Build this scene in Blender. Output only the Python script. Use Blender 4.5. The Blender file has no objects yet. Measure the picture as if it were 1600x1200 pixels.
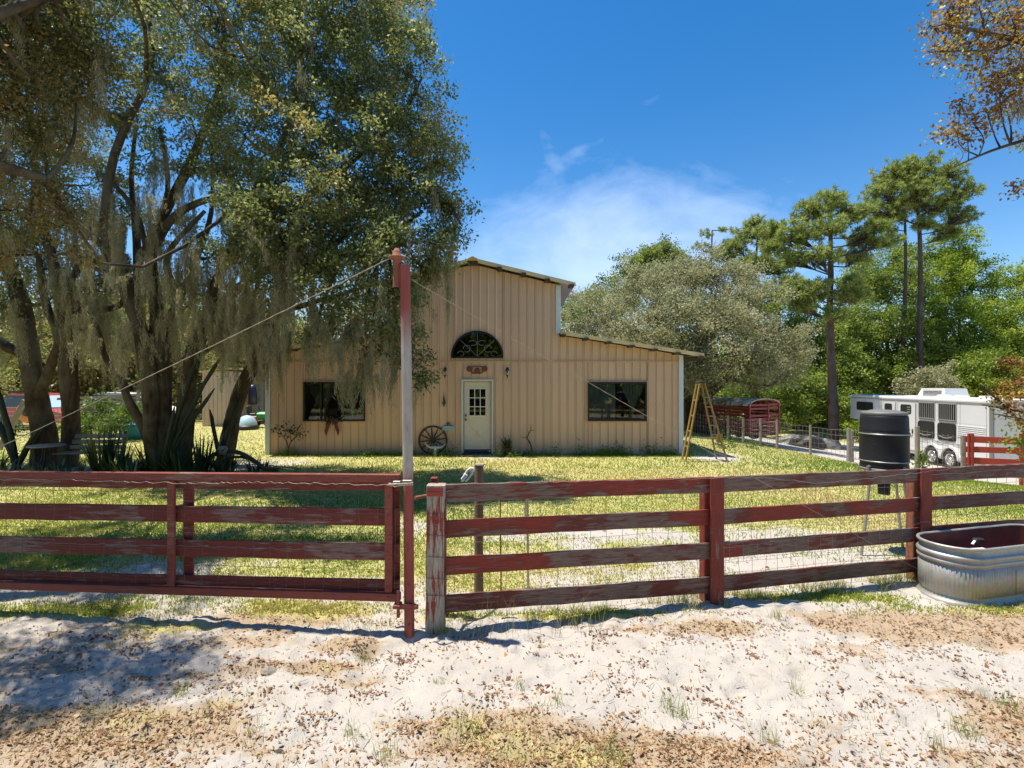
import bpy, math, random
import numpy as np
from mathutils import Vector
random.seed(7); RNG = np.random.default_rng(11)
SC = bpy.context.scene; COL = SC.collection
# ---------------------------------------------------------------- camera, light, exposure
cam = bpy.data.objects.new('camera', bpy.data.cameras.new('camera')); COL.objects.link(cam)
cam.location = (0, 0, 2.0); cam.rotation_euler = (math.radians(90), 0, 0)
cam.data.sensor_width = 36; cam.data.lens = 18; cam.data.clip_start = .05; cam.data.clip_end = 2000
SC.camera = cam
SUNV = Vector((-.30, .05, 1)).normalized()
sun = bpy.data.objects.new('sun', bpy.data.lights.new('sun', 'SUN')); COL.objects.link(sun)
sun.rotation_euler = (-SUNV).to_track_quat('-Z', 'Y').to_euler()
sun.data.energy = 4.3; sun.data.angle = math.radians(.55); sun.data.color = (1, .93, .80)
SC.view_settings.view_transform = 'Standard'; SC.view_settings.look = 'None'
SC.view_settings.gamma = 1; SC.view_settings.use_curve_mapping = False
SC.view_settings.exposure = .90
SC.cycles.max_bounces = 8; SC.cycles.transparent_max_bounces = 12; SC.cycles.use_denoising = True
W = bpy.data.worlds.new('World'); SC.world = W; W.use_nodes = True
nt = W.node_tree; N = nt.nodes; Lk = nt.links
for n in list(N): N.remove(n)
def wn(t, **k):
    n = N.new(t)
    for a, b in k.items(): setattr(n, a, b)
    return n
def wm(op, a, b=None, clamp=False):
    n = wn('ShaderNodeMath', operation=op, use_clamp=clamp)
    for i, v in enumerate((a, b)):
        if v is None: continue
        if isinstance(v, (int, float)): n.inputs[i].default_value = v
        else: Lk.new(v, n.inputs[i])
    return n.outputs[0]
sky = wn('ShaderNodeTexSky', sky_type='NISHITA', sun_disc=False)
sky.sun_elevation = math.asin(SUNV.z); sky.sun_rotation = math.atan2(SUNV.x, SUNV.y) % (2*math.pi)
sky.altitude = 0; sky.air_density = 1.0; sky.dust_density = .3; sky.ozone_density = 2.6
hsv = wn('ShaderNodeHueSaturation'); hsv.inputs['Saturation'].default_value = 1.39; hsv.inputs['Hue'].default_value = .5
Lk.new(sky.outputs[0], hsv.inputs['Color'])
tc = wn('ShaderNodeTexCoord'); sep = wn('ShaderNodeSeparateXYZ'); Lk.new(tc.outputs['Generated'], sep.inputs[0])
yy = wm('MAXIMUM', sep.outputs[1], .02)
U = wm('DIVIDE', sep.outputs[0], yy); V = wm('DIVIDE', sep.outputs[2], yy)
cmb = wn('ShaderNodeCombineXYZ'); Lk.new(U, cmb.inputs[0]); Lk.new(V, cmb.inputs[1])
def noise(scale, det, rough, sc=(1, 1, 1), dist=0, rot=0):
    mp = wn('ShaderNodeMapping'); mp.inputs['Scale'].default_value = sc; mp.inputs['Rotation'].default_value = (0, 0, rot)
    Lk.new(cmb.outputs[0], mp.inputs[0])
    n = wn('ShaderNodeTexNoise'); n.inputs['Scale'].default_value = scale; n.inputs['Detail'].default_value = det
    n.inputs['Roughness'].default_value = rough; n.inputs['Distortion'].default_value = dist
    Lk.new(mp.outputs[0], n.inputs['Vector']); return n.outputs[0]
def blob(u, v, ru, rv, rot=0):
    du = wm('SUBTRACT', U, u); dv = wm('SUBTRACT', V, v); c, s = math.cos(rot), math.sin(rot)
    a = wm('DIVIDE', wm('ADD', wm('MULTIPLY', du, c), wm('MULTIPLY', dv, s)), ru)
    b = wm('DIVIDE', wm('SUBTRACT', wm('MULTIPLY', dv, c), wm('MULTIPLY', du, s)), rv)
    q = wm('ADD', wm('MULTIPLY', a, a), wm('MULTIPLY', b, b))
    return wm('EXPONENT', wm('MULTIPLY', q, -1.0))
m = blob(.20, .25, .34, .17)
for b in (blob(.36, .33, .28, .10, -.25), blob(.30, .30, .34, .12), wm('MULTIPLY', blob(.085, .43, .026, .09, .45), .62), wm('MULTIPLY', blob(.13, .455, .08, .018, .5), .6), blob(.02, .22, .35, .09), blob(.5, .27, .13, .09)):
    m = wm('MAXIMUM', m, wm('MULTIPLY', b, .72))
fib = wm('ADD', wm('MULTIPLY', noise(3.2, 8, .62, (1, 1.7, 1), .9, .5), .62), wm('MULTIPLY', noise(11, 6, .6, (1, 1.5, 1), .5, -.5), .38))
wisp = wm('SUBTRACT', wm('ADD', wm('MULTIPLY', m, .68), wm('MULTIPLY', fib, 1.0)), .71, )
wisp = wm('MULTIPLY', wisp, 1.5, True)
wisp = wm('MULTIPLY', wisp, .64)
front = wm('GREATER_THAN', sep.outputs[1], .1)
low = wm('MULTIPLY', wm('EXPONENT', wm('MULTIPLY', wm('MULTIPLY', sep.outputs[2], sep.outputs[2]), -14)), .14)
cl = wm('ADD', wm('MULTIPLY', wisp, front), low, True)
mix = wn('ShaderNodeMix', data_type='RGBA'); Lk.new(cl, mix.inputs[0]); Lk.new(hsv.outputs[0], mix.inputs[6])
mix.inputs[7].default_value = (5.6, 6.6, 8.6, 1)
bg = wn('ShaderNodeBackground'); Lk.new(mix.outputs[2], bg.inputs[0]); bg.inputs[1].default_value = .095
out = wn('ShaderNodeOutputWorld'); Lk.new(bg.outputs[0], out.inputs[0])

# ---------------------------------------------------------------- numpy noise and terrain
def hsh(i, j, s=0):
    h = (i.astype(np.int64)*374761393 + j.astype(np.int64)*668265263 + s*1442695041) & 0xffffffff
    h = ((h ^ (h >> 13))*1274126177) & 0xffffffff
    return ((h ^ (h >> 16)) & 0xffff)/65535.0
def vn(x, y, s=0):
    x = np.asarray(x, float); y = np.asarray(y, float)
    i = np.floor(x); j = np.floor(y); f = x-i; g = y-j
    f = f*f*(3-2*f); g = g*g*(3-2*g)
    a = hsh(i, j, s); b = hsh(i+1, j, s); c = hsh(i, j+1, s); d = hsh(i+1, j+1, s)
    return (a*(1-f)+b*f)*(1-g)+(c*(1-f)+d*f)*g
def fbm(x, y, s=0, o=4):
    r = 0; a = .5; t = 0
    for k in range(o): r = r+a*vn(x*2**k, y*2**k, s+k); t += a; a *= .5
    return r/t
def ss(t): t = np.clip(t, 0, 1); return t*t*(3-2*t)
def base_h(x, y):
    x = np.asarray(x, float); y = np.asarray(y, float)
    z = -.07*(1-ss((y-8)/5)) - .12*ss(x/5)*np.exp(-((y-7.5)/2.5)**2) - 1.55*ss((x-5)/14)*ss((y-5)/13)
    return z
def dens(x, y, lst):
    d = 0
    for (a, b, ra, rb, k) in lst: d = d+k*np.exp(-((x-a)/ra)**2-((y-b)/rb)**2)
    return d
LIT = [(-2.65, 3.0, 1.1, .45, .9), (-2.4, 3.62, .5, .16, .5), (0, 2.95, .6, .28, .9), (.75, 2.85, .55, .2, 1), (-.6, 3.15, .3, .13, .6),
       (3.8, 4.36, .9, .4, 1.1), (3.0, 4.5, .6, .22, .7), (3.2, 3.1, .5, .5, .6), (-1.9, 4.65, .9, .25, .9), (-2.3, 4.1, .5, .16, .6),
       (-1.27, 4.06, .2, .1, 1.2), (-1.35, 3.75, .25, .1, .8), (-1.05, 3.55, .15, .06, .6), (1.2, 4.35, .9, .14, .7), (.3, 4.05, .3, .1, .7),
       (2.3, 3.9, .5, .12, .4), (-4.5, 3.4, .8, .8, .7), (5.5, 4.2, 1, .8, 1)]
def litter(x, y):
    n = fbm(x*1.6+3, y*3.2, 5, 5)
    d = dens(x, y, LIT)+.12+(n-.5)*1.5
    return np.clip(d*np.where(y < 5.2, 1, .45), 0, 1)
def grassd(x, y):
    n = fbm(x*.55+9, y*.8, 21, 5); n2 = fbm(x*2.2, y*3.2, 31, 4); nearf = .34*(1-ss((y-6)/4.5))
    yard = ss((y-(4.72+.25*np.clip(x, 0, 9)+.35*ss((-x-1)/2)))/.6)
    sandy = dens(x, y, [(2.2, 6.3, 2.8, 1.1, .75), (-3.6, 5.6, 2.2, .5, .45), (4.5, 7.6, 2.4, .9, .55), (-.5, 13.9, .9, .35, .9), (-5.5, 13.4, 2.2, .6, .9),
                         (5.5, 13.7, .55, .45, 1.3), (6.0, 14.6, .6, .6, 1.0), (7.0, 13.2, .9, .3, .5), (3.0, 13.0, 2.5, .5, .35), (-9, 12, 3.5, 1.2, .9), (-1.2, 4.9, .5, .5, .6), (.6, 5.4, .5, .3, .5), (1.3, 7.2, .9, .3, .45), (3.6, 6.0, .9, .4, .5), (-1.2, 6.4, .7, .2, .4)])
    drive = ss((x-9.6-.25*(22-y))/1.2)*ss((y-15.2)/1.5)*(1-ss((y-30)/2))
    yard = np.maximum(yard, ss((-3-y)/2)); drive = np.maximum(drive, .8*ss((x-7.5)/1)*(1-ss((y-7.5)/1))*ss((y-5)/1))
    g = yard*(1.12-nearf-sandy*1.0-1.2*drive+(n-.5)*1.1+(n2-.5)*.9)
    fore = dens(x, y, [(-4, 4.7, 1.0, .2, .8), (-1.9, 4.75, .7, .22, .75), (-2.9, 4.35, .5, .16, .5), (4.4, 4.75, 1, .15, .6), (.55, 4.62, 1.1, .10, .9), (2.9, 5.05, 1.0, .10, .9), (-.75, 4.5, .3, .2, .4), (.3, 3.0, .7, .3, .25), (-2.6, 3.1, .8, .5, .3)])
    g = np.maximum(g, (fore+(n2-.5)*.9)*(y < 5.4))
    return np.clip(g, 0, 1)
DIMP = [(RNG.uniform(-4, 5), RNG.uniform(2.3, 4.9), RNG.uniform(.05, .13), RNG.uniform(.012, .038)) for _ in range(260)]
def ground_h(x, y, fine=True):
    z = base_h(x, y)
    if fine:
        near = 1-ss((y-4.8)/1.5)
        z = z+.045*(fbm(x*1.1, y*1.1, 41, 3)-.5)*ss((9-y)/3) + near*(.045*(fbm(x*3.1, y*3.4, 43, 5)-.5)+.05*(fbm(x*13, y*13, 47, 3)-.5))
        z = z+.05*np.exp(-((x+1.27)/.17)**2-((y-4.08)/.09)**2)
        for (a, b, r, d) in DIMP:
            q = ((x-a)**2+((y-b)/.75)**2)/r**2
            z = z-d*np.exp(-q)+.35*d*np.exp(-(np.sqrt(q)-1.45)**2*5)
    return z
def hz(x, y): return float(base_h(x, y))
def P(px, py, Y): return Vector(((px-800)/800*Y, Y, 2-(py-600)/800*Y))

# ---------------------------------------------------------------- object helpers
def link(o, parent=None):
    COL.objects.link(o)
    if parent is not None: o.parent = parent
    return o
def tag(o, label, cat, group=None, kind=None):
    if label: o['label'] = label
    if cat: o['category'] = cat
    if group: o['group'] = group
    if kind: o['kind'] = kind
    return o
def thing(name, label, cat, loc=(0, 0, 0), rz=0, group=None):
    o = bpy.data.objects.new(name, None); o.location = loc; o.rotation_euler = (0, 0, rz)
    o.empty_display_size = .2; COL.objects.link(o); return tag(o, label, cat, group)
def wloc(o):
    v = Vector((0, 0, 0))
    while o is not None: v += o.location; o = o.parent
    return v
def np_mesh(name, V3, F, mats, parent=None, world=False, smooth=False, attrs=None):
    """V3 (n,3) array, F (m,k) int array of equal-sized faces"""
    V3 = np.asarray(V3, np.float32)
    if world and parent is not None: V3 = V3-np.array(wloc(parent), np.float32)
    F = np.asarray(F, np.int32); k = F.shape[1]
    me = bpy.data.meshes.new(name); me.vertices.add(len(V3)); me.vertices.foreach_set('co', V3.ravel())
    me.loops.add(F.size); me.loops.foreach_set('vertex_index', F.ravel())
    me.polygons.add(len(F)); me.polygons.foreach_set('loop_start', np.arange(0, F.size, k, dtype=np.int32))
    if smooth: me.polygons.foreach_set('use_smooth', np.ones(len(F), bool))
    if attrs:
        for an, av in attrs.items():
            a = me.attributes.new(an, 'FLOAT', 'POINT'); a.data.foreach_set('value', np.asarray(av, np.float32))
    me.update(calc_edges=True); me.materials.append(mats)
    return link(bpy.data.objects.new(name, me), parent)
class MB:
    def __init__(s): s.v = []; s.f = []; s.sm = []
    def add(s, vs, fs, smooth=False):
        b = len(s.v); s.v += [tuple(v) for v in vs]; s.f += [tuple(i+b for i in f) for f in fs]; s.sm += [smooth]*len(fs); return s
    def box(s, c, d, ax=None, bev=0):
        """box centred c, size d, optional local axes (3 vectors)"""
        c = Vector(c); X, Y, Z = ax or (Vector((1, 0, 0)), Vector((0, 1, 0)), Vector((0, 0, 1)))
        h = [x/2 for x in d]
        if bev <= 0:
            vs = [c+X*(i*h[0])+Y*(j*h[1])+Z*(k*h[2]) for k in (-1, 1) for j in (-1, 1) for i in (-1, 1)]
            return s.add(vs, [(0, 2, 3, 1), (4, 5, 7, 6), (0, 1, 5, 4), (2, 6, 7, 3), (0, 4, 6, 2), (1, 3, 7, 5)])
        b = min(bev, *[x*.9 for x in h]); vs = []; fs = []; ix = {}
        for i in (-1, 1):
            for j in (-1, 1):
                for k in (-1, 1):
                    for m_ in range(3):
                        o = [i*(h[0]-b), j*(h[1]-b), k*(h[2]-b)]; o[m_] = (i, j, k)[m_]*h[m_]
                        ix[(i, j, k, m_)] = len(vs); vs.append(c+X*o[0]+Y*o[1]+Z*o[2])
        for m_ in range(3):
            a, b2 = [q for q in range(3) if q != m_]
            for sg in (-1, 1):
                cs = []
                for (p, q) in ((-1, -1), (1, -1), (1, 1), (-1, 1)):
                    k = [0, 0, 0]; k[m_] = sg; k[a] = p; k[b2] = q; cs.append(ix[(*k, m_)])
                fs.append(tuple(cs))
        for m_ in range(3):
            a, b2 = [q for q in range(3) if q != m_]
            for p in (-1, 1):
                for q in (-1, 1):
                    k1 = [0, 0, 0]; k1[m_] = -1; k1[a] = p; k1[b2] = q; k2 = list(k1); k2[m_] = 1
                    fs.append((ix[(*k1, a)], ix[(*k2, a)], ix[(*k2, b2)], ix[(*k1, b2)]))
        for i in (-1, 1):
            for j in (-1, 1):
                for k in (-1, 1): fs.append((ix[(i, j, k, 0)], ix[(i, j, k, 1)], ix[(i, j, k, 2)]))
        return s.add(vs, fs)
    def beam(s, a, b, w, h, up=(0, 0, 1), bev=0):
        """rectangular bar from a to b; w across, h along up"""
        a = Vector(a); b = Vector(b); X = (b-a); L = X.length; X.normalize(); Y = Vector(up).cross(X).normalized(); Z = X.cross(Y)
        return s.box((a+b)/2, (L, w, h), (X, Y, Z), bev)
    def tube(s, pts, rad, n=8, cap=True, smooth=True):
        pts = [Vector(p) for p in pts]; k = len(pts)
        if isinstance(rad, (int, float)): rad = [rad]*k
        vs = []; fs = []; pu = None
        for i, p in enumerate(pts):
            t = (pts[min(i+1, k-1)]-pts[max(i-1, 0)])
            if t.length < 1e-9: t = Vector((0, 0, 1))
            t.normalize()
            if pu is None: pu = t.orthogonal().normalized()
            pu = (pu-t*pu.dot(t));
            pu = pu.normalized() if pu.length > 1e-6 else t.orthogonal().normalized()
            w = t.cross(pu)
            for j in range(n):
                a = 2*math.pi*j/n; vs.append(p+(pu*math.cos(a)+w*math.sin(a))*rad[i])
        for i in range(k-1):
            for j in range(n):
                a = i*n+j; b = i*n+(j+1) % n; fs.append((a, b, b+n, a+n))
        s.add(vs, fs, smooth)
        if cap: s.add(vs[:n], [tuple(reversed(range(n)))]); s.add(vs[-n:], [tuple(range(n))])
        return s
    def lathe(s, prof, c=(0, 0, 0), n=24, smooth=True, ax=None):
        """prof [(r,h)] about the axis"""
        c = Vector(c); X, Y, Z = ax or (Vector((1, 0, 0)), Vector((0, 1, 0)), Vector((0, 0, 1)))
        vs = []; fs = []
        for (r, h) in prof:
            for j in range(n):
                a = 2*math.pi*j/n; vs.append(c+X*(r*math.cos(a))+Y*(r*math.sin(a))+Z*h)
        for i in range(len(prof)-1):
            for j in range(n):
                a = i*n+j; b = i*n+(j+1) % n; fs.append((a, b, b+n, a+n))
        return s.add(vs, fs, smooth)
    def prism(s, poly, d, smooth=False):
        """poly: 3D points; d: extrusion vector"""
        d = Vector(d); n = len(poly); vs = [Vector(p) for p in poly]; vs += [p+d for p in vs]
        return s.add(vs, [tuple(range(n)), tuple(reversed(range(n, 2*n)))]+[(i, i+n, (i+1) % n+n, (i+1) % n) for i in range(n)], smooth)
    def build(s, name, mat, parent=None, world=False):
        me = bpy.data.meshes.new(name); off = wloc(parent) if (world and parent is not None) else Vector((0, 0, 0))
        me.from_pydata([(v[0]-off.x, v[1]-off.y, v[2]-off.z) for v in s.v], [], s.f)
        me.polygons.foreach_set('use_smooth', s.sm); me.materials.append(mat); me.update()
        return link(bpy.data.objects.new(name, me), parent)
def copy_tree(o, parent=None):
    c = o.copy(); COL.objects.link(c)
    if parent is not None: c.parent = parent
    for ch in list(o.children): copy_tree(ch, c)
    return c
def unit(a): return a/np.maximum(np.linalg.norm(a, axis=1, keepdims=True), 1e-9)
def leaf_geo(C, L, Wd, A=None, nrm=None):
    """rhombic leaves: centre C (n,3), length, width, axis A, normal hint"""
    n = len(C)
    if A is None: A = RNG.normal(size=(n, 3))
    A = unit(A)
    if nrm is None: nrm = RNG.normal(size=(n, 3))+np.array([0, 0, .9])
    B = unit(np.cross(A, nrm)); Nn = np.cross(B, A)
    L = np.broadcast_to(np.asarray(L, float), (n,))[:, None]; Wd = np.broadcast_to(np.asarray(Wd, float), (n,))[:, None]
    V4 = np.stack([C-A*L/2, C+B*Wd/2+Nn*Wd*.12, C+A*L/2, C-B*Wd/2+Nn*Wd*.12], 1).reshape(-1, 3)
    return V4, np.arange(4*n).reshape(n, 4)
def stick_geo(A, B, ra, rb, n=3):
    A = np.asarray(A, float); B = np.asarray(B, float); m_ = len(A)
    D = unit(B-A); up = np.where(np.abs(D[:, 2:3]) > .9, np.array([[1., 0, 0]]), np.array([[0, 0, 1.]]))
    X = unit(np.cross(D, up)); Y = np.cross(D, X)
    ra = np.broadcast_to(np.asarray(ra, float), (m_,))[:, None]; rb = np.broadcast_to(np.asarray(rb, float), (m_,))[:, None]
    vs = []
    for e, r in ((A, ra), (B, rb)):
        for j in range(n):
            a = 2*math.pi*j/n; vs.append(e+(X*math.cos(a)+Y*math.sin(a))*r)
    V3 = np.stack(vs, 1).reshape(-1, 3); F = []
    b = (np.arange(m_)*2*n)[:, None]
    for j in range(n):
        k = (j+1) % n; F.append(b+np.array([[j, k, k+n, j+n]]))
    return V3, np.concatenate(F)
def merge(gs):
    vs = []; fs = []; o = 0
    for v, f in gs: vs.append(v); fs.append(f+o); o += len(v)
    return np.concatenate(vs), np.concatenate(fs)

# ---------------------------------------------------------------- materials
class NT:
    def __init__(s, name):
        s.m = bpy.data.materials.new(name); s.m.use_nodes = True; s.t = s.m.node_tree; s.n = s.t.nodes
        s.b = s.n['Principled BSDF']; s.o = s.n['Material Output']
    def new(s, t, **k):
        n = s.n.new(t)
        for a, b in k.items(): setattr(n, a, b)
        return n
    def put(s, sock, v):
        if isinstance(v, bpy.types.NodeSocket): s.t.links.new(v, sock)
        elif isinstance(v, tuple) and len(v) == 3 and sock.type == 'RGBA': sock.default_value = (*v, 1)
        else: sock.default_value = v
    def coord(s, sc=(1, 1, 1), kind='Object', rot=(0, 0, 0)):
        c = s.new('ShaderNodeTexCoord'); m_ = s.new('ShaderNodeMapping'); m_.inputs['Scale'].default_value = sc; m_.inputs['Rotation'].default_value = rot
        s.t.links.new(c.outputs[kind], m_.inputs[0])
        if s.ofs:
            o = s.new('ShaderNodeObjectInfo'); q = s.math('MULTIPLY', o.outputs['Random'], 37.0); s.t.links.new(q, m_.inputs['Location'])
        return m_.outputs[0]
    ofs = False
    def noise(s, scale, sc=(1, 1, 1), det=4, rough=.55, dist=0, kind='Object'):
        n = s.new('ShaderNodeTexNoise'); s.put(n.inputs['Vector'], s.coord(sc, kind)); n.inputs['Scale'].default_value = scale
        n.inputs['Detail'].default_value = det; n.inputs['Roughness'].default_value = rough; n.inputs['Distortion'].default_value = dist; return n.outputs[0]
    def ramp(s, f, stops):
        n = s.new('ShaderNodeValToRGB'); s.put(n.inputs[0], f); e = n.color_ramp.elements
        while len(e) < len(stops): e.new(.5)
        for q, (p, c) in zip(e, stops):
            q.position = p; q.color = (*c, 1) if isinstance(c, tuple) else (c, c, c, 1)
        return n.outputs[0]
    def mix(s, f, a, b, mode='MIX'):
        n = s.new('ShaderNodeMix', data_type='RGBA', blend_type=mode); s.put(n.inputs[0], f); s.put(n.inputs[6], a); s.put(n.inputs[7], b); return n.outputs[2]
    def math(s, op, a, b=0., clamp=False):
        n = s.new('ShaderNodeMath', operation=op, use_clamp=clamp); s.put(n.inputs[0], a); s.put(n.inputs[1], b); return n.outputs[0]
    def vary(s, col, k=.12):
        o = s.new('ShaderNodeObjectInfo'); return s.mix(1., col, s.ramp(o.outputs['Random'], [(0, 1-k), (1, 1.)]), 'MULTIPLY')
    def attr(s, name): n = s.new('ShaderNodeAttribute', attribute_name=name); return n.outputs['Fac']
    def bump(s, h, dist=.01, st=.5):
        n = s.new('ShaderNodeBump'); s.put(n.inputs['Height'], h); n.inputs['Distance'].default_value = dist; n.inputs['Strength'].default_value = st
        s.t.links.new(n.outputs[0], s.b.inputs['Normal'])
    def fin(s, col, rough=.6, metal=0, spec=.5):
        s.put(s.b.inputs['Base Color'], col); s.put(s.b.inputs['Roughness'], rough); s.b.inputs['Metallic'].default_value = metal
        s.b.inputs['Specular IOR Level'].default_value = spec; return s.m
def plain(name, c, rough=.55, metal=0, var=.18, scale=6, bump=0, spec=.5):
    t = NT(name); n = t.noise(scale, det=6); col = t.mix(n, tuple(x*(1-var) for x in c), tuple(min(1, x*(1+var)) for x in c))
    if bump: t.bump(t.noise(scale*6, det=4), bump, .6)
    return t.fin(col, rough, metal, spec)
def leafmat(name, stops, tr=.35, rough=.45, spec=.4):
    t = NT(name); c = t.ramp(t.attr('tint'), stops); t.fin(c, rough, 0, spec)
    tl = t.new('ShaderNodeBsdfTranslucent'); t.put(tl.inputs[0], t.mix(.5, c, (.16, .2, .02), 'ADD') if tr > .3 else c)
    ms = t.new('ShaderNodeMixShader'); ms.inputs[0].default_value = tr
    t.t.links.new(t.b.outputs[0], ms.inputs[1]); t.t.links.new(tl.outputs[0], ms.inputs[2]); t.t.links.new(ms.outputs[0], t.o.inputs[0]); return t.m
def bark(name, a, b, c, sc=9):
    t = NT(name); n = t.noise(sc, (1, 1, .25), 8, .65); l = t.noise(1.7, det=4)
    t.bump(n, .05, .9); return t.fin(t.mix(t.ramp(l, [(.42, 0.), (.62, .85)]), t.ramp(n, [(.3, a), (.7, b)]), c), .9, 0, .15)
M = {}
M['oakleaf'] = leafmat('oak_leaf', [(0, (.075, .092, .036)), (.45, (.175, .20, .078)), (.8, (.33, .35, .15)), (.94, (.33, .28, .09)), (1, (.36, .22, .09))], .45, .48, .3)
M['oakleaf2'] = leafmat('oak_leaf_warm', [(0, (.075, .08, .028)), (.5, (.18, .165, .055)), (.8, (.28, .19, .06)), (1, (.32, .17, .06))], .45, .45, .4)
M['greyleaf'] = leafmat('grey_oak_leaf', [(0, (.18, .18, .09)), (.5, (.33, .32, .185)), (1, (.47, .44, .28))], .35, .6, .15)
M['bright'] = leafmat('bright_leaf', [(0, (.06, .11, .015)), (.5, (.21, .30, .03)), (1, (.44, .50, .07))], .42, .55, .2)
M['mid'] = leafmat('mid_leaf', [(0, (.055, .095, .018)), (.5, (.17, .235, .038)), (1, (.37, .42, .08))], .4, .55, .2)
M['yellowgreen'] = leafmat('yellow_leaf', [(0, (.09, .15, .015)), (.5, (.17, .24, .02)), (1, (.3, .32, .04))], .4)
M['needle'] = leafmat('pine_needle', [(0, (.14, .19, .05)), (.5, (.26, .31, .09)), (1, (.42, .44, .15))], .45, .6, .15)
M['russet'] = leafmat('russet_leaf', [(0, (.14, .04, .02)), (.4, (.28, .10, .035)), (.62, (.40, .22, .06)), (.8, (.36, .33, .06)), (1, (.55, .5, .08))], .48)
M['moss'] = leafmat('spanish_moss', [(0, (.22, .19, .12)), (.5, (.38, .335, .22)), (1, (.55, .49, .33))], .4, .8, .05)
M['dark_leaf'] = leafmat('snake_leaf', [(0, (.02, .035, .014)), (.5, (.035, .06, .02)), (1, (.07, .1, .035))], .1, .35)
M['fern'] = leafmat('garden_leaf', [(0, (.04, .08, .015)), (.5, (.09, .16, .025)), (1, (.17, .26, .04))], .35)
M['grassb'] = leafmat('grass_blade', [(0, (.11, .20, .022)), (.35, (.24, .31, .042)), (.62, (.37, .36, .08)), (.85, (.46, .37, .17)), (1, (.40, .28, .14))], .4, .7, .1)
M['litter'] = leafmat('dead_leaf', [(0, (.17, .075, .035)), (.35, (.32, .18, .09)), (.75, (.46, .32, .18)), (1, (.56, .44, .28))], .15, .6, .3)
M['bark'] = bark('oak_bark', (.03, .02, .013), (.12, .085, .055), (.15, .13, .095))
M['pinebark'] = bark('pine_bark', (.045, .028, .02), (.15, .10, .075), (.12, .1, .09), 6)
M['cactus'] = plain('cactus_skin', (.03, .045, .022), .5, 0, .4, 8, .01)
def redwood(name, wear, grey=(.20, .135, .108), red=(.17, .036, .027), bright=(.30, .04, .025), up=False, vk=.14, ofs=True):
    t = NT(name); t.ofs = ofs; ln = t.noise(6, (6, 6, .5) if up else (.55, .55, 6), 8, .7, .3); big = t.noise(1.3, (.8, 1, 1.2), 3); fine = t.noise(22, (5, 5, .3) if up else (.3, .3, 5), 5, .7)
    rc = t.mix(t.ramp(big, [(.52, 0.), (.62, 1.)]), red, bright)
    rc = t.mix(t.ramp(fine, [(.42, 0.), (.7, .75)]), rc, tuple(x*.4+.01 for x in red)); rc = t.mix(t.ramp(t.noise(15, (.5, .5, 4), 6, .75), [(.58, 0.), (.66, .5)]), rc, tuple(x*1.2 for x in grey))
    g = t.mix(t.ramp(fine, [(.3, 0.), (.7, 1.)]), tuple(x*.42 for x in grey), tuple(min(.9, x*1.6) for x in grey))
    blk = t.noise(2.6, (.6, 1, .6), 4)
    w = t.math('ADD', ln, t.math('MULTIPLY', t.math('SUBTRACT', blk, .5), .9)); w = t.math('SUBTRACT', w, t.math('MULTIPLY', t.ramp(big, [(.52, 0.), (.62, 1.)]), .2))
    msk = t.ramp(w, [(wear-.03, 0.), (wear+.03, 1.)])
    t.bump(t.math('ADD', ln, fine), .006, .7); return t.fin(t.vary(t.mix(msk, rc, g), vk), t.ramp(msk, [(0, .55), (1, .9)]), 0, .3)
M['red_board'] = redwood('weathered_red_board', .47)
M['red_gate_board'] = redwood('gate_red_board', .54, (.27, .17, .145), (.22, .042, .034), (.25, .048, .038))
M['red_post'] = redwood('red_batten', .62, (.24, .13, .1), (.24, .036, .026), (.28, .045, .03), True)
M['red_metal'] = redwood('rusty_red_angle', .62, (.32, .17, .13), (.31, .075, .055), (.34, .09, .065))
M['red_fresh'] = plain('fresh_red_paint', (.32, .035, .028), .5, 0, .25, 3)
M['bare_post'] = redwood('peeling_post', .43, (.38, .33, .27), (.30, .045, .03), (.32, .05, .032), True, 0, False)
t = NT('pole_paint'); n = t.noise(5, (2, 2, .5), 7, .7, .3); s_ = t.new('ShaderNodeSeparateXYZ'); t.t.links.new(t.coord(), s_.inputs[0])
zr = t.ramp(t.math('ADD', t.math('MULTIPLY', s_.outputs[2], .333), t.math('MULTIPLY', t.math('SUBTRACT', n, .5), .12)), [(.40, 0.), (.475, 1.), (.79, 1.), (.9, 0.)])
c_ = t.mix(zr, t.ramp(n, [(.3, (.25, .05, .04)), (.7, (.38, .10, .08))]), t.ramp(n, [(.3, (.22, .14, .11)), (.45, (.36, .31, .27)), (.62, (.46, .42, .38)), (.8, (.26, .09, .07))])); t.bump(n, .003, .5)
M['pole'] = t.fin(c_, .6, 0, .3)
M['rust'] = plain('rust', (.25, .09, .05), .85, 0, .5, 25, .004)
M['galv'] = plain('galvanised_wire', (.32, .30, .28), .5, .6, .4, 14)
M['rustwire'] = plain('old_fence_wire', (.16, .12, .09), .7, .2, .4, 14)
M['cable'] = plain('sun_bleached_cable', (.42, .35, .26), .7, 0, .3, 20)
M['oldwood'] = plain('old_brown_post', (.17, .11, .07), .9, 0, .5, 9, .01)
M['greywood'] = plain('grey_timber', (.27, .235, .19), .9, 0, .4, 7, .01)
M['white'] = plain('white_plastic', (.75, .75, .72), .4, 0, .06, 9)
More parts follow.
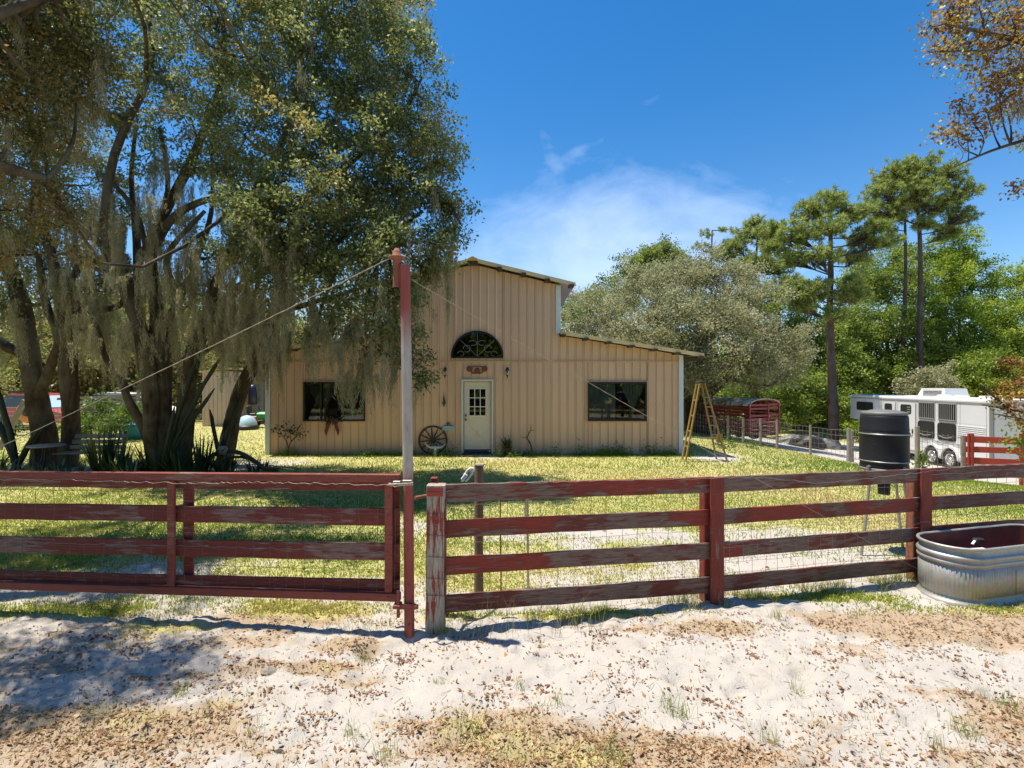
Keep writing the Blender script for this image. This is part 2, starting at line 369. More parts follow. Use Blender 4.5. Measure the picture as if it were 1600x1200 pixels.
# siding: tan painted steel, faint dirt splash near the ground
t = NT('tan_siding'); s_ = t.new('ShaderNodeSeparateXYZ'); t.t.links.new(t.coord(), s_.inputs[0])
n = t.noise(1.6, (1, 1, .5), 6, .6); f = t.noise(30, (1, 1, .08), 3, .6)
c_ = t.mix(n, (.72, .485, .345), (.80, .56, .41)); c_ = t.mix(t.math('MULTIPLY', f, .3), c_, (.56, .35, .19))
dz = t.math('SUBTRACT', .5, t.math('MULTIPLY', s_.outputs[2], 1.3), True); c_ = t.mix(t.math('MULTIPLY', dz, t.noise(4, det=6)), c_, (.33, .27, .2))
M['siding'] = t.fin(t.vary(c_, .10), .42, 0, .35)
M['rib_shade_screw'] = plain('rib_shade_and_screws', (.34, .20, .11), .6, 0, .1, 5)  # dark tone for the painted rib shade lines and the screw heads
M['trimtan'] = plain('tan_trim', (.60, .38, .22), .5, 0, .12, 4)
M['roofedge'] = plain('roof_rake_trim', (.72, .57, .31), .55, 0, .25, 3)
M['ridge_yellow'] = plain('yellow_ridge_cap', (.75, .5, .06), .5, 0, .1, 3)
M['purlin'] = plain('dark_purlin', (.06, .04, .03), .8, 0, .3, 9)
M['roofmetal'] = plain('galvanised_roof', (.42, .41, .39), .45, .3, .2, 2)
M['whitetrim'] = plain('white_corner_trim', (.66, .70, .74), .5, 0, .1, 5)
M['darkframe'] = plain('black_window_frame', (.015, .015, .017), .35, 0, .1, 5)
M['door'] = plain('beige_door', (.74, .65, .54), .45, 0, .07, 3)
M['doortrim'] = plain('white_door_trim', (.66, .64, .58), .5, 0, .08, 5)
M['navy'] = plain('dark_blue_kick', (.025, .03, .075), .4, 0, .2, 6)
M['brass'] = plain('aged_brass', (.25, .15, .06), .35, .8, .2, 20)
M['inside'] = plain('dim_interior', (.10, .08, .065), .9, 0, .2, 3)
M['curtain'] = plain('pale_curtain', (.52, .60, .58), .9, 0, .08, 6)
M['lace'] = plain('lace_curtain', (.6, .58, .54), .9, 0, .1, 20)
M['black'] = plain('black_iron', (.018, .016, .015), .5, 0, .3, 20)
M['darkwood'] = plain('old_dark_wood', (.06, .045, .035), .85, 0, .4, 16, .004)
M['skull'] = plain('painted_skull', (.52, .60, .68), .7, 0, .12, 20)
M['bluesign'] = plain('pale_blue_sign', (.36, .52, .60), .6, 0, .18, 14)
M['emblem'] = plain('rust_red_emblem', (.22, .06, .04), .7, 0, .3, 30)
M['maroon'] = plain('maroon_cloth', (.16, .04, .03), .8, 0, .3, 15)
M['yellow'] = plain('yellow_fibreglass', (.30, .20, .055), .5, 0, .3, 9)
M['yellow_dk'] = plain('stained_yellow_rail', (.30, .19, .05), .6, 0, .5, 12)
M['concrete'] = plain('concrete_pad', (.5, .45, .38), .9, 0, .12, 4, .005)
t = NT('black_barrel'); n = t.noise(3, (1, 1, .4), 5); sc_ = t.noise(38, (.35, 1, 1.6), 3, .7, .8); pt = t.noise(4.2, det=2)
c_ = t.mix(t.math('MULTIPLY', t.ramp(sc_, [(.64, 0.), (.68, 1.)]), t.ramp(pt, [(.56, 0.), (.62, .6)])), t.mix(n, (.010, .010, .012), (.022, .022, .025)), (.18, .18, .2))
M['barrel'] = t.fin(c_, .5, 0, .28)
M['lid'] = plain('dull_grey_lid', (.15, .15, .14), .5, 0, .2, 6)
M['steel'] = plain('zinc_tube', (.40, .39, .37), .4, .6, .2, 9)
t = NT('galvanised_tank'); n = t.noise(7, (1, 1, .5), 6, .6); v = t.new('ShaderNodeTexVoronoi'); t.put(v.inputs['Vector'], t.coord()); v.inputs['Scale'].default_value = 26
rn = t.noise(5, (3.5, 3.5, .35), 5, .7); c_ = t.mix(n, (.34, .34, .32), (.52, .51, .48)); c_ = t.mix(.18, c_, v.outputs['Color'], 'MULTIPLY')
c_ = t.mix(t.ramp(rn, [(.56, 0.), (.72, .55)]), c_, (.33, .2, .11)); M['tank'] = t.fin(c_, t.ramp(n, [(.3, .46), (.7, .6)]), .6)
M['tankin'] = plain('rust_stained_lining', (.15, .045, .03), .8, 0, .5, 9)
M['trailer'] = plain('white_trailer_paint', (.66, .66, .65), .35, 0, .03, 2)
M['trailgrey'] = plain('grey_trailer_trim', (.34, .33, .31), .4, .3, .12, 6)
M['alu'] = plain('polished_wheel', (.62, .62, .62), .25, .9, .15, 8)
M['rubber'] = plain('tyre_rubber', (.03, .028, .026), .8, 0, .3, 12)
M['redcorral'] = plain('red_pipe_paint', (.33, .035, .04), .5, 0, .35, 4)
M['shedcream'] = plain('cream_shed', (.56, .45, .34), .6, 0, .1, 4)
M['shedgrey'] = plain('grey_tin', (.33, .36, .39), .5, .2, .25, 3)
M['orange'] = plain('orange_plastic', (.6, .2, .07), .5, 0, .15, 9)
M['blue'] = plain('blue_tub', (.05, .30, .52), .45, 0, .1, 6)
M['green_mower'] = plain('green_mower_paint', (.03, .25, .05), .4, 0, .15, 9)
M['redpaint'] = plain('red_car_paint', (.35, .04, .04), .3, 0, .1, 2)
M['terracotta'] = plain('dark_pot', (.07, .055, .05), .7, 0, .2, 9)
M['clearglass'] = None
def glass(name, tint=(.62, .66, .66), refl=1.0):
    t = NT(name); tr = t.new('ShaderNodeBsdfTransparent'); tr.inputs[0].default_value = (*tint, 1)
    gl = t.new('ShaderNodeBsdfGlossy'); gl.inputs['Roughness'].default_value = .02; gl.inputs[0].default_value = (.9*refl, .9*refl, .9*refl, 1)
    fr = t.new('ShaderNodeFresnel'); fr.inputs[0].default_value = 1.6; ms = t.new('ShaderNodeMixShader')
    t.put(ms.inputs[0], t.math('MULTIPLY', fr.outputs[0], 1.0, True)); t.t.links.new(tr.outputs[0], ms.inputs[1]); t.t.links.new(gl.outputs[0], ms.inputs[2])
    t.t.links.new(ms.outputs[0], t.o.inputs[0]); t.n.remove(t.b); return t.m
M['glass'] = glass('window_glass'); M['darkglass'] = glass('smoked_glass', (.06, .06, .065)); M['clearglass'] = glass('clear_glass', (.8, .82, .82))
# ground
t = NT('ground_soil'); g = t.attr('grass'); l = t.attr('litter')
n1 = t.noise(2.3, det=8, rough=.6); n2 = t.noise(34, det=5, rough=.7); n3 = t.noise(120, det=3, rough=.7); n4 = t.noise(9, (1, 1.6, 1), 6, .65); nb = t.noise(.28, det=4)
sand = t.mix(n1, (.34, .31, .275), (.50, .465, .425)); sand = t.mix(t.ramp(n2, [(.55, 0.), (.72, .5)]), sand, (.42, .31, .22))
sand = t.mix(t.ramp(n3, [(.60, 0.), (.70, .55)]), sand, (.33, .25, .19))
lit = t.mix(n2, (.22, .145, .09), (.46, .35, .22))
gr = t.ramp(n2, [(.25, (.20, .21, .05)), (.5, (.40, .38, .12)), (.75, (.48, .41, .22))]); straw = t.ramp(n4, [(.3, (.34, .34, .10)), (.55, (.46, .39, .19)), (.75, (.50, .38, .24))])
gr = t.mix(t.ramp(nb, [(.4, .2), (.65, .75)]), gr, straw)
lm = t.ramp(t.math('ADD', l, t.math('SUBTRACT', n4, .5)), [(.38, 0.), (.7, .8)]); gm = t.ramp(t.math('ADD', g, t.math('MULTIPLY', t.math('SUBTRACT', n4, .5), .9)), [(.28, 0.), (.55, .95)])
t.bump(t.math('ADD', n2, t.math('MULTIPLY', n3, .5)), .012, .8)
M['ground'] = t.fin(t.mix(gm, t.mix(lm, sand, lit), gr), .95, 0, .1)
# ================================================================ GROUND
def grow(a, b, step, far, k=1.13):
    c = list(np.arange(a, b+1e-6, step)); s = step; x = c[-1]
    while x < far: s *= k; x += s; c.append(x)
    s = step; x = c[0]; l = []
    while x > -far: s *= k; x -= s; l.append(x)
    return np.array(l[::-1]+c)
gx = grow(-4.6, 5.6, .03, 420); gy = grow(2.3, 6.2, .026, 420)
GX, GY = np.meshgrid(gx, gy); GZ = ground_h(GX, GY)
nx, ny = len(gx), len(gy); idx = np.arange(nx*ny).reshape(ny, nx)
GF = np.stack([idx[:-1, :-1], idx[:-1, 1:], idx[1:, 1:], idx[1:, :-1]], -1).reshape(-1, 4)
ground = np_mesh('ground', np.stack([GX, GY, GZ], -1).reshape(-1, 3), GF, M['ground'], smooth=True,
                 attrs={'grass': grassd(GX, GY).ravel(), 'litter': litter(GX, GY).ravel()})
ground['kind'] = 'structure'

# ================================================================ THE BARN HOUSE
FY = 14.55; CX = -1.09; XL, XR = -6.90, 4.76; HW = 2.42
house = thing('barn_house', 'tan metal-sided barn house with stepped gable roof, arched window and nine-pane door', 'barn house', (CX, FY, 0))
def roofz(x):
    d = abs(x-CX); return 5.43-.243*d if d <= HW else 3.41-.159*(d-HW)
WR = (2.145, 3.82, .945, 2.055); WL = (-5.91, -4.16, .945, 2.055); DR = (-1.41, -.55, 0, 2.10)
ACX, ACZ, AR = -.985, 2.765, .735
b = MB()
def core(x0, x1, z0, z1): b.box(((x0+x1)/2, FY+.07, (z0+z1)/2), (x1-x0, .08, z1-z0))
core(XL+.03, WL[0], 0, 2.75); core(WL[0], WL[1], 0, WL[2]); core(WL[0], WL[1], WL[3], 2.75); core(WL[1], DR[0], 0, 2.75)
core(DR[0], DR[1], DR[3], 2.75); core(DR[1], WR[0], 0, 2.75); core(WR[0], WR[1], 0, WR[2]); core(WR[0], WR[1], WR[3], 2.75); core(WR[1], XR-.03, 0, 2.75)
core(CX-HW, ACX-AR-.01, 2.75, 4.75); core(ACX+AR+.01, CX+HW, 2.75, 4.75)
b.prism([(ACX-AR-.01, FY+.03, 3.52), (ACX+AR+.01, FY+.03, 3.52), (ACX+AR+.01, FY+.03, 5.1), (CX, FY+.03, 5.36), (ACX-AR-.01, FY+.03, 5.15)], (0, .08, 0))
for s in (-1, 1):
    b.prism([(CX+s*HW, FY+.03, 2.75), (CX+s*(XR-CX-.03), FY+.03, 2.75), (CX+s*(XR-CX-.03), FY+.03, 2.83), (CX+s*HW, FY+.03, 3.36)], (0, .08, 0))
    b.box((CX+s*(XR-CX-.06), FY+6.2, 1.42), (.08, 12.1, 2.84)); b.box((CX+s*(HW-.05), FY+6.2, 4.1), (.08, 12.1, 1.45))
b.box((CX, FY+12.2, 1.42), (11.5, .08, 2.84)); b.box((CX, FY+12.2, 4.0), (4.7, .08, 1.9))
b.build('wall', M['siding'], house, True)
MB().box((CX, FY+6.2, .03), (11.5, 12.0, .06)).build('floor_slab', M['inside'], house, True)
r = MB(); r.box((CX, FY+3.2, 1.4), (11.3, .06, 2.7)); r.box((CX, FY+3.2, 4.0), (4.6, .06, 1.8)); r.box((CX, FY+1.7, 2.68), (4.6, 3.0, .05)); r.build('inner_wall', M['inside'], house, True)
# siding strips between ribs: each a folded sheet with a raised rib
PITCH = .2286
def strip(x0, x1, zb, zt):
    w = x1-x0; xs = [x0, x0+.008, x0+.02, x0+.032, x0+w*.5-.01, x0+w*.5, x0+w*.5+.01, x1]
    ys = [0, -.022, -.022, 0, 0, -.004, 0, 0]; vs = []; fs = []
    for x, y in zip(xs, ys):
        vs += [(x, FY+y, zb(x)), (x, FY+y, zt(x))]
    for i in range(len(xs)-1): fs.append((2*i, 2*i+2, 2*i+3, 2*i+1))
    o = MB().add(vs, fs).build('wall_panel', M['siding'], house, True)
    MB().box((x0+.0355, FY-.0015, (zb(x0)+zt(x0))/2), (.007, .004, zt(x0)-zb(x0)-.01)).build('rib_shadow_gap', M['rib_shade_screw'], o) if False else None
    return o
rib_shades = MB()  # thin dark strips painting the shade to the right of each rib
def put(x0, x1, zb, zt):
    if x1-x0 < .03: return
    strip(x0, x1, zb, zt)
    rib_shades.box((x0+.038, FY-.003, (zb(x0)+zt(x0+.04))/2), (.009, .004, max(.01, zt(x0+.04)-zb(x0)-.01)))
x = XL
while x < XR-.02:
    x1 = min(x+PITCH, XR)
    cuts = sorted({x, x1, *[c for c in (WL[0], WL[1], DR[0], DR[1], WR[0], WR[1]) if x < c < x1]})
    for p, q in zip(cuts, cuts[1:]):
        mid = (p+q)/2; segs = [(0.0, 2.615)]
        for (a, c, z0, z1) in (WL, DR, WR):
            if a < mid < c: segs = [(0, z0), (z1, 2.615)] if z0 > 0 else [(z1, 2.615)]
        for z0, z1 in segs: put(p, q, lambda _, z=z0: z, lambda _, z=z1: z)
    # upper row
    cuts = sorted({x, x1, *[c for c in (CX-HW, CX+HW, ACX-AR, ACX+AR) if x < c < x1]})
    for p, q in zip(cuts, cuts[1:]):
        def zb(xx, lo=2.66):
            d = abs(xx-ACX); return max(lo, ACZ+math.sqrt(max(0, AR*AR-d*d))) if d < AR-1e-4 else lo
        mid = (p+q)/2; inside = abs(mid-CX) < HW
        zt = (lambda xx: 5.43-.243*abs(xx-CX)-.03) if inside else (lambda xx: 3.41-.159*(abs(xx-CX)-HW)-.03)
        if abs(mid-ACX) < AR:  # piece above the arch; sample finely
            n = 6; xs = [p+(q-p)*i/n for i in range(n+1)]; vs = []; fs = []
            for i, xx in enumerate(xs):
                y = FY-(.022 if (i == 1 and p > ACX-AR+1e-3) else 0); vs += [(xx, y, zb(xx)), (xx, y, zt(xx))]
            for i in range(n): fs.append((2*i, 2*i+2, 2*i+3, 2*i+1))
            MB().add(vs, fs).build('wall_panel', M['siding'], house, True)
            MB(); rib_shades.box((p+.045, FY-.003, (zb(p+.045)+zt(p))/2), (.009, .004, zt(p)-zb(p+.045)-.02))
            MB().box((ACX, FY, 2.71), (0.001, .001, .001)) if False else None
            put(p, q, lambda _: 2.66, lambda _: ACZ-.03)
        else: put(p, q, zb, zt)
    x = x1
sw_ = MB()
for zz in (.12, .72, 1.42, 2.12, 2.52, 2.75, 3.3, 3.95, 4.6):
    x = XL+.115
    while x < XR:
        ok = not any(a-.05 < x < c+.05 and z0-.03 < zz < z1+.05 for (a, c, z0, z1) in (WL, WR, DR)) and math.hypot(x-ACX, zz-ACZ) > AR+.06 and zz < roofz(x)-.1 and (zz < 2.7 or abs(x-CX) < HW or zz < roofz(x)-.1)
        if ok: sw_.box((x, FY-.009, zz), (.011, .008, .011)); sw_.box((x+.09, FY-.006, zz), (.009, .008, .009))
        x += PITCH
sw_.build('panel_screws', M['rib_shade_screw'], house, True)['kind'] = 'stuff'
o = rib_shades.build('rib_shade_lines', M['rib_shade_screw'], house, True); o['kind'] = 'stuff'
MB().box((CX, FY-.018, 2.637), (XR-XL, .03, .045)).build('belt_trim', M['trimtan'], house, True)
for (xx, z0, z1, w) in ((XR+.03, 0, 2.82, .13), (XL-.03, 0, 2.82, .13), (CX+HW-.02, 3.43, 4.80, .14), (CX-HW+.02, 3.43, 4.80, .14)):
    MB().box((xx, FY-.035, (z0+z1)/2), (w, .05, z1-z0), bev=.008).build('corner_trim', M['whitetrim'], house, True)
for s in (-1, 1): MB().box((CX+s*(HW+.03), FY+6, 4.12), (.03, 12, 1.35)).build('side_wall', M['siding'], house, True)
MB().box((XR+.02, FY+6.1, 1.42), (.03, 12, 2.84)).build('side_wall', M['siding'], house, True)
# roofs
def roofslab(xa, za, xb, zb_):
    n = max(3, int(abs(xb-xa)/.9)); m = MB()
    y0, y1 = FY-.30, FY+12.5
    m.prism([(xa, y0, za+.03), (xb, y0, zb_+.03), (xb, y0, zb_), (xa, y0, za)], (0, y1-y0, 0))
    o = m.build('roof_sheet', M['roofmetal'], house, True)
    e = MB(); e.prism([(xa, y0-.012, za+.045), (xb, y0-.012, zb_+.045), (xb, y0-.012, zb_-.055), (xa, y0-.012, za-.055)], (0, .01, 0))
    e.prism([(xa, y0-.02, za+.052), (xb, y0-.02, zb_+.052), (xb, y0-.02, zb_+.032), (xa, y0-.02, za+.032)], (0, .14, 0)); e.build('rake_trim', M['roofedge'], house, True)
    L = abs(xb-xa); k = int(L/.655)
    for i in range(k+1):
        t_ = (i+.12)/(k+.3); xx = xa+(xb-xa)*t_; zz = za+(zb_-za)*t_
        MB().box((xx, FY-.2, zz-.065), (.13, .40, .05)).build('purlin', M['purlin'], house, True)
for s in (-1, 1):
    roofslab(CX, 5.46, CX+s*2.86, 4.77); roofslab(CX+s*(HW+.02), 3.43, CX+s*6.44, 2.80)
    MB().box((CX+s*6.2, FY-.02, 2.715), (.5, .12, .13)).build('soffit_beam', M['darkwood'], house, True)
    MB().box((CX+s*6.10, FY+6, 2.74), (.46, 12, .05)).build('soffit', M['purlin'], house, True)
MB().prism([(CX-.13, FY-.42, 5.41), (CX+.13, FY-.42, 5.41), (CX+.13, FY-.42, 5.47), (CX, FY-.42, 5.53), (CX-.13, FY-.42, 5.47)], (0, .3, 0)).build('ridge_cap', M['ridge_yellow'], house, True)
# windows
def framed(x0, x1, z0, z1, bars):
    f = MB(); w = .045; y = FY-.03
    for (a, c, p, q) in ((x0, x1, z0, z0+w), (x0, x1, z1-w, z1), (x0, x0+w, z0+w, z1-w), (x1-w, x1, z0+w, z1-w)): f.box(((a+c)/2, y, (p+q)/2), (c-a, .07, q-p))
    for bx in bars: f.box((bx, y+.01, (z0+z1)/2), (.035, .045, z1-z0-2*w))
    win = f.build('window', M['darkframe'], house, True)
    win.location = (0, 0, 0)
    MB().box(((x0+x1)/2, y+.03, (z0+z1)/2), (x1-x0-2*w, .006, z1-z0-2*w)).build('pane', M['glass'], win, True)
    t_ = MB(); g = .035
    for (a, c, p, q) in ((x0-g, x1+g, z0-g, z0-.002), (x0-g, x1+g, z1+.002, z1+g), (x0-g, x0-.002, z0, z1), (x1+.002, x1+g, z0, z1)): t_.box(((a+c)/2, FY-.026, (p+q)/2), (c-a, .03, q-p))
    t_.build('sill_trim', M['trimtan'], win, True); return win
w1 = framed(*WR[:2], *WR[2:], (2.56, 3.37)); w2 = framed(*WL[:2], *WL[2:], (-5.42,))
def drape(parent, x0, x1, z0, z1, mat, tie=None, y=FY+.075, name='curtain', amp=.025):
    n = 26; k = 9; vs = []; fs = []
    for j in range(k+1):
        tz = j/k; z = z1+(z0-z1)*tz
        for i in range(n+1):
            u = i/n; xx = x0+(x1-x0)*u
            if tie is not None: sq = math.sin(min(1, tz*1.25)*math.pi/2)**2 if tz < .8 else 1; xx = xx+(tie-xx)*sq*.86
            vs.append((xx, y+amp*math.sin(u*math.pi*9), z))
    for j in range(k):
        for i in range(n): a = j*(n+1)+i; fs.append((a, a+1, a+n+2, a+n+1))
    m = MB().add(vs, fs, True); return m.build(name, mat, parent, True)
drape(w1, 2.19, 2.95, .97, 2.03, M['curtain']); drape(w1, 3.12, 3.42, .98, 2.03, M['lace'], 3.45, FY+.06, amp=.012); drape(w1, 3.42, 3.76, .98, 2.03, M['lace'], 3.44, FY+.09, amp=.012)
drape(w2, -5.85, -5.48, 1.0, 2.02, M['lace'], -5.5, FY+.16, amp=.012); drape(w2, -5.44, -5.0, 1.0, 2.02, M['lace'], -5.42, FY+.16, amp=.012)
# arched window
f = MB(); seg = 28; ro, ri = AR+.012, AR-.035
for i in range(seg):
    a, c = math.pi*i/seg, math.pi*(i+1)/seg
    pts = [(ACX+q*math.cos(e), FY-.05, ACZ+q*math.sin(e)) for q, e in ((ri, a), (ro, a), (ro, c), (ri, c))]
    f.prism(pts, (0, .08, 0))
f.box((ACX, FY-.01, ACZ-.012), (2*AR, .08, .045)); win = f.build('arched_window', M['darkframe'], house, True)
MB().prism([(ACX+ri*math.cos(math.pi*i/seg), FY+.006, ACZ+ri*math.sin(math.pi*i/seg)) for i in range(seg+1)], (0, .006, 0)).build('pane', M['darkglass'], win, True)
sc = MB(); y = FY-.01
for a in (45, 90, 135): sc.tube([(ACX, y, ACZ+.02), (ACX+.68*math.cos(math.radians(a)), y, ACZ+.68*math.sin(math.radians(a)))], .007, 5)
for s in (-1, 1):
    sc.tube([(ACX+s*(.30+.10*math.cos(q)), y, ACZ+.24+.10*math.sin(q)) for q in np.linspace(0, 5.4, 14)], .008, 5)
    sc.tube([(ACX+s*(.14+.12*math.cos(q)), y, ACZ+.40+.07*math.sin(q)) for q in np.linspace(.5, 5, 12)], .007, 5)
    sc.tube([(ACX+s*(.47+.09*math.cos(q)), y, ACZ+.10+.07*math.sin(q)) for q in np.linspace(0, 5, 12)], .007, 5)
sc.build('scroll_bars', plain('grey_scroll', (.22, .23, .22), .5), win, True)
# door
dx0, dx1, dz1 = -1.365, -.60, 2.06; dc = (dx0+dx1)/2
t_ = MB()
for (a, c, p, q) in ((dx0-.075, dx0-.02, 0, dz1+.02), (dx1+.02, dx1+.075, 0, dz1+.02), (dx0-.075, dx1+.075, dz1+.02, dz1+.075)): t_.box(((a+c)/2, FY-.028, (p+q)/2), (c-a, .05, q-p), bev=.005)
t_.build('door_frame', M['doortrim'], house, True)
j = MB()
for (a, c, p, q) in ((dx0-.02, dx0+.0, 0, dz1), (dx1-.0, dx1+.02, 0, dz1), (dx0-.02, dx1+.02, dz1, dz1+.02)): j.box(((a+c)/2, FY+.05, (p+q)/2), (c-a, .16, q-p))
j.build('door_jamb', plain('grey_jamb', (.30, .32, .33)), house, True)
yd = FY+.06; gx0, gx1, gz0, gz1 = dc-.235, dc+.235, 1.10, 1.86
d_ = MB()
for (a, c, p, q) in ((dx0+.004, gx0, .14, dz1-.004), (gx1, dx1-.004, .14, dz1-.004), (gx0, gx1, .14, gz0), (gx0, gx1, gz1, dz1-.004)): d_.box(((a+c)/2, yd, (p+q)/2), (c-a, .05, q-p))
z0, z1, pw = .30, .98, .29
for s in (-1, 1):
    d_.beam((dc-s*.25, yd-.028, .34), (dc+s*.25, yd-.028, .86), .02, .03, (0, 1, 0))
    d_.beam((dc-.05+s*.0, yd-.028, .52 if s < 0 else .70), (dc+s*.0+.05, yd-.028, .52 if s < 0 else .70), .012, .01, (0, 1, 0))
d_.box((dc, yd-.027, .93), (.54, .012, .018)); d_.box((dc, yd-.027, .27), (.54, .012, .018)); d_.box((dc, yd-.027, .235), (.4, .012, .01))
door = d_.build('door', M['door'], house, True)
g_ = MB(); w = .022
for (a, c, p, q) in ((gx0-.02, gx1+.02, gz0-.02, gz0+.005), (gx0-.02, gx1+.02, gz1-.005, gz1+.02), (gx0-.02, gx0+.005, gz0, gz1), (gx1-.005, gx1+.02, gz0, gz1)): g_.box(((a+c)/2, yd-.03, (p+q)/2), (c-a, .02, q-p))
for i in (1, 2):
    g_.box((gx0+(gx1-gx0)*i/3, yd-.026, (gz0+gz1)/2), (w, .016, gz1-gz0)); g_.box((dc, yd-.0245, gz0+(gz1-gz0)*i/3), (gx1-gx0, .013, w))
g_.build('muntin_grid', M['white'], door, True)
for i in range(3):
    for k in range(3):
        a = gx0+(gx1-gx0)*i/3+.011; c = gz0+(gz1-gz0)*k/3+.011
        MB().box((a+.0675, yd-.005, c+.115), (.135, .004, .23)).build('pane', M['darkglass'], door, True)
MB().box(((dx0+dx1)/2, yd-.01, .095), (dx1-dx0-.01, .05, .09)).build('kick_plate', M['navy'], door, True)
MB().box(((dx0+dx1)/2, FY-.01, .022), (dx1-dx0+.08, .22, .044)).build('threshold', M['navy'], house, True)
for z in (.985, 1.10): MB().lathe([(0, -.075), (.02, -.075), (.03, -.06), (.03, -.045), (.012, -.03), (.012, 0), (.028, 0)], (dx0+.055, yd-.02, z), 14, True, (Vector((1, 0, 0)), Vector((0, 0, 1)), Vector((0, 1, 0)))).build('door_knob', M['brass'], door, True)
# ---------------------------------------------------------------- things on and by the front wall
def lantern(x, label):
    z = 2.33; o = thing('wall_lantern', label, 'wall lantern', (x, FY-.03, z), group='lanterns flanking the door')
    MB().box((0, 0, .02), (.07, .02, .24), bev=.008).build('back_plate', M['black'], o)
    MB().tube([(0, -.01, .10), (0, -.07, .13), (0, -.11, .10), (0, -.11, .07)], .008, 6).build('arm', M['black'], o)
    MB().lathe([(.0, .12), (.02, .10), (.06, .05), (.062, .045), (.0, .05)], (0, -.11, 0), 8).build('cap', M['black'], o)
    MB().lathe([(.045, .045), (.05, .0), (.032, -.09)], (0, -.11, 0), 8).build('glass_shade', M['clearglass'], o)
    MB().lathe([(.0, .0), (.016, -.01), (.018, -.07), (0, -.075)], (0, -.11, 0), 8).build('bulb', M['white'], o)
    c = MB()
    for k in range(4): a = k*math.pi/2+.4; c.tube([(.047*math.cos(a), -.11+.047*math.sin(a), .045), (.034*math.cos(a), -.11+.034*math.sin(a), -.09)], .005, 4)
    c.lathe([(.036, -.085), (.036, -.1), (.012, -.125), (.008, -.17), (0, -.175)], (0, -.11, 0), 8); c.build('cage', M['black'], o)
lantern(-1.89, 'black glass lantern on the tan wall, on the wagon wheel side of the door'); lantern(-.13, 'black glass lantern on the tan wall above the bushy potted plant')
o = thing('wall_plaque', 'rusty red scrollwork plaque with a central figure hung over the door', 'wall plaque', (-.99, FY-.04, 2.40)); p = MB()
for s in (-1, 1):
    for r0, cxx, cz in ((.07, .215, .03), (.03, .215, .03)): p.tube([(s*cxx+r0*math.cos(q), 0, cz+r0*math.sin(q)) for q in np.linspace(0, 6.28, 14)], .016, 6)
    p.tube([(s*.17, 0, -.02), (s*.14, 0, -.09), (s*.05, 0, -.10), (0, 0, -.085)], .018, 6); p.tube([(s*.16, 0, .08), (s*.09, 0, .10), (s*.03, 0, .105), (0, 0, .1)], .014, 6)
p.build('scroll_rim', M['emblem'], o)
q = MB(); q.tube([(-.06, -.01, -.08), (-.05, -.01, .0), (-.01, -.01, .05), (.03, -.01, .045), (.05, -.01, 0), (.06, -.01, -.08)], .02, 6); q.tube([(0, -.01, .04), (0, -.01, -.06)], .022, 6); q.box((0, 0, -.075), (.2, .02, .03)); q.build('centre_figure', M['emblem'], o)
# wagon wheel
wz = .42; o = thing('wagon_wheel', 'dark old wooden wagon wheel leaning on the tan wall beside the door', 'wagon wheel', (-2.24, FY-.16, 0))
rim = MB(); R_ = .41; n = 40
for i in range(n):
    a, c = 2*math.pi*i/n, 2*math.pi*(i+1)/n
    rim.prism([(q*math.cos(e), 0, wz+q*math.sin(e)) for q, e in ((R_-.045, a), (R_, a), (R_, c), (R_-.045, c))], (0, .05, 0))
rim.build('rim', M['darkwood'], o)
MB().lathe([(0, -.08), (.04, -.08), (.06, -.03), (.075, 0), (.075, .05), (.05, .08), (0, .08)], (0, .02, wz), 14, True, (Vector((1, 0, 0)), Vector((0, 0, 1)), Vector((0, 1, 0)))).build('hub', M['darkwood'], o)
for i in range(12):
    a = 2*math.pi*i/12+.12; MB().tube([(.06*math.cos(a), .025, wz+.06*math.sin(a)), (.2*math.cos(a), .025, wz+.2*math.sin(a)), (.375*math.cos(a), .025, wz+.375*math.sin(a))], [.014, .019, .012], 6).build('spoke', M['darkwood'], o)
for z in (0, ): o.rotation_euler = (math.radians(-9), 0, 0)
# skull
o = thing('cattle_skull', 'pale blue-white longhorn skull resting against the wagon wheel', 'skull', (-2.12, FY-.36, .015))
MB().lathe([(0, 0), (.03, .0), (.035, .04), (.04, .10), (.065, .17), (.07, .21), (.05, .25), (0, .262)], (0, 0, 0), 12).build('cranium', M['skull'], o)
for s in (-1, 1):
    MB().tube([(s*.04, 0, .23), (s*.12, 0, .225), (s*.2, 0, .25), (s*.26, -.01, .31), (s*.29, -.015, .345)], [.034, .030, .022, .013, .003], 8).build('horn', M['skull'], o)
    MB().tube([(s*.045, -.055, .17), (s*.047, -.066, .17)], [.018, .015], 8).build('eye_socket', M['black'], o)
o = thing('hanging_sign', 'pale blue weathered sign board hung low on the wall between wheel and door', 'sign', (-1.80, FY-.045, .75))
MB().box((0, 0, .03), (.33, .02, .055), bev=.006).build('upper_board', M['bluesign'], o); MB().box((.0, -.004, -.035), (.36, .02, .055), bev=.006).build('lower_board', M['bluesign'], o)
MB().tube([(-.1, 0, .06), (-.05, 0, .14), (0, 0, .17), (.05, 0, .14), (.1, 0, .06)], .006, 5).build('hanger', M['black'], o)
fl = MB().tube([(-.03, -.01, .08), (-.01, -.015, .15), (.02, -.015, .13), (.03, -.01, .08)], .014, 5); fl.build('ornament', M['darkwood'], o)
o = thing('wall_ornament', 'narrow dark iron ornament with pointed tips hung on the wall above the blue sign', 'wall ornament', (-1.93, FY-.05, 1.5))
MB().tube([(0, 0, .27), (.004, 0, .18), (0, 0, .1), (.012, 0, 0), (.0, 0, -.12), (0, 0, -.15)], [.003, .008, .022, .03, .02, .004], 6).build('stem', M['black'], o)
MB().tube([(-.045, 0, -.07), (-.03, 0, -.01), (0, 0, -.04), (.03, 0, -.01), (.055, 0, -.06)], .01, 5).build('side_wings', M['black'], o)
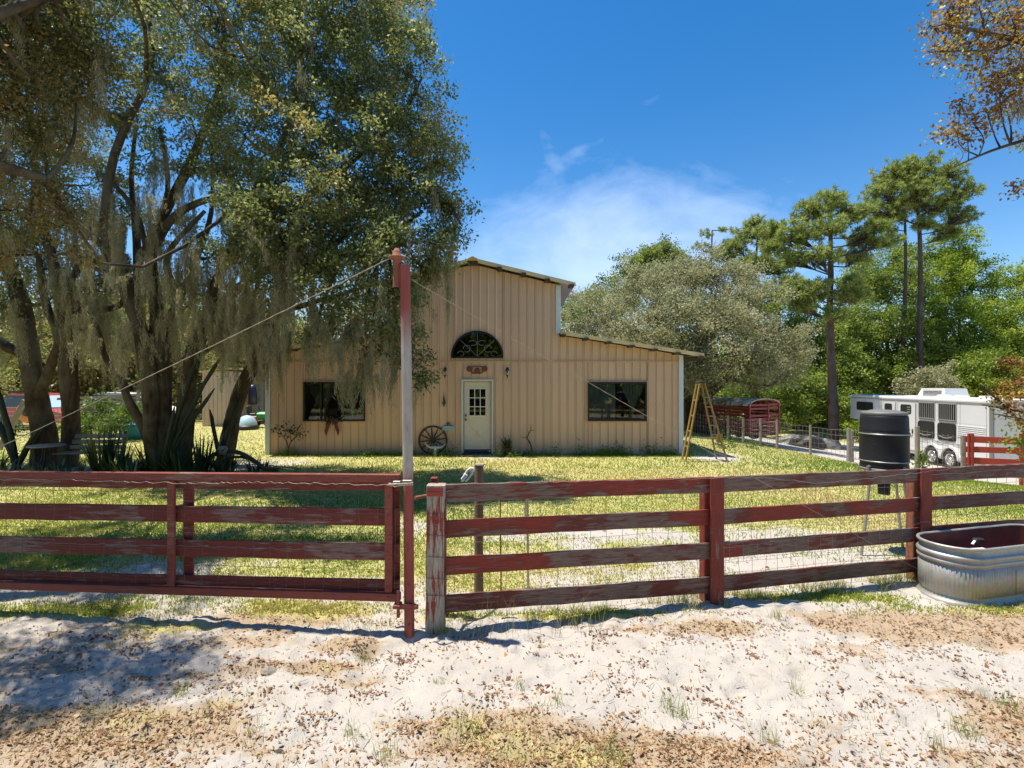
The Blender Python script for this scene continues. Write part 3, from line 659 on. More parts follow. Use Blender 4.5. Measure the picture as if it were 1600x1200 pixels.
# potted plants and branch
def spiky(parent, n, L0, L1, w, mat, name='leaves', z=.2, spread=.9, seg=4, tint=None, droop=.5, base=.03):
    gs = []; tt = []
    for i in range(n):
        a = RNG.uniform(0, 6.283); el = RNG.uniform(.15, 1)*spread; L = RNG.uniform(L0, L1); pts = []
        for k in range(seg+1):
            u = k/seg; rr = L*u*math.sin(el*(1+droop*u)); hh = L*u*math.cos(el*(1+droop*u)); pts.append(np.array([base*math.cos(a)+rr*math.cos(a), base*math.sin(a)+rr*math.sin(a), z+hh]))
        sd = np.array([-math.sin(a), math.cos(a), 0]); vs = []
        for k, p_ in enumerate(pts): ww = w*(1-(k/seg)**2)*.5+.001; vs += [p_-sd*ww, p_+sd*ww]
        gs.append((np.array(vs), np.array([[2*k, 2*k+1, 2*k+3, 2*k+2] for k in range(seg)]))); tt += [RNG.uniform(*(tint or (0, 1)))]*len(vs)
    V_, F_ = merge(gs); return np_mesh(name, V_, F_, mat, parent, attrs={'tint': tt})
def potted(x, y, label, r=.13, h=.22, n=70, L=(.2, .42), mat='dark_leaf'):
    o = thing('potted_plant', label, 'potted plant', (x, y, hz(x, y)))
    MB().lathe([(0, 0), (r*.75, 0), (r, h), (r*1.08, h), (r*1.08, h+.02), (r*.9, h+.02), (r*.88, h-.02), (0, h-.03)], (0, 0, 0), 18).build('pot', M['terracotta'], o)
    spiky(o, n, L[0], L[1], .03, M[mat], z=h-.02); return o
potted(-.14, FY-.3, 'dark pot of bushy spiky leaves by the wall next to the door')
o = thing('driftwood_branch', 'thin crooked bare branch standing against the wall right of the potted plant', 'branch', (.50, FY-.12, 0))
MB().tube([(0, 0, 0), (.06, 0, .12), (.03, 0, .3), (-.08, 0, .48), (-.03, 0, .6), (.03, 0, .7), (.04, 0, .85)], [.012, .014, .016, .017, .013, .01, .005], 6).build('stem', M['darkwood'], o)
for pts in ([(-.08, 0, .48), (-.25, 0, .49)], [(.03, 0, .7), (.14, 0, .69)], [(.03, 0, .3), (-.05, 0, .36)], [(.05, 0, .1), (-.12, 0, .05)], [(-.02, 0, .36), (.03, 0, .38)]): MB().tube(pts, [.009, .004], 5).build('twig', M['darkwood'], o)
def stems_plant(name, label, cat, loc, stems, mat, n=140, ls=.07, lw=.035, rad=.16, stemmat='darkwood', tint=(0, 1), group=None):
    o = thing(name, label, cat, loc, group=group); b_ = MB(); Cs = []
    for pts in stems: b_.tube(pts, [.02*(1-.7*i/(len(pts)-1)) for i in range(len(pts))], 6); Cs.append(np.array(pts[-1])+RNG.normal(size=(n, 3))*rad*.5)
    b_.build('stem', M[stemmat], o); C = np.concatenate(Cs); V_, F_ = leaf_geo(C, ls, lw)
    np_mesh('leaves', V_, F_, M[mat], o, attrs={'tint': np.repeat(RNG.uniform(*tint, len(C)), 4)}); return o
stems_plant('rose_shrub', 'dark twisted shrub with three leafy tufts against the tan wall by the corner', 'shrub', (-6.25, FY-.3, 0),
            [[(0, 0, 0), (.03, 0, .2), (-.02, 0, .4), (-.2, 0, .65), (-.22, 0, .72)], [(.03, 0, .2), (.1, 0, .42), (.08, 0, .68)], [(.1, 0, .4), (.25, 0, .55), (.32, 0, .66)]], 'dark_leaf', 60, .09, .05, .2)
o = thing('window_swag', 'dark maroon bow with two long tails hanging under the shaded window', 'swag', (-5.08, FY-.1, .98))
MB().lathe([(0, .05), (.05, .04), (.06, 0), (.05, -.04), (0, -.05)], (0, 0, 0), 10).build('knot', M['maroon'], o)
for s in (-1, 1):
    MB().prism([(0, 0, 0), (s*.14, -.02, .06), (s*.2, 0, -.05), (s*.12, .0, -.09)], (0, .03, 0)).build('loop', M['dark_leaf'] if 0 else M['maroon'], o)
    MB().prism([(s*.03, 0, -.02), (s*.15, -.03, -.1), (s*.21, -.02, -.3), (s*.17, 0, -.46), (s*.1, -.01, -.25)], (0, .02, 0)).build('tail', M['maroon'], o)
C = RNG.normal(size=(160, 3))*np.array([.12, .04, .06]); V_, F_ = leaf_geo(C, .08, .04); np_mesh('leaves', V_, F_, M['dark_leaf'], o, attrs={'tint': np.repeat(RNG.uniform(0, 1, 160), 4)})
tag(MB().box((-5.12, FY+.1, 1.20), (.24, .012, .18)).build('paper_notice', plain('grey_paper', (.35, .34, .32))), 'pale grey rectangular card standing inside the shaded window', 'card')

# ================================================================ STEPLADDER
o = thing('stepladder', 'tall yellow fibreglass stepladder standing open beside the house corner', 'stepladder', (4.95, 13.35, 0))
top = Vector((-.02, .12, 2.05))
for xf, yy_, m_, nm in ((.58, -.2, 'yellow', 'rail'), (.50, .30, 'yellow', 'rail'), (-.48, -.16, 'yellow_dk', 'rear_rail'), (-.42, .28, 'yellow_dk', 'rear_rail')):
    a = Vector((xf, yy_, .0)); t0 = Vector((.06 if xf > 0 else -.06, -.02 if yy_ < 0 else .2, 2.02)); MB().beam(a, t0, .03, .07, (0, 1, 0)).build(nm, M[m_], o)
for i in range(7):
    u = (i+.7)/8.2; z = 2.02*u; xa = .56-.50*u; MB().box((xa-.0, .05, z), (.09, .42-.2*u, .025)).build('step', M['steel'], o)
for i in range(4):
    u = (i+.9)/5; MB().box((-.45+.39*u, .06, 2.02*u), (.03, .38-.18*u, .03)).build('rear_brace', M['yellow_dk'], o)
MB().box((0, .09, 2.05), (.17, .30, .06), bev=.01).build('top_cap', M['darkwood'], o)
MB().beam((.42, -.14, .62), (-.36, -.12, .62), .01, .025).build('spreader', M['steel'], o)
MB().box((.41, -.13, .60), (.14, .06, .22)).build('brace_bracket', M['yellow_dk'], o)

# ================================================================ FENCE, GATE, POLE
PA, PB, PC = (-.638, 4.32), (1.93, 4.88), (4.44, 5.54)
PD = (PC[0]+2.52, PC[1]+.68)
RAILZ = [(1.149, 1.113), (.845, .80), (.53, .485), (.211, .162)]
fence = thing('board_fence', 'weathered dark red four-board fence with wire mesh crossing the front of the yard', 'fence', (PA[0], PA[1], hz(*PA)))
def fdir(a, b): return Vector((b[0]-a[0], b[1]-a[1], 0)).normalized()
PTS = [PA, PB, PC, PD]; ZT = [1.149, 1.113, 1.085, 1.06]
def board(a, b, z0, z1, h, mat, name, parent, off=.0, th=.022, seed=0, sag=.006, nseg=10):
    """a real plank a-b with slightly wavy edges, tops at z0..z1"""
    a = Vector((*a, 0)); b = Vector((*b, 0)); d = (b-a); L = d.length; d.normalize(); n_ = Vector((d.y, -d.x, 0)); rr = random.Random(seed); vs = []; fs = []
    t1 = [rr.uniform(-1, 1)*sag for _ in range(nseg+1)]; t2 = [rr.uniform(-1, 1)*sag for _ in range(nseg+1)]; t3 = [rr.uniform(-1, 1)*sag for _ in range(nseg+1)]
    for i in range(nseg+1):
        u = i/nseg; p = a+d*(L*u)+n_*(off+t3[i]); zt = z0+(z1-z0)*u+t1[i]*.6; zb = z0+(z1-z0)*u-h+t2[i]*.6; c_ = .004
        ring = [(0, zb+c_), (c_, zb), (th-c_, zb), (th, zb+c_), (th, zt-c_), (th-c_, zt), (c_, zt), (0, zt-c_)]
        vs += [p+n_*q+Vector((0, 0, z)) for q, z in ring]
    for i in range(nseg):
        for j in range(8): k = i*8+j; k2 = i*8+(j+1) % 8; fs.append((k, k+8, k2+8, k2))
    fs += [tuple(range(8)), tuple(reversed(range(nseg*8, nseg*8+8)))]
    return MB().add(vs, fs).build(name, mat, parent, True)
for s in range(3):
    a, b_ = PTS[s], PTS[s+1]; d = fdir(a, b_)
    for r_ in range(4):
        za = RAILZ[r_][0]-(ZT[0]-ZT[s])*(1+.12*r_); zb = RAILZ[r_][0]-(ZT[0]-ZT[s+1])*(1+.12*r_)
        A_ = (a[0]+d.x*(.075 if s == 0 else 0), a[1]+d.y*(.075 if s == 0 else 0))
        o = board(A_, (b_[0]-d.x*.004, b_[1]-d.y*.004), za, zb, .148, M['red_board'], 'board', fence, -.02, .026, 17*s+r_)
# posts: the bare end post, then batten-and-post pairs
d = fdir(PA, PB)
ep = MB(); n = 14; vs = []; fs = []; rr = random.Random(3)
sqr = [(-.078, -.04), (-.07, -.055), (.07, -.055), (.078, -.04), (.078, .06), (.06, .078), (-.06, .078), (-.078, .06)]
for i in range(n+1):
    z = -.45+i*(1.60)/n
    for (x_, y_) in sqr: vs.append((PA[0]+x_*(1.0-.02*i/n)+rr.uniform(-1, 1)*.0025-.012*(1-i/n), PA[1]+y_+rr.uniform(-1, 1)*.002, z))
for i in range(n):
    for j in range(8): k = i*8+j; k2 = i*8+(j+1) % 8; fs.append((k, k2, k2+8, k+8))
fs.append(tuple(range(n*8, n*8+8))); ep.add(vs, fs).build('end_post', M['bare_post'], fence, True)['label'] = 'bare silvery end post with red paint peeling off'
MB().box((PA[0]-.002, PA[1]-.0575, 1.10), (.135, .004, .07)).build('paint_patch', M['red_fresh'], fence, True)
MB().box((PA[0]+.0795, PA[1]-.0, .62), (.004, .085, .82)).build('paint_patch', M['red_post'], fence, True)
for (px_, py_), zt in zip(PTS[1:], ZT[1:]):
    d = fdir(PA, PB); nn = Vector((d.y, -d.x, 0))
    c_ = Vector((px_, py_, (zt-.4)/2)); MB().box(c_+nn*.040, (.142, .024, zt+.4+.006), (d, -nn, Vector((0, 0, 1))), .004).build('batten', M['red_post'], fence, True)
    MB().box(c_-nn*.065-d*.045, (.10, .09, zt+.32), (d, -nn, Vector((0, 0, 1))), .005).build('post', M['red_post'] if px_ < 3 else M['rust'], fence, True)
# nail heads
nl = MB()
for s in (1, 2):
    for r_ in range(4):
        z = RAILZ[r_][0]-(ZT[0]-ZT[s])*(1+.12*r_)-.05; px_, py_ = PTS[s]; d = fdir(PA, PB); nn = Vector((d.y, -d.x, 0))
        for q in (-.04, .03): p = Vector((px_, py_, z))+d*q+nn*.053; nl.box(p, (.008, .004, .008))
nl.build('nail_heads', M['rust'], fence, True)['kind'] = 'stuff'
# woven wire behind the boards
def mesh_wire(parent, a, b, zf, zb_, dxx, hs, off, mat, name='wire_mesh', r=.002, seed=5, yj=.008):
    a = np.array([*a, 0.]); b = np.array([*b, 0.]); L = np.linalg.norm(b-a); d = (b-a)/L; n_ = np.array([d[1], -d[0], 0]); rg = np.random.default_rng(seed)
    k = int(L/dxx); m_ = len(hs); G = np.zeros((k+1, m_, 3))
    for j, h in enumerate(hs):
        wave = np.cumsum(rg.normal(size=k+1))*.0022; wave -= np.linspace(wave[0], wave[-1], k+1)
        for i in range(k+1):
            u = i/k; G[i, j] = a+d*(L*u+rg.normal()*.006)+n_*(off+rg.normal()*yj)+np.array([0, 0, zf+(zb_-zf)*u-(zf*0)+h+wave[i]+rg.normal()*.004])
    S = [(G[i, j], G[i+1, j]) for i in range(k) for j in range(m_)]+[(G[i, j], G[i, j+1]) for i in range(k+1) for j in range(m_-1)]
    V_, F_ = stick_geo(np.array([s[0] for s in S]), np.array([s[1] for s in S]), r, r, 3)
    o = np_mesh(name, V_, F_, mat, parent, True); o['kind'] = 'stuff'; return o
HS = [-1.17, -1.07, -.95, -.82, -.67, -.52, -.36, -.19, -.06]
for s in range(3): mesh_wire(fence, PTS[s], PTS[s+1], ZT[s], ZT[s+1], .152, HS, -.045 if s < 2 else .03, M['rustwire'], seed=5+s)
mesh_wire(fence, PB, PC, ZT[1], ZT[2], .152, [-.82, -.52], .022, M['galv'], r=.0016, seed=21, yj=.003)
# loose smooth wire strung along the top board
def wire(parent, pts, r=.0022, mat='galv', name='loose_wire', wob=.008, seed=1, n=60, twist=False):
    pts = [Vector(p) for p in pts]; rg = random.Random(seed); out = []; segs = len(pts)-1
    for i in range(n+1):
        u = i/n*segs; k = min(int(u), segs-1); p = pts[k].lerp(pts[k+1], u-k); out.append(p+Vector((rg.uniform(-1, 1), 0, rg.uniform(-1, 1)))*wob)
    V_, F_ = stick_geo(np.array([tuple(p) for p in out[:-1]]), np.array([tuple(p) for p in out[1:]]), r, r, 5)
    return np_mesh(name, V_, F_, M[mat], parent, parent is not None)
def frontp(s, u, dz, off=.03):
    a, b_ = PTS[s], PTS[s+1]; d = fdir(a, b_); nn = Vector((d.y, -d.x, 0)); p = Vector((*a, 0)).lerp(Vector((*b_, 0)), u)+nn*off; p.z = ZT[s]+(ZT[s+1]-ZT[s])*u+dz; return p
wire(fence, [frontp(0, .03, .01), frontp(0, .4, .004), frontp(0, .7, .0), frontp(1, 0, .0, .06), frontp(1, .2, -.01), frontp(1, .45, -.10), frontp(1, .75, -.07), frontp(1, 1, -.02, .06), frontp(2, .3, .02), frontp(2, 1, .0)], seed=4, n=110)
wire(fence, [frontp(0, .35, -.635), frontp(0, .7, -.60), frontp(0, .98, -.62), frontp(1, .03, -.66, .06), frontp(1, .4, -.64), frontp(1, .8, -.62)], seed=6, n=80, r=.0018)
wire(fence, [frontp(1, .8, -.63), frontp(1, .97, -.56, .06), frontp(1, 1.0, -.55, .08)], seed=7, n=12, r=.002)

gate = thing('farm_gate', 'wide dark red plank gate in an angle-iron frame hung on cables', 'gate', (-.97, 4.30, .2))
GA = Vector((-.925, 4.30, 0)); GB = Vector((-4.67, 4.67, 0)); GD = (GB-GA)/1.0
def gpt(u, z, off=0):  # u along gate; off toward the camera
    d = (GB-GA).normalized(); nn = Vector((-d.y, d.x, 0)); nn = nn if nn.y < 0 else -nn
    p = GA+(GB-GA)*u+nn*off; p.z = z; return p
UE = 1.13
def gz(zr, zl, u): return zr+(zl-zr)*u
def gboard(zr, zl, h, k): 
    a, b_ = gpt(0.005, 0, -.012), gpt(UE, 0, -.012); return board((b_.x, b_.y), (a.x, a.y), gz(zr, zl, UE), zr, h, M['red_gate_board'], 'board', gate, 0, .024, 90+k, .006, 16)
for k, (zr, zl) in enumerate(((1.235, 1.20), (.954, .914), (.661, .61), (.355, .304))): gboard(zr, zl, .132 if k in (0, 3) else .145, k)
def gbar(u0, z0, u1, z1, w, hgt, off, name, mat='red_metal'): return MB().beam(gpt(u0, z0, off), gpt(u1, z1, off), w, hgt, (0, 0, 1) if u0 != u1 else (1, 0, 0), .003).build(name, M[mat], gate, True)
gbar(0, 1.219, UE, gz(1.219, 1.182, UE), .06, .062, .045, 'top_rail'); gbar(0, .232, UE, gz(.232, .189, UE), .06, .066, .045, 'bottom_rail')
gbar(.026, .265, .026, 1.187, .03, .064, .045, 'stile'); gbar(1.1, .23, 1.1, 1.15, .03, .06, .045, 'stile')
mu = .543; gbar(mu, .24, mu, 1.165, .03, .062, .045, 'stile')
for u in (.026, mu-.022): gbar(u, .225, u, 1.16, .022, .125 if u < .1 else .09, -.055, 'back_stile', 'red_gate_board')
bl = MB()
for (u, z) in ((.026, 1.22), (.026, 1.05), (.026, .9), (.026, .6), (.026, .3), (.026, .232), (.02, 1.22), (.13, 1.22), (.15, .232), (.02, .232), (mu, 1.15), (mu, .8), (mu, .5)): bl.box(gpt(u, z, .078), (.014, .008, .014))
bl.build('bolt_heads', M['rust'], gate, True)['kind'] = 'stuff'
ga, gb = gpt(UE, 0), gpt(0.01, 0)
mesh_wire(gate, (ga.x, ga.y), (gb.x, gb.y), gz(1.25, 1.215, UE), 1.25, .152, [-1.04, -.93, -.8, -.66, -.5, -.33, -.17], .055, M['rustwire'], seed=33)
wire(gate, [gpt(0.02, 1.165, .085), gpt(.3, 1.17, .085), gpt(.5, 1.145, .085), gpt(.8, 1.155, .085), gpt(UE, 1.14, .085)], seed=9, n=110, r=.0022)
wire(gate, [gpt(0.02, .60, .05), gpt(.4, .60, .05), gpt(.9, .58, .05), gpt(UE, .58, .05)], seed=10, n=90, r=.0016)
# pole
pole = thing('gate_pole', 'tall leaning steel pole with faded red and whitish paint carrying the gate', 'pole', (-.855, 4.26, hz(-.855, 4.26)))
MB().tube([(-.852, 4.26, -.4), (-.858, 4.26, .6), (-.872, 4.26, 1.8), (-.890, 4.26, 2.985)], [.042, .042, .042, .042], 20).build('pole_tube', M['pole'], pole, True)
px0 = -.962; h = MB(); h.tube([(px0, 4.26, 2.80), (px0, 4.26, 3.02)], .029, 14); h.build('hinge_sleeve', M['rust'], pole, True)
MB().tube([(px0+.003, 4.262, 2.80), (px0+.003, 4.262, 2.83)], .034, 14).build('sleeve_collar', M['rust'], pole, True)
MB().lathe([(0, .0), (.036, 0), (.036, .035), (.036, .036), (.072, .042), (.074, .052), (.07, .058), (.04, .062), (.036, .062), (.036, .10), (.032, .105), (.026, .108), (.018, .128), (0, .131)], (px0+.004, 4.26, 3.0), 18).build('turntable_cap', M['rust'], pole, True)
MB().box((-.93, 4.26, 2.9), (.06, .03, .18)).build('weld_plate', M['red_metal'], pole, True)
for z, nm in ((.172, 'lower_bracket'), (1.19, 'upper_bracket')):
    bq = MB(); bq.box((-.86, 4.205, z), (.15 if z < 1 else .08, .02, .045), bev=.004); bq.box((-.945, 4.23, z), (.06, .09, .03), bev=.004)
    if z < 1: bq.tube([(-.935, 4.21, z-.09), (-.935, 4.21, z+.13)], .014, 8); bq.tube([(-.77, 4.2, z), (-.80, 4.2, z)], .02, 8)
    bq.build(nm, M['red_metal'] if z < 1 else M['galv'], pole, True)
hl = MB()
for (x_, z) in ((-.862, .88), (-.858, .68), (-.858, .64), (-.855, .35), (-.85, .02)): hl.lathe([(0, 0), (.009, 0), (.009, .004)], (x_, 4.219, z), 8, True, (Vector((1, 0, 0)), Vector((0, 0, 1)), Vector((0, -1, 0))))
hl.build('bolt_holes', M['black'], pole, True)['kind'] = 'stuff'
def cable(a, b_, label, r=.0055, seed=1, n=90):
    a = Vector(a); b_ = Vector(b_); pts = [a.lerp(b_, i/n) for i in range(n+1)]; rg = random.Random(seed)
    pts = [p+Vector((0, 0, -.018*math.sin(math.pi*i/n)+rg.uniform(-1, 1)*.002)) for i, p in enumerate(pts)]; gs = []
    for ph in (0, math.pi):
        q = [np.array(p)+.7*r*np.array([math.cos(i*1.3+ph), 0, math.sin(i*1.3+ph)]) for i, p in enumerate(pts)]
        gs.append(stick_geo(np.array(q[:-1]), np.array(q[1:]), r*.75, r*.75, 5))
    V_, F_ = merge(gs); return tag(np_mesh('stay_cable', V_, F_, M['cable']), label, 'cable')
cable((-1.03, 4.26, 3.04), gpt(UE-.02, 1.24, .02), 'twisted tan cable sloping from the pole cap down to the outer end of the gate', .0034, 1)
cable((-.84, 4.27, 2.87), (4.40, 5.42, -.02), 'thin pale guy cable from the pole top across the house to the fence foot', .0018, 2, 130)
wd = thing('wire_binding', 'pale knotted rag of wire tying the gate corner to the pole', 'wire tie', (-.95, 4.18, 1.18))
for i in range(4): MB().tube([(-.06+.01*i, -.01, .012*math.sin(i*2)), (0, -.03-.004*i, .01*math.cos(i*3)), (.08, -.02, .012*math.sin(i)), (.14, .01, .004*i)], .008-.001*i, 5).build('wrap', M['cable'], wd)
# posts and bits behind the end post
o = thing('hinge_post', 'squat red-brown stub post just behind the bare fence end post', 'post', (-.70, 4.62, hz(-.7, 4.6)))
MB().box((0, 0, .56), (.065, .07, 1.34), bev=.006).build('post', M['red_post'], o)
o = thing('brace_post', 'round brown timber brace post standing behind the fence near the white loop', 'post', (-.33, 5.08, hz(-.33, 5.08)))
MB().tube([(0, 0, -.2), (0, 0, .5), (.003, 0, 1.26)], [.047, .045, .044], 12).build('post', M['oldwood'], o); MB().lathe([(0, .012), (.05, .01), (.056, 0), (.04, -.01)], (0.01, 0, 1.27), 7, False).build('top_cap', M['greywood'], o)
o = tag(MB().tube([(-.83, 4.38, 1.025), (-.5, 4.75, 1.015), (-.30, 5.03, 1.01)], [.017]*3, 8).build('brace_bar', M['rust']), 'rusty horizontal bar bracing the pole to the brown timber post', 'bar')
for x_, lab, r_ in ((-.105, 'thin rusty rod standing behind the fence boards', .007), (.16, 'grey steel T-post standing behind the fence boards', .012)):
    o = thing('fence_stake', lab, 'stake', (x_, 5.0, hz(x_, 5)))
    MB().tube([(0, 0, -.2), (-.01, 0, .98)], r_, 6).build('rod', M['rust'] if r_ < .01 else M['steel'], o)
    if r_ > .01:
        st = MB()
        for i in range(12): st.box((-.002, -.015, .1+i*.07), (.012, .012, .012))
        st.build('studs', M['steel'], o)['kind'] = 'stuff'
        MB().box((-.03, 0, .8), (.012, .01, .25)).build('clip_strap', M['steel'], o)
o = thing('plastic_loop', 'white plastic loop handle sticking up over the top fence board', 'handle', (-.40, 4.62, 1.14))
MB().tube([(-.05, 0, -.02), (-.03, 0, .04), (.0, 0, .085), (.025, 0, .10), (.05, 0, .098), (.055, 0, .08), (.04, 0, .068), (.03, 0, .04), (.01, 0, .01), (-.02, 0, -.02)], [.009, .009, .009, .011, .012, .011, .009, .008, .008, .009], 8).build('loop_handle', M['white'], o)
MB().box((-.03, 0, .02), (.035, .03, .07), (Vector((.8, 0, -.6)), Vector((0, 1, 0)), Vector((.6, 0, .8))), .006).build('clip_body', M['white'], o)
# hand-twisted wire around the end post
tw = thing('post_wire', 'rusty wire loops wound around the bare fence end post', 'wire', (PA[0], PA[1], .5))
for z in (1.10, .92, .74, .56, .38, .24): MB().tube([(PA[0]-.10, PA[1]-.02, z), (PA[0]-.06, PA[1]-.062, z+.004), (PA[0]+.07, PA[1]-.062, z-.004), (PA[0]+.12, PA[1]-.03, z+.006)], .0022, 4).build('loop', M['rustwire'], tw, True)

# ================================================================ STOCK TANK
ax = Vector((.967, .254, 0)); nv = Vector((-.254, .967, 0)); Lh = 1.25; TR = .295
gzk = hz(4.6, 5)-.03; tank = thing('stock_tank', 'galvanised oval stock tank with ribbed sides, rust streaks and dark rusty lining', 'water tank', (4.43, 5.13, gzk), math.atan2(ax.y, ax.x)); tank.scale = (.96, .96, .95)
def oval(r, n=28, flute=0, nstr=36):
    pts = []
    def add(x, y, nx_, ny_, s_):
        k = r+(flute*(abs(math.sin(s_*math.pi))-.5) if flute else 0); pts.append((x+nx_*k, y+ny_*k))
    per = .034; s_ = 0
    na = max(n, int(math.pi*TR/.034)*4) if flute else n; ns = int(Lh/.034)*4 if flute else nstr
    for i in range(na): a = math.pi/2+math.pi*i/na; add(0, 0, math.cos(a), math.sin(a), i/4)
    for i in range(ns): add(Lh*i/ns, 0, 0, -1, i/4)
    for i in range(na): a = -math.pi/2+math.pi*i/na; add(Lh, 0, math.cos(a), math.sin(a), i/4)
    for i in range(ns): add(Lh-Lh*i/ns, 0, 0, 1, i/4)
    return pts
def ovalskin(prof, flute=0, n=28):
    m_ = MB(); vs = []; fs = []; k = None
    for (r, z) in prof:
        p = oval(r, n, flute); k = len(p); vs += [(x, y, z) for x, y in p]
    for i in range(len(prof)-1):
        for j in range(k): a = i*k+j; b2 = i*k+(j+1) % k; fs.append((a, b2, b2+k, a+k))
    return m_.add(vs, fs, True)
ovalskin([(TR-.012, .10), (TR-.008, .12)]+[(TR, .125), (TR, .385)]+[(TR-.008, .39), (TR-.012, .41)], .0055).build('fluted_side', M['tank'], tank)
ovalskin([(TR-.02, 0), (TR+.012, .003), (TR+.022, .02), (TR+.022, .035), (TR+.01, .055), (TR-.012, .075), (TR-.012, .105)], n=40).build('base_band', M['tank'], tank)
ovalskin([(TR-.013, .405), (TR-.006, .415), (TR+.012, .425), (TR+.016, .44), (TR+.008, .455), (TR-.006, .465), (TR+.004, .475), (TR+.018, .49), (TR+.02, .505), (TR+.006, .52), (TR-.006, .527), (TR-.004, .585)], n=40).build('upper_band', M['tank'], tank)
ovalskin([(TR-.004, .583), (TR+.012, .588), (TR+.018, .598), (TR+.014, .610), (TR, .615), (TR-.012, .608), (TR-.014, .595)], n=40).build('rolled_rim', M['tank'], tank)
ovalskin([(TR-.016, .60), (TR-.016, .54), (TR-.018, .04)], n=40).build('inner_lining', M['tankin'], tank)
pl = oval(TR-.02, 28); MB().add([(x, y, .05) for x, y in pl], [tuple(range(len(pl)))]).build('floor', M['tankin'], tank)
MB().lathe([(0, .0), (.02, 0), (.022, .02), (0, .022)], (.30, -.30, .03), 10, True, (Vector((1, 0, 0)), Vector((0, 0, 1)), Vector((0, -1, 0)))).build('drain_plug', M['galv'], tank)
MB().box((.37, -.316, .25), (.005, .004, .27)).build('side_seam', M['rust'], tank)
o = thing('float_valve', 'small black float valve clipped inside the stock tank', 'float valve', tuple(Vector((4.395, 5.12, gzk+.50))+ax*.55+nv*.12))
MB().box((0, 0, 0), (.10, .06, .05), bev=.012).build('valve_body', M['black'], o); MB().beam((-.02, 0, .02), (-.09, -.03, -.03), .02, .01).build('arm', M['white'], o)
MB().prism([tuple(Vector((4.395, 5.12, gzk+.44))+ax*a+nv*b2) for a, b2 in ((-.05, -.2), (.5, -.2), (.5, .05), (.05, .1))], (0, 0, .012)).build('float_board', M['white'], None)
bpy.data.objects['float_board']['label'] = 'thin pale board lying inside the stock tank'; bpy.data.objects['float_board']['category'] = 'board'

# ================================================================ BARREL FEEDER
fx, fyy = 4.83, 6.65; o = thing('barrel_feeder', 'black ribbed plastic barrel game feeder on three zinc legs behind the fence', 'feeder', (fx, fyy, -.2)); o.scale = (.93, .93, 1)
prof = [(0, 1.10), (.20, 1.10), (.265, 1.115), (.285, 1.14), (.287, 1.155), (.281, 1.165), (.281, 1.195), (.291, 1.20), (.294, 1.21), (.289, 1.225), (.289, 1.53), (.294, 1.545), (.298, 1.56), (.294, 1.575), (.286, 1.59), (.286, 1.60), (.29, 1.615), (.284, 1.63), (.280, 1.76), (.275, 1.79), (.255, 1.81), (.24, 1.815)]
MB().lathe(prof, (0, 0, 0), 40).build('barrel', M['barrel'], o)
MB().lathe([(.26, 1.80), (.272, 1.805), (.272, 1.83), (.262, 1.84), (.2, 1.85), (.15, 1.862), (0, 1.87)], (0, 0, 0), 32).build('lid', M['lid'], o)
MB().lathe([(.20, 1.10), (.20, 1.07), (.17, 1.04), (.12, 1.01), (.075, .985), (0, .985)], (0, 0, 0), 24).build('funnel', M['steel'], o)
MB().lathe([(.05, .99), (.05, .95), (.075, .95), (.075, .78), (.07, .77), (0, .77)], (0, 0, 0), 16).build('spinner_box', M['black'], o)
MB().lathe([(.2945, 1.553), (.3005, 1.556), (.3005, 1.566), (.2945, 1.569)], (0, 0, 0), 40).build('upper_band', M['steel'], o); MB().lathe([(.2905, 1.205), (.2965, 1.207), (.2965, 1.215), (.2905, 1.218)], (0, 0, 0), 40).build('lower_rib_glint', M['steel'], o)  # bright steel rings stand in for highlights on the barrel's plastic ribs
MB().lathe([(.292, 1.09), (.296, 1.09), (.296, 1.125), (.292, 1.125)], (0, 0, 0), 40).build('leg_ring', M['lid'], o)
for a in (200, 285, 25):
    a = math.radians(a); c, s = math.cos(a), math.sin(a); kk = 1.0
    MB().tube([(.285*c, .285*s, 1.16), (.287*c, .287*s, .95), (.36*c, .36*s, .45), (.47*c, .47*s, -.05)], .018, 8).build('leg', M['steel'], o)
    MB().tube([(.30*c, .30*s, 1.15), (.30*c, .30*s, 1.02)], .027, 8).build('leg_socket', M['lid'], o)
# ================================================================ TREES
def smooth_path(pts, rad, k=4):
    """Catmull-Rom through points"""
    p = [np.array(q, float) for q in pts]; out = []; ro = []
    for i in range(len(p)-1):
        a = p[max(i-1, 0)]; b = p[i]; c = p[i+1]; d = p[min(i+2, len(p)-1)]
        for j in range(k):
            t = j/k; out.append(.5*((2*b)+(-a+c)*t+(2*a-5*b+4*c-d)*t*t+(-a+3*b-3*c+d)*t**3)); ro.append(rad[i]*(1-t)+rad[i+1]*t)
    out.append(p[-1]); ro.append(rad[-1]); return out, ro
def knob_tube(m_, pts, rad, n, seed):
    """trunk tube with lumpy cross-section"""
    base = len(m_.v); m_.tube(pts, rad, n, True)
    rg = np.random.default_rng(seed)
    for i, (p, r) in enumerate(zip(pts, rad)):
        for j in range(n):
            k = base+i*n+j; v = np.array(m_.v[k]); q = v-np.array(p); a = 2*math.pi*j/n
            f = 1+.13*math.sin(3*a+i*.35+seed)+.08*math.sin(5*a-i*.5+seed*2)+rg.normal()*.035; m_.v[k] = tuple(np.array(p)+q*f)
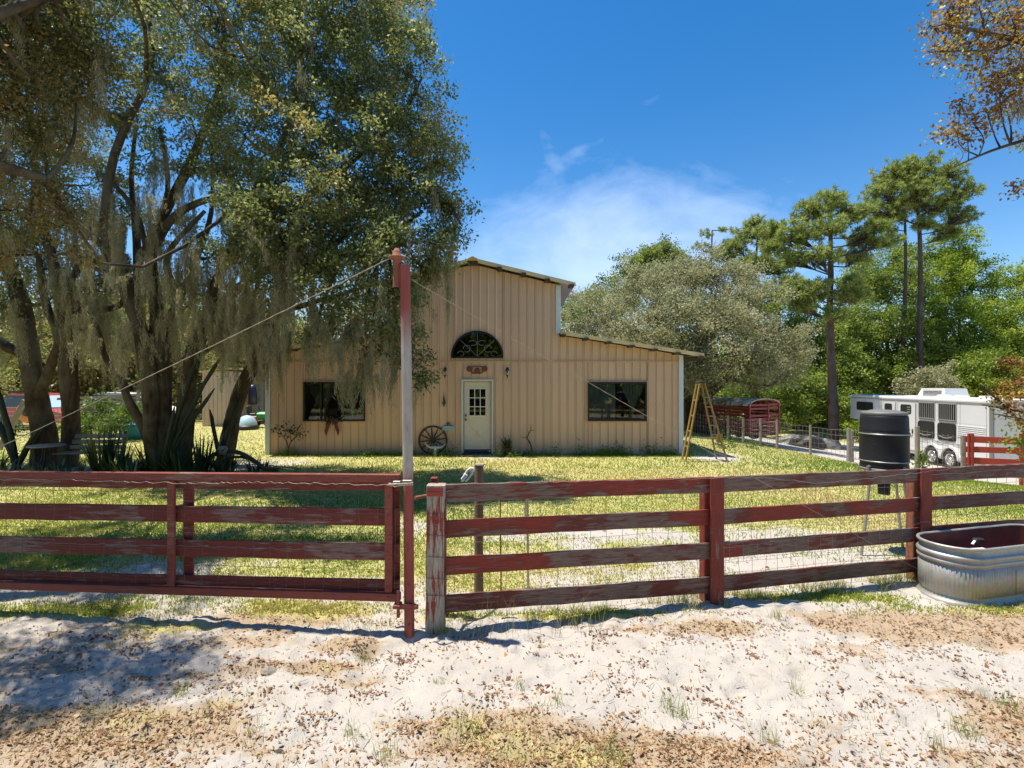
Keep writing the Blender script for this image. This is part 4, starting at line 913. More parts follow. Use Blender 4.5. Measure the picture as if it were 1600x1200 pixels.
def make_tree(name, label, cat_group, root, limbs, blobs, leaf, mat, barkm='bark', clusters=55, per=110, crad=.27, moss=(), mossn=150, link_r=.045, seed=1, shell=.55, twigr=.006, tintf=None, nlimb=12, clsq=.75, mossw=.014, mossl=.085, leafdir=None, parts_out=None):
    """limbs: list of (points, radii) in world space; blobs: (x,y,z,r[,density])"""
    rg = np.random.default_rng(seed)
    o = thing(name, label, 'tree', root, group=cat_group); sk = []; tm = MB()
    for i, (pts, rad) in enumerate(limbs):
        pp, rr = smooth_path(pts, rad, 5); knob_tube(tm, pp, rr, nlimb if rad[0] > .06 else 7, seed*10+i)
        for p_, r_ in zip(pp, rr): sk.append((*p_, r_))
        if i == 0: tm.build('trunk', M[barkm], o, True); tm = MB()
    SK = np.array(sk); tw = []; CL = []
    for bi, bl_ in enumerate(blobs):
        c = np.array(bl_[:3]); R = bl_[3]; dn = bl_[4] if len(bl_) > 4 else 1
        d = np.linalg.norm((SK[:, :3]-c)*[1, 1, .8], axis=1)+np.where(SK[:, 2] > c[2]+.1, 1.5, 0); k = int(np.argmin(d)); s = SK[k, :3]
        m1 = s*.5+c*.5+rg.normal(size=3)*.12*np.linalg.norm(c-s)-np.array([0, 0, .12*np.linalg.norm(c-s)])
        r0 = min(SK[k, 3]*.8, link_r+.012*np.linalg.norm(c-s))
        pp, rr = smooth_path([s, m1, c, c+(c-m1)*.3], [r0, r0*.65, r0*.35, r0*.12], 4); tm.tube(pp, rr, 6, False); loc = np.array(pp[5:]); BR = [loc]
        nc = max(4, int(clusters*dn*(R/1.0)**1.7))
        u = unit(rg.normal(size=(nc, 3))); q = shell+(1.05-shell)*rg.random(nc)**.7; lob = 1+.22*np.sin(u[:, 0]*5+bi)+.18*np.sin(u[:, 1]*6+u[:, 2]*5+bi*2)
        C = c+u*(R*q*lob)[:, None]*np.array([1, 1, clsq]); CL.append(C)
        nb = max(4, nc//9); ends = C[rg.integers(0, nc, nb)]*.85+c*.15; segs = []
        for e in ends:
            st = loc[rg.integers(0, len(loc))]; mid = st*.5+e*.5+rg.normal(size=3)*.08*R; segs += [(st, mid, .016, .011), (mid, e, .011, .007)]; BR.append(np.array([mid, e]))
        BRA = np.concatenate(BR); jj = np.argmin(((C[:, None]-BRA[None])**2).sum(-1), 1); st = BRA[jj]; mid = (st+C)/2+rg.normal(size=C.shape)*.05
        tw.append((np.concatenate([np.array([x[0] for x in segs]), st, mid]), np.concatenate([np.array([x[1] for x in segs]), mid, C]),
                   np.concatenate([[x[2]*link_r/.045 for x in segs], np.full(nc, twigr), np.full(nc, twigr*.7)]), np.concatenate([[x[3]*link_r/.045 for x in segs], np.full(nc, twigr*.7), np.full(nc, twigr*.35)])))
    if tm.v: tm.build('limbs', M[barkm], o, True)
    if tw:
        V_, F_ = stick_geo(*[np.concatenate([t_[i] for t_ in tw]) for i in range(4)], 3); np_mesh('twigs', V_, F_, M[barkm], o, True)['kind'] = 'stuff'
        CL = np.concatenate(CL); nC = len(CL); L0 = np.repeat(CL, per, 0); q = rg.normal(size=L0.shape)*crad*.52*np.array([1, 1, .75]); L0 = L0+q
        tn = np.repeat(np.clip(.45+rg.normal(size=nC)*.24, 0, 1), per); tn = np.clip(tn+rg.normal(size=len(tn))*.16, 0, 1)
        if tintf is not None: tn = np.clip(tintf(L0, tn), 0, 1)
        lf = rg.uniform(.7, 1.3, len(L0)); A = unit(rg.normal(size=L0.shape)+unit(q)*.8+np.array([0, 0, -.2]))
        V_, F_ = leaf_geo(L0, leaf[0]*lf, leaf[1]*lf, A, rg.normal(size=L0.shape)+np.array([0, 0, .6]))
        np_mesh('crown', V_, F_, M[mat], o, True, attrs={'tint': np.repeat(tn, 4)})['kind'] = 'stuff'
    if len(moss):
        gs = []
        for (x, y, z, L, w) in moss:
            nw = int(rg.integers(3, 7)); ns = max(nw*4, int(mossn*w*3.2)); wi = rg.integers(0, nw, ns); wo = rg.normal(size=(nw, 2))*w*.75; wl = L*rg.uniform(.3, 1.15, nw); wz = rg.uniform(-.22, .12, nw); wc = rg.normal(size=nw)*.10
            a0 = rg.normal(size=(ns, 2))*.017*(1+w*2); ln = wl[wi]*rg.uniform(.45, 1, ns)
            k = np.maximum(3, (ln/(mossl*.55)).astype(int)); tot = int(k.sum()); sid = np.repeat(np.arange(ns), k); st = np.concatenate([np.arange(q_) for q_ in k])/np.repeat(k, k)
            ws = wi[sid]; pos = np.stack([x+wo[ws, 0]+a0[sid, 0]*(1.25-st)+wc[ws]*st*st+.012*np.sin(st*9+sid), y+wo[ws, 1]+a0[sid, 1]*(1.25-st), z+wz[ws]-ln[sid]*st], 1)+rg.normal(size=(tot, 3))*np.array([.014, .014, .01])
            A = unit(rg.normal(size=(tot, 3))*np.array([.42, .42, .2])+np.array([0, 0, -1.])); gs.append(leaf_geo(pos, rg.uniform(.7, 1.4, tot)*mossl, rg.uniform(.5, 1.2, tot)*mossw, A, rg.normal(size=(tot, 3))))
        V_, F_ = merge(gs); np_mesh('hanging_moss', V_, F_, M['moss'], o, True, attrs={'tint': np.clip(.5+np.repeat(rg.normal(size=len(V_)//4)*.22, 4), 0, 1)})['kind'] = 'stuff'
    return o
def pl(pts, Y, hw, Yend=None):
    """pixel polyline -> world limb; hw are half widths in pixels"""
    n = len(pts); Ye = Yend if Yend is not None else Y; out = []; rr = []
    for i, (px, py) in enumerate(pts):
        y = Y+(Ye-Y)*i/(n-1); out.append(tuple(P(px, py, y))); rr.append(hw[i]*.84*y/800)
    return out, rr
def B_(px, py, Y, r, dn=1): v = P(px, py, Y); return (v.x, v.y, v.z, r, dn)
def under(blobs, n, rg, L=(.4, 1.2), w=(.05, .13), low=.5):
    out = []
    for _ in range(n):
        b = blobs[rg.integers(0, len(blobs))]; a = rg.uniform(0, 6.283); q = math.sqrt(rg.random())*.9
        out.append((b[0]+b[3]*q*math.cos(a), b[1]+b[3]*q*math.sin(a), b[2]-b[3]*low*rg.uniform(-.3, 1), rg.uniform(*L), rg.uniform(*w)))
    return out
rgm = np.random.default_rng(5)
# --- the big multi-stemmed live oak
A_l = [pl([(262, 760), (262, 725), (258, 690), (250, 640), (247, 560), (244, 480), (238, 380), (300, 250), (345, 130), (350, 20)], 11.9, [36, 26, 20, 15, 13, 11, 9, 7, 5, 3], 11),
       pl([(250, 740), (238, 690), (235, 620), (226, 540), (205, 470), (182, 410), (165, 350), (180, 240), (235, 110), (230, 10)], 11.6, [17, 15, 14, 13, 12, 11, 8, 7, 5, 3], 10.6),
       pl([(280, 740), (285, 690), (292, 620), (306, 540), (322, 500), (345, 420), (395, 310), (450, 200), (470, 80)], 12.1, [18, 16, 14, 13, 12, 9, 7, 5, 3], 10.8),
       pl([(236, 700), (222, 665), (203, 628), (190, 600), (165, 560), (150, 510), (120, 470)], 11.7, [9, 8, 7, 6, 5, 4, 2], 11),
       pl([(232, 410), (262, 350), (300, 322), (345, 310), (400, 330), (455, 350)], 11.2, [7, 7, 6, 5, 4, 2], 10.2),
       pl([(186, 430), (160, 385), (128, 355), (95, 330), (78, 300), (60, 285)], 11.2, [7, 6, 5, 4, 3, 2], 10.4),
       pl([(310, 530), (352, 470), (420, 420), (500, 400), (590, 380), (660, 330)], 11.8, [10, 9, 7, 6, 4, 3], 9.8),
       pl([(345, 420), (440, 340), (540, 260), (620, 190), (660, 120)], 11.5, [8, 6, 5, 4, 2], 10.2),
       pl([(395, 310), (480, 330), (580, 300), (680, 300), (720, 350)], 11.2, [6, 5, 4, 3, 2], 9.6),
       pl([(246, 520), (275, 470), (262, 400), (320, 330)], 11.5, [7, 6, 5, 3], 10.8),
       pl([(258, 700), (262, 600), (270, 500), (300, 420), (330, 330), (330, 220)], 12.3, [9, 8, 7, 6, 4, 2], 11.4), pl([(228, 560), (215, 480), (214, 380), (205, 280), (215, 180)], 11.9, [7, 7, 6, 4, 2], 11.2), pl([(300, 560), (330, 540), (372, 500), (402, 450), (400, 380)], 12, [6, 6, 5, 4, 2], 11.2), pl([(190, 430), (150, 420), (110, 395), (85, 400)], 11.4, [5, 4, 3, 2], 11), pl([(235, 420), (215, 340), (180, 290), (150, 270)], 11.3, [5, 5, 4, 2], 11),
       pl([(200, 470), (225, 390), (262, 300), (250, 200)], 11.3, [6, 5, 4, 3], 11)]
Ab = [B_(*t_) for t_ in (
 (80, -70, 11, 1.4), (190, -80, 11.5, 1.5), (300, -90, 10.5, 1.5), (420, -60, 11.5, 1.5), (530, -40, 10.5, 1.35), (600, 10, 11, 1.1, 1.1),
 (240, 20, 12, 1.3), (340, 30, 10, 1.2), (440, 40, 10.4, 1.3), (540, 60, 11, 1.2), (610, 90, 10.2, .95, 1.2), (250, 110, 10.6, 1.0, .8), (350, 110, 11.6, 1.1),
 (430, 130, 9.8, 1.1), (510, 150, 10.6, 1.15), (590, 160, 11.2, 1.1), (648, 180, 10.2, .8, 1.2), (300, 190, 10.6, .85, .7), (380, 210, 10.2, 1.0), (460, 230, 9.8, 1.1),
 (550, 235, 10.6, 1.15), (630, 240, 10, .95, 1.2), (694, 250, 10.2, .62, 1.2), (240, 240, 11, .6, .6), (420, 300, 9.6, .75, 1), (500, 300, 9.4, .95, 1.1), (590, 310, 10.4, 1.0, 1.1),
 (660, 310, 10, .8, 1.1), (380, 330, 9.2, .6, 1), (430, 350, 9, .8, 1.1), (520, 370, 9.2, .9, 1.1), (600, 385, 9.6, .85), (680, 375, 9.9, .62, 1.1), (370, 400, 9.4, .5, .8),
 (450, 430, 9.4, .7), (540, 440, 9.2, .7), (610, 460, 9.4, .65), (580, 520, 9.4, .55, .9), (665, 425, 10.2, .5, .9), (650, 590, 9.5, .22, 1.4), (640, 560, 9.4, .25, 1.2), (500, 500, 9.8, .5, .7), (180, 180, 11, .7, .7), (130, 60, 11, .9, .9), (450, 390, 9.2, .6), (705, 330, 10, .42), (560, 400, 9, .5), (625, 520, 9.4, .4, .9))]
Ab += [B_(*t_) for t_ in ((300, 470, 12.6, .6, .8), (250, 440, 12.8, .6, .8), (180, 420, 12.4, .55, .8), (330, 400, 11.8, .5, .8), (210, 340, 11.8, .5, .8), (150, 350, 12.2, .6, .8), (280, 350, 11.8, .45, .7), (340, 460, 12.4, .5, .8), (200, 540, 13, .5, .7), (300, 550, 13, .5, .7), (360, 260, 10.8, .6), (300, 260, 11.2, .5, .8), (170, 280, 11.6, .5, .8), (120, 240, 11.8, .6, .8))]
Ab += [(-5.8, 7.6, 8.8, .9, .8), (-8.5, 7.2, 8.4, 1.1, .8), (-6.6, 6.6, 8.2, .9, .8), (-8, 6.0, 7.8, 1.1, .8), (-4.7, 7.0, 8.4, .6, .8), (-6.2, 5.6, 7.6, .7, .8)]
mo = []
for (px, py, Y, L, w) in ((430, 470, 9.2, 1.3, .13), (455, 450, 9.1, 1.5, .12), (485, 520, 9.3, 1.1, .10), (508, 520, 9.3, .8, .07), (520, 545, 9.3, .9, .10), (560, 560, 9.2, 1.0, .13), (585, 575, 9.2, 1.0, .14), (610, 570, 9.3, .9, .12), (600, 530, 9.3, 1.1, .14), (400, 480, 9.5, 1.5, .16), (415, 520, 9.4, 1.2, .12), (375, 450, 9.8, 1.6, .14), (360, 430, 9.8, 1.4, .12), (530, 500, 9.3, 1.2, .14), (545, 575, 9.3, .8, .1),
                        (690, 420, 10.1, 1.0, .16), (702, 440, 10.1, 1.0, .10), (680, 410, 10.1, 1.0, .12), (655, 430, 10.2, .9, .08), (636, 470, 9.8, 1.1, .10), (625, 480, 9.6, 1.3, .12), (455, 360, 9.0, 1.2, .12), (470, 380, 9.0, 1.0, .1), (440, 380, 9, 1.2, .1), (300, 400, 11, 1.8, .12), (320, 420, 11, 1.8, .13), (275, 420, 11, 1.9, .12), (250, 380, 11, 1.9, .12), (330, 500, 10.6, 1.5, .13),
                        (350, 500, 10.4, 1.8, .13), (200, 350, 11, 2.0, .12), (185, 330, 11, 2, .11), (215, 420, 10.9, 1.9, .12), (230, 300, 11, 1.6, .1), (165, 360, 11, 1.2, .09), (385, 500, 10.2, 1.7, .14), (270, 500, 11, 1.5, .12), (260, 250, 11, 1.3, .09), (290, 300, 11, 1.5, .1), (222, 560, 11.2, 1.3, .1), (180, 570, 11, 1.0, .08), (440, 540, 10, .8, .1), (665, 505, 10, .25, .04)):
    for k in range(2):
        v = P(px+rgm.normal()*8, py-12+rgm.normal()*14, Y+rgm.normal()*.2); mo.append((v.x, v.y, v.z, L*rgm.uniform(.75, 1.1), w*rgm.uniform(.8, 1.2)))
for k in range(75):
    v = P(rgm.uniform(120, 600), rgm.uniform(300, 540), rgm.uniform(9.4, 11.5)); mo.append((v.x, v.y, v.z, rgm.uniform(.4, 1.3), rgm.uniform(.05, .12)))
mo += under(Ab, 170, rgm, (.25, .8), (.04, .09))
def oaktint(p, t_):
    n = fbm(p[:, 0]*.8+p[:, 1]*.5, p[:, 2]*.9, 77, 3); return t_+(n-.5)*.55+.12*np.clip((4-p[:, 2])/3, 0, 1)
make_tree('live_oak', 'huge many-stemmed live oak draped in moss, its crown hiding the left house roof', None, (-8.0, 11.9, 0), A_l, Ab, (.074, .040), 'oakleaf', clusters=45, per=84, crad=.225, moss=mo, mossn=210, mossw=.010, seed=3, shell=.3, tintf=oaktint)
# --- the left oak
B_l = [pl([(70, 760), (72, 725), (68, 680), (60, 630), (50, 570), (38, 500), (18, 430), (-5, 350), (-20, 250)], 12.6, [34, 24, 19, 17, 15, 14, 12, 10, 6], 12),
       pl([(104, 750), (108, 700), (110, 640), (108, 580), (104, 520), (95, 470), (80, 400), (60, 320), (50, 200)], 12.4, [16, 14, 13, 13, 12, 10, 8, 6, 4], 11.6),
       pl([(107, 560), (112, 505), (130, 488), (158, 484), (185, 478), (205, 450)], 12.3, [9, 8, 6, 6, 5, 3], 11.8),
       pl([(112, 510), (118, 470), (112, 440), (128, 415), (150, 405)], 12.2, [7, 7, 6, 5, 3], 11.8),
       pl([(60, 620), (80, 570), (92, 530), (70, 470), (60, 400)], 12.3, [9, 8, 7, 6, 4], 11.8),
       pl([(50, 560), (-10, 530), (-70, 480), (-120, 400)], 12.4, [9, 8, 6, 4], 12),
       pl([(112, 505), (117, 580), (112, 640)], 12.1, [6, 5, 4], 12.1)]
Bb = [B_(*t_) for t_ in ((-40, 180, 12, 1.4), (-90, 330, 12, 1.3), (20, 260, 12, 1.2, .8), (60, 120, 12.4, 1.2), (-10, 50, 12, 1.4), (60, 330, 12, .7, .8), (130, 400, 12.3, .6, .5), (-30, 420, 12, .9, .8), (100, 200, 12.6, 1.1, .8), (10, 480, 12, .6, .8), (160, 520, 13, .5, .6), (120, 290, 12.4, .6, .6), (70, 420, 12, .45, .7), (90, 460, 12.8, .6, .9), (10, 540, 13, .7, .9), (70, 560, 13.4, .5, .8), (165, 500, 13.4, .6, .9), (140, 560, 14, .6, .9), (-20, 600, 13.4, .6, .8), (60, 370, 12.4, .6, .9), (120, 340, 12.4, .6, .9), (20, 370, 11.6, .7, .9), (150, 450, 12, .5, .5))]
mo = []
for k in range(70):
    v = P(rgm.uniform(-30, 215), rgm.uniform(300, 560), rgm.uniform(11.2, 12.6)); mo.append((v.x, v.y, v.z, rgm.uniform(.5, 1.8), rgm.uniform(.06, .14)))
make_tree('live_oak', 'forked dark live oak at the far left, trunks just beside the slatted bench', None, (-11.2, 12.6, 0), B_l, Bb, (.066, .034), 'oakleaf', clusters=55, per=80, crad=.32, moss=mo, mossn=200, mossw=.010, seed=8, shell=.3, tintf=oaktint)
# --- the leaning oak nearest the house
C_l = [pl([(348, 745), (352, 712), (362, 660), (378, 610), (396, 570), (412, 530), (430, 490), (470, 430), (560, 350)], 12.9, [17, 14, 13, 12.5, 12, 11, 9, 7, 4], 11.2),
       pl([(398, 568), (402, 500), (385, 440), (400, 380)], 12.5, [8, 6, 5, 3], 12), pl([(430, 490), (500, 470), (600, 440)], 12, [6, 4, 2], 11.6)]
Cb = [B_(*t_) for t_ in ((560, 340, 11.4, .9), (480, 420, 12, .8), (400, 370, 12.2, .8, .8), (630, 420, 11.7, .6), (420, 470, 12.2, .5, .8), (340, 560, 13.6, .5, .6))]
mo = [(*P(px, py, 12), L, .13) for px, py, L in ((390, 520, 1.2), (375, 500, 1.5), (420, 520, 1.3), (365, 540, 1.2), (340, 480, 1.4), (410, 550, 1), (395, 470, 1.4), (430, 500, 1.6), (405, 500, 1.8), (440, 520, 1.4), (425, 540, 1.3), (415, 490, 1.6), (520, 500, 1.1), (500, 490, 1.0))]
make_tree('live_oak', 'slim oak trunk leaning right toward the house corner behind the bent dark hoop', None, (-7.2, 12.9, 0), C_l, Cb, (.062, .032), 'oakleaf', clusters=55, per=80, moss=mo, mossn=200, mossw=.010, seed=12, tintf=oaktint)
# --- near oak outside the left edge: limbs reach into the top left corner
D_l = [([(-8.6, 4.6, -.2), (-8.5, 4.6, 1.5), (-8.1, 4.7, 3.2), (-7.2, 5.0, 4.6), (-6.2, 5.4, 5.6), (-5.2, 5.8, 6.4)], [.42, .36, .28, .15, .08, .03]),
       ([(-8.1, 4.7, 3.0), (-7.4, 3.9, 4.6), (-6.2, 3.2, 5.6), (-4.9, 3.1, 6.0)], [.16, .1, .05, .02]), ([(-7.2, 5.0, 4.6), (-6.6, 5.9, 4.7), (-5.9, 6.5, 4.6)], [.14, .09, .04]),
       ([(-8.3, 4.6, 2.8), (-9.3, 4.0, 4.6), (-10, 3.6, 6)], [.2, .14, .07])]
Db = [B_(*t_) for t_ in ((40, 60, 6.6, .95), (110, 100, 6.9, .7), (10, 170, 6.6, .75), (60, 200, 6.9, .55), (20, 270, 6.8, .45, .8), (150, 95, 7.1, .38, .9), (-20, 330, 6.6, .45, .6), (90, 20, 6.6, .7), (120, 150, 7.0, .42, .8), (-60, 100, 6.2, .9), (45, 340, 6.9, .3, .9), (110, 340, 6.8, .25, 1), (70, 300, 6.6, .35, 1), (15, 400, 6.8, .3, .8), (120, 390, 7, .2, .7), (30, 10, 6.2, .6))]
Db += [(-5.4, 3.8, 5.6, .8, .9), (-4.65, 3.6, 5.7, .45, .9), (-7, 3.6, 5.8, 1), (-5.4, 4.6, 6.1, .7, .9), (-8.4, 5.4, 6.5, 1.2), (-8, 6.5, 6, 1.1), (-9.2, 4, 6.5, 1.3), (-6.4, 6.8, 6.8, .9), (-4.7, 4.2, 6.3, .5), (-5.0, 3.9, 5.3, .6, 1.3), (-6.2, 4.3, 5.2, .7, 1.0), (-4.5, 4.1, 6.6, .5, 1.2)]
mo = under(Db[:9], 46, rgm, (.25, .75), (.04, .08))
make_tree('live_oak', 'nearest oak with larger brown-tinged leaves reaching in over the top left corner', None, (-8.6, 4.6, -.1), D_l, Db, (.058, .026), 'oakleaf2', clusters=70, per=60, crad=.22, moss=mo, mossn=300, seed=21, shell=.2, link_r=.018, tintf=lambda p, t_: t_+.35*(fbm(p[:, 0]*1.2, p[:, 2]*1.4, 7, 3)-.5)+.25*np.clip((5.6-p[:, 2])/1.6, -.4, 1), mossl=.05, mossw=.006)
# --- russet tree just outside the right edge
E_l = [([(9.2, 6.6, -.5), (9.2, 6.6, 2), (8.9, 6.6, 4), (8.2, 6.5, 5.6), (7.3, 6.4, 6.8)], [.22, .19, .16, .11, .05]),
       ([(8.6, 6.5, 4.6), (7.7, 6.5, 5.0), (6.9, 6.5, 5.15), (6.2, 6.5, 5.0), (5.6, 6.5, 4.75)], [.07, .045, .028, .016, .006]),
       ([(8.2, 6.5, 5.6), (7.2, 6.4, 6.0), (6.3, 6.4, 6.3), (5.4, 6.4, 6.5)], [.07, .045, .03, .01]), ([(9.1, 6.6, 3.2), (8.4, 7.2, 3.0), (7.9, 7.5, 2.5)], [.06, .03, .01]),
       ([(9.0, 6.6, 3.9), (8.0, 6.9, 4.3), (7.4, 7, 4.2)], [.06, .03, .01])]
Eb = [B_(*t_) for t_ in ((1590, 30, 6.4, .75), (1530, 10, 6.5, .5, .9), (1480, 20, 6.5, .3, .8), (1600, 110, 6.5, .6), (1545, 70, 6.5, .35), (1570, 160, 6.5, .3), (1545, 185, 6.5, .16, 1.2), (1520, 190, 6.5, .13, 1.2), (1475, 208, 6.5, .13, 1.0), (1500, 170, 6.5, .12, 1), (1455, 40, 6.5, .15, .8), (1470, 80, 6.5, .2, .5), (1602, 215, 6.6, .12, .8), (1596, 292, 6.7, .06, 2), (1505, 70, 6.5, .3, .5), (1560, 130, 6.5, .25, .8), (1640, 60, 6.4, .8), (1580, 640, 7.6, .14, .9), (1600, 655, 7.6, .16, .8), (1560, 625, 7.6, .08, .8), (1610, 610, 7.6, .15, .6), (1700, 0, 6.4, .8), (1680, 200, 6.5, .5), (1400+110, 215, 6.5, .08, 1))]
make_tree('turkey_oak', 'russet and yellow leaved branches hanging in at the top right corner against the blue sky', None, (9.2, 6.6, -.6), E_l, Eb, (.05, .03), 'russet', clusters=72, per=34, crad=.17, moss=[(*P(1590, 150, 6.6), .3, .06), (*P(1600, 140, 6.6), .3, .06)], mossn=250, seed=31, shell=.1, link_r=.02, twigr=.0035)

# --- background trees
def trunk_up(x, y, h, r, seed, lean=.3, z0=None, fork=.35):
    rg = random.Random(seed); z0 = hz(x, y)-.3 if z0 is None else z0; L = []
    pts = [(x, y, z0)]; lx = rg.uniform(-lean, lean)
    for i in range(1, 6): pts.append((x+lx*i/5+rg.uniform(-.1, .1), y+rg.uniform(-.1, .1), z0+h*i/5))
    L.append((pts, [r*(1.2 if i == 0 else 1-.14*i) for i in range(6)]))
    for k in range(5):
        a = rg.uniform(0, 6.28); u = rg.uniform(fork, .8); s = Vector(pts[1]).lerp(Vector(pts[4]), u); d = Vector((math.cos(a), math.sin(a), .7))*h*.28
        L.append(([tuple(s), tuple(s+d*.5+Vector((0, 0, .2))), tuple(s+d)], [r*.5, r*.32, r*.12]))
    return L
gray_b = [B_(*t_) for t_ in ((925, 490, 24, 1.6), (960, 550, 23, 1.6), (1000, 460, 25, 1.8), (1060, 440, 24, 1.8), (1120, 455, 24, 1.9), (1170, 490, 23.5, 1.7), (1215, 530, 23, 1.5), (1060, 520, 21.5, 1.8), (1120, 540, 21.5, 1.7), (1180, 570, 22, 1.3), (1010, 520, 22, 1.6), (1240, 560, 24, .9), (1100, 590, 22, 1.1, .8), (1090, 420, 25, 1.2), (1150, 430, 25, 1.0), (1000, 600, 24, 1.3), (940, 600, 24, 1.3), (1060, 480, 21.8, 1.2), (1225, 590, 23, .7, .8), (895, 540, 24, 1.2), (1075, 570, 21.6, 1.0), (1150, 500, 21.5, 1.2))]
lm_ = [([(8.7, 23.5, -1), (8.8, 23.5, 1.5), (8.9, 23.5, 3.2), (8.6, 23.5, 5), (7.2, 24, 6)], [.4, .32, .24, .15, .08]), ([(8.8, 23.5, 1.4), (10.4, 23, 3), (11.8, 22.5, 4.5)], [.25, .18, .08]), ([(8.4, 24.5, -1), (8.2, 24, 2), (6.6, 23.5, 4), (4.6, 23.8, 5)], [.3, .24, .14, .06])]
def mos2(n, x0, x1, y0, y1, Y0, Y1, L): return [(*P(rgm.uniform(x0, x1), rgm.uniform(y0, y1), rgm.uniform(Y0, Y1)), rgm.uniform(*L), rgm.uniform(.12, .25)) for _ in range(n)]
make_tree('live_oak', 'broad grey-tan live oak bearing moss, rounded crown just right of the house', None, (8.7, 23.5, hz(8.7, 23.5)), lm_, gray_b, (.10, .06), 'greyleaf', clusters=30, per=90, crad=.38, moss=mos2(36, 1070, 1225, 555, 590, 22, 24, (.4, 1.1))+mos2(25, 900, 1240, 480, 560, 21, 22, (.3, .8)), mossn=70, mossw=.03, mossl=.16, seed=41, shell=.5, link_r=.06, twigr=.012)
GT = [ # label, root px, Y, blobs, mat
 ('tall bright green broadleaf tree with pointed top behind the white trailer', (1500, 44), ((1490, 380, 44, 1.7), (1470, 430, 43, 2.3), (1520, 440, 44, 2.4), (1545, 490, 42, 2.6), (1490, 500, 41, 2.6), (1450, 490, 43, 2.0), (1500, 560, 40, 2.4), (1550, 560, 40, 2.4), (1505, 400, 44, 1.3), (1478, 405, 44, 1.2)), 'bright'),
 ('mid-green tree filling the gap between the two tallest pines', (1390, 46), ((1370, 420, 46, 2.2), (1400, 450, 44, 2.6), (1350, 450, 45, 2.2), (1380, 510, 42, 2.8), (1430, 540, 41, 2.6), (1340, 520, 42, 2.4), (1400, 580, 40, 2.4), (1420, 400, 46, 1.6)), 'mid'),
 ('dark green tree behind the near pine trunk', (1250, 40), ((1240, 470, 40, 2.0), (1270, 520, 38, 2.2), (1230, 540, 38, 1.8), (1300, 560, 37, 2.0), (1255, 590, 36, 1.7), (1320, 500, 40, 2.0), (1200, 470, 42, 1.8), (1330, 590, 36, 1.6)), 'mid'),
 ('pale green tree at the right edge beyond the trailer', (1620, 42), ((1600, 450, 44, 2.2), (1620, 510, 42, 2.6), (1590, 540, 40, 2.0), (1640, 430, 44, 2.4), (1600, 600, 38, 2.0), (1650, 580, 40, 2.6)), 'bright'),
 ('green tree peeping over the grey oak beside the upper roof', (960, 40), ((925, 480, 40, 2.0), (1000, 420, 44, 2.2), (1040, 400, 46, 1.8), (960, 470, 42, 2.2), (895, 500, 36, 1.5), (1075, 425, 44, 1.6)), 'mid'),
 ('dark tangled undergrowth tree under the pines near the red trailer', (1190, 32), ((1170, 600, 32, 1.4), (1210, 590, 33, 1.6), (1260, 610, 34, 1.6), (1300, 630, 34, 1.5), (1230, 640, 33, 1.3), (1120, 630, 32, 1.2), (1340, 640, 35, 1.4)), 'mid')]
for i, (lab, (rx, ry), bl_, mt) in enumerate(GT):
    bb = [B_(*b_) for b_ in bl_]; cx = (rx-800)/800*ry; h_ = max(b_[2] for b_ in bb)-hz(cx, ry)
    make_tree('broadleaf_tree', lab, 'broadleaf trees behind the trailers', (cx, ry, hz(cx, ry)), trunk_up(cx, ry, h_*.75, .22, 50+i), bb, (.17, .11), mt, clusters=23, per=62, crad=.5, seed=60+i, shell=.45, link_r=.07, twigr=.014)
# bright shrubs behind the horse trailer
for i, (lab, pxy, bl_, mt) in enumerate((('vivid yellow-green shrub rising over the white trailer roof', (1530, 34), ((1530, 580, 33, 1.5), (1500, 610, 33, 1.1), (1560, 600, 32, 1.3), (1540, 560, 34, 1.0), (1510, 585, 33, .9)), 'yellowgreen'),
                                    ('olive and brown shrub behind the roof air unit', (1450, 33), ((1440, 590, 33, 1.0), (1465, 600, 33, 1.0), (1420, 610, 33, .9), (1475, 580, 34, .8)), 'greyleaf'),
                                    ('russet brown shrub at the far right behind the trailer', (1590, 32), ((1585, 570, 32, .8), (1600, 610, 31, 1.0), (1575, 610, 31, .7)), 'russet'),
                                    ('green scrub below the nose of the white trailer', (1345, 31), ((1340, 672, 31, .7), (1360, 665, 31, .8), (1375, 675, 30.5, .6)), 'bright'))):
    bb = [B_(*b_) for b_ in bl_]; cx = (pxy[0]-800)/800*pxy[1]
    t_ = make_tree('shrub', lab, None, (cx, pxy[1], hz(cx, pxy[1])), [([(cx, pxy[1], hz(cx, pxy[1])-.3), (cx+.1, pxy[1], hz(cx, pxy[1])+.8), bb[0][:3]], [.09, .07, .03])], bb, (.15, .10), mt, clusters=26, per=48, crad=.4, seed=80+i, shell=.4, twigr=.01)
    t_['category'] = 'shrub'
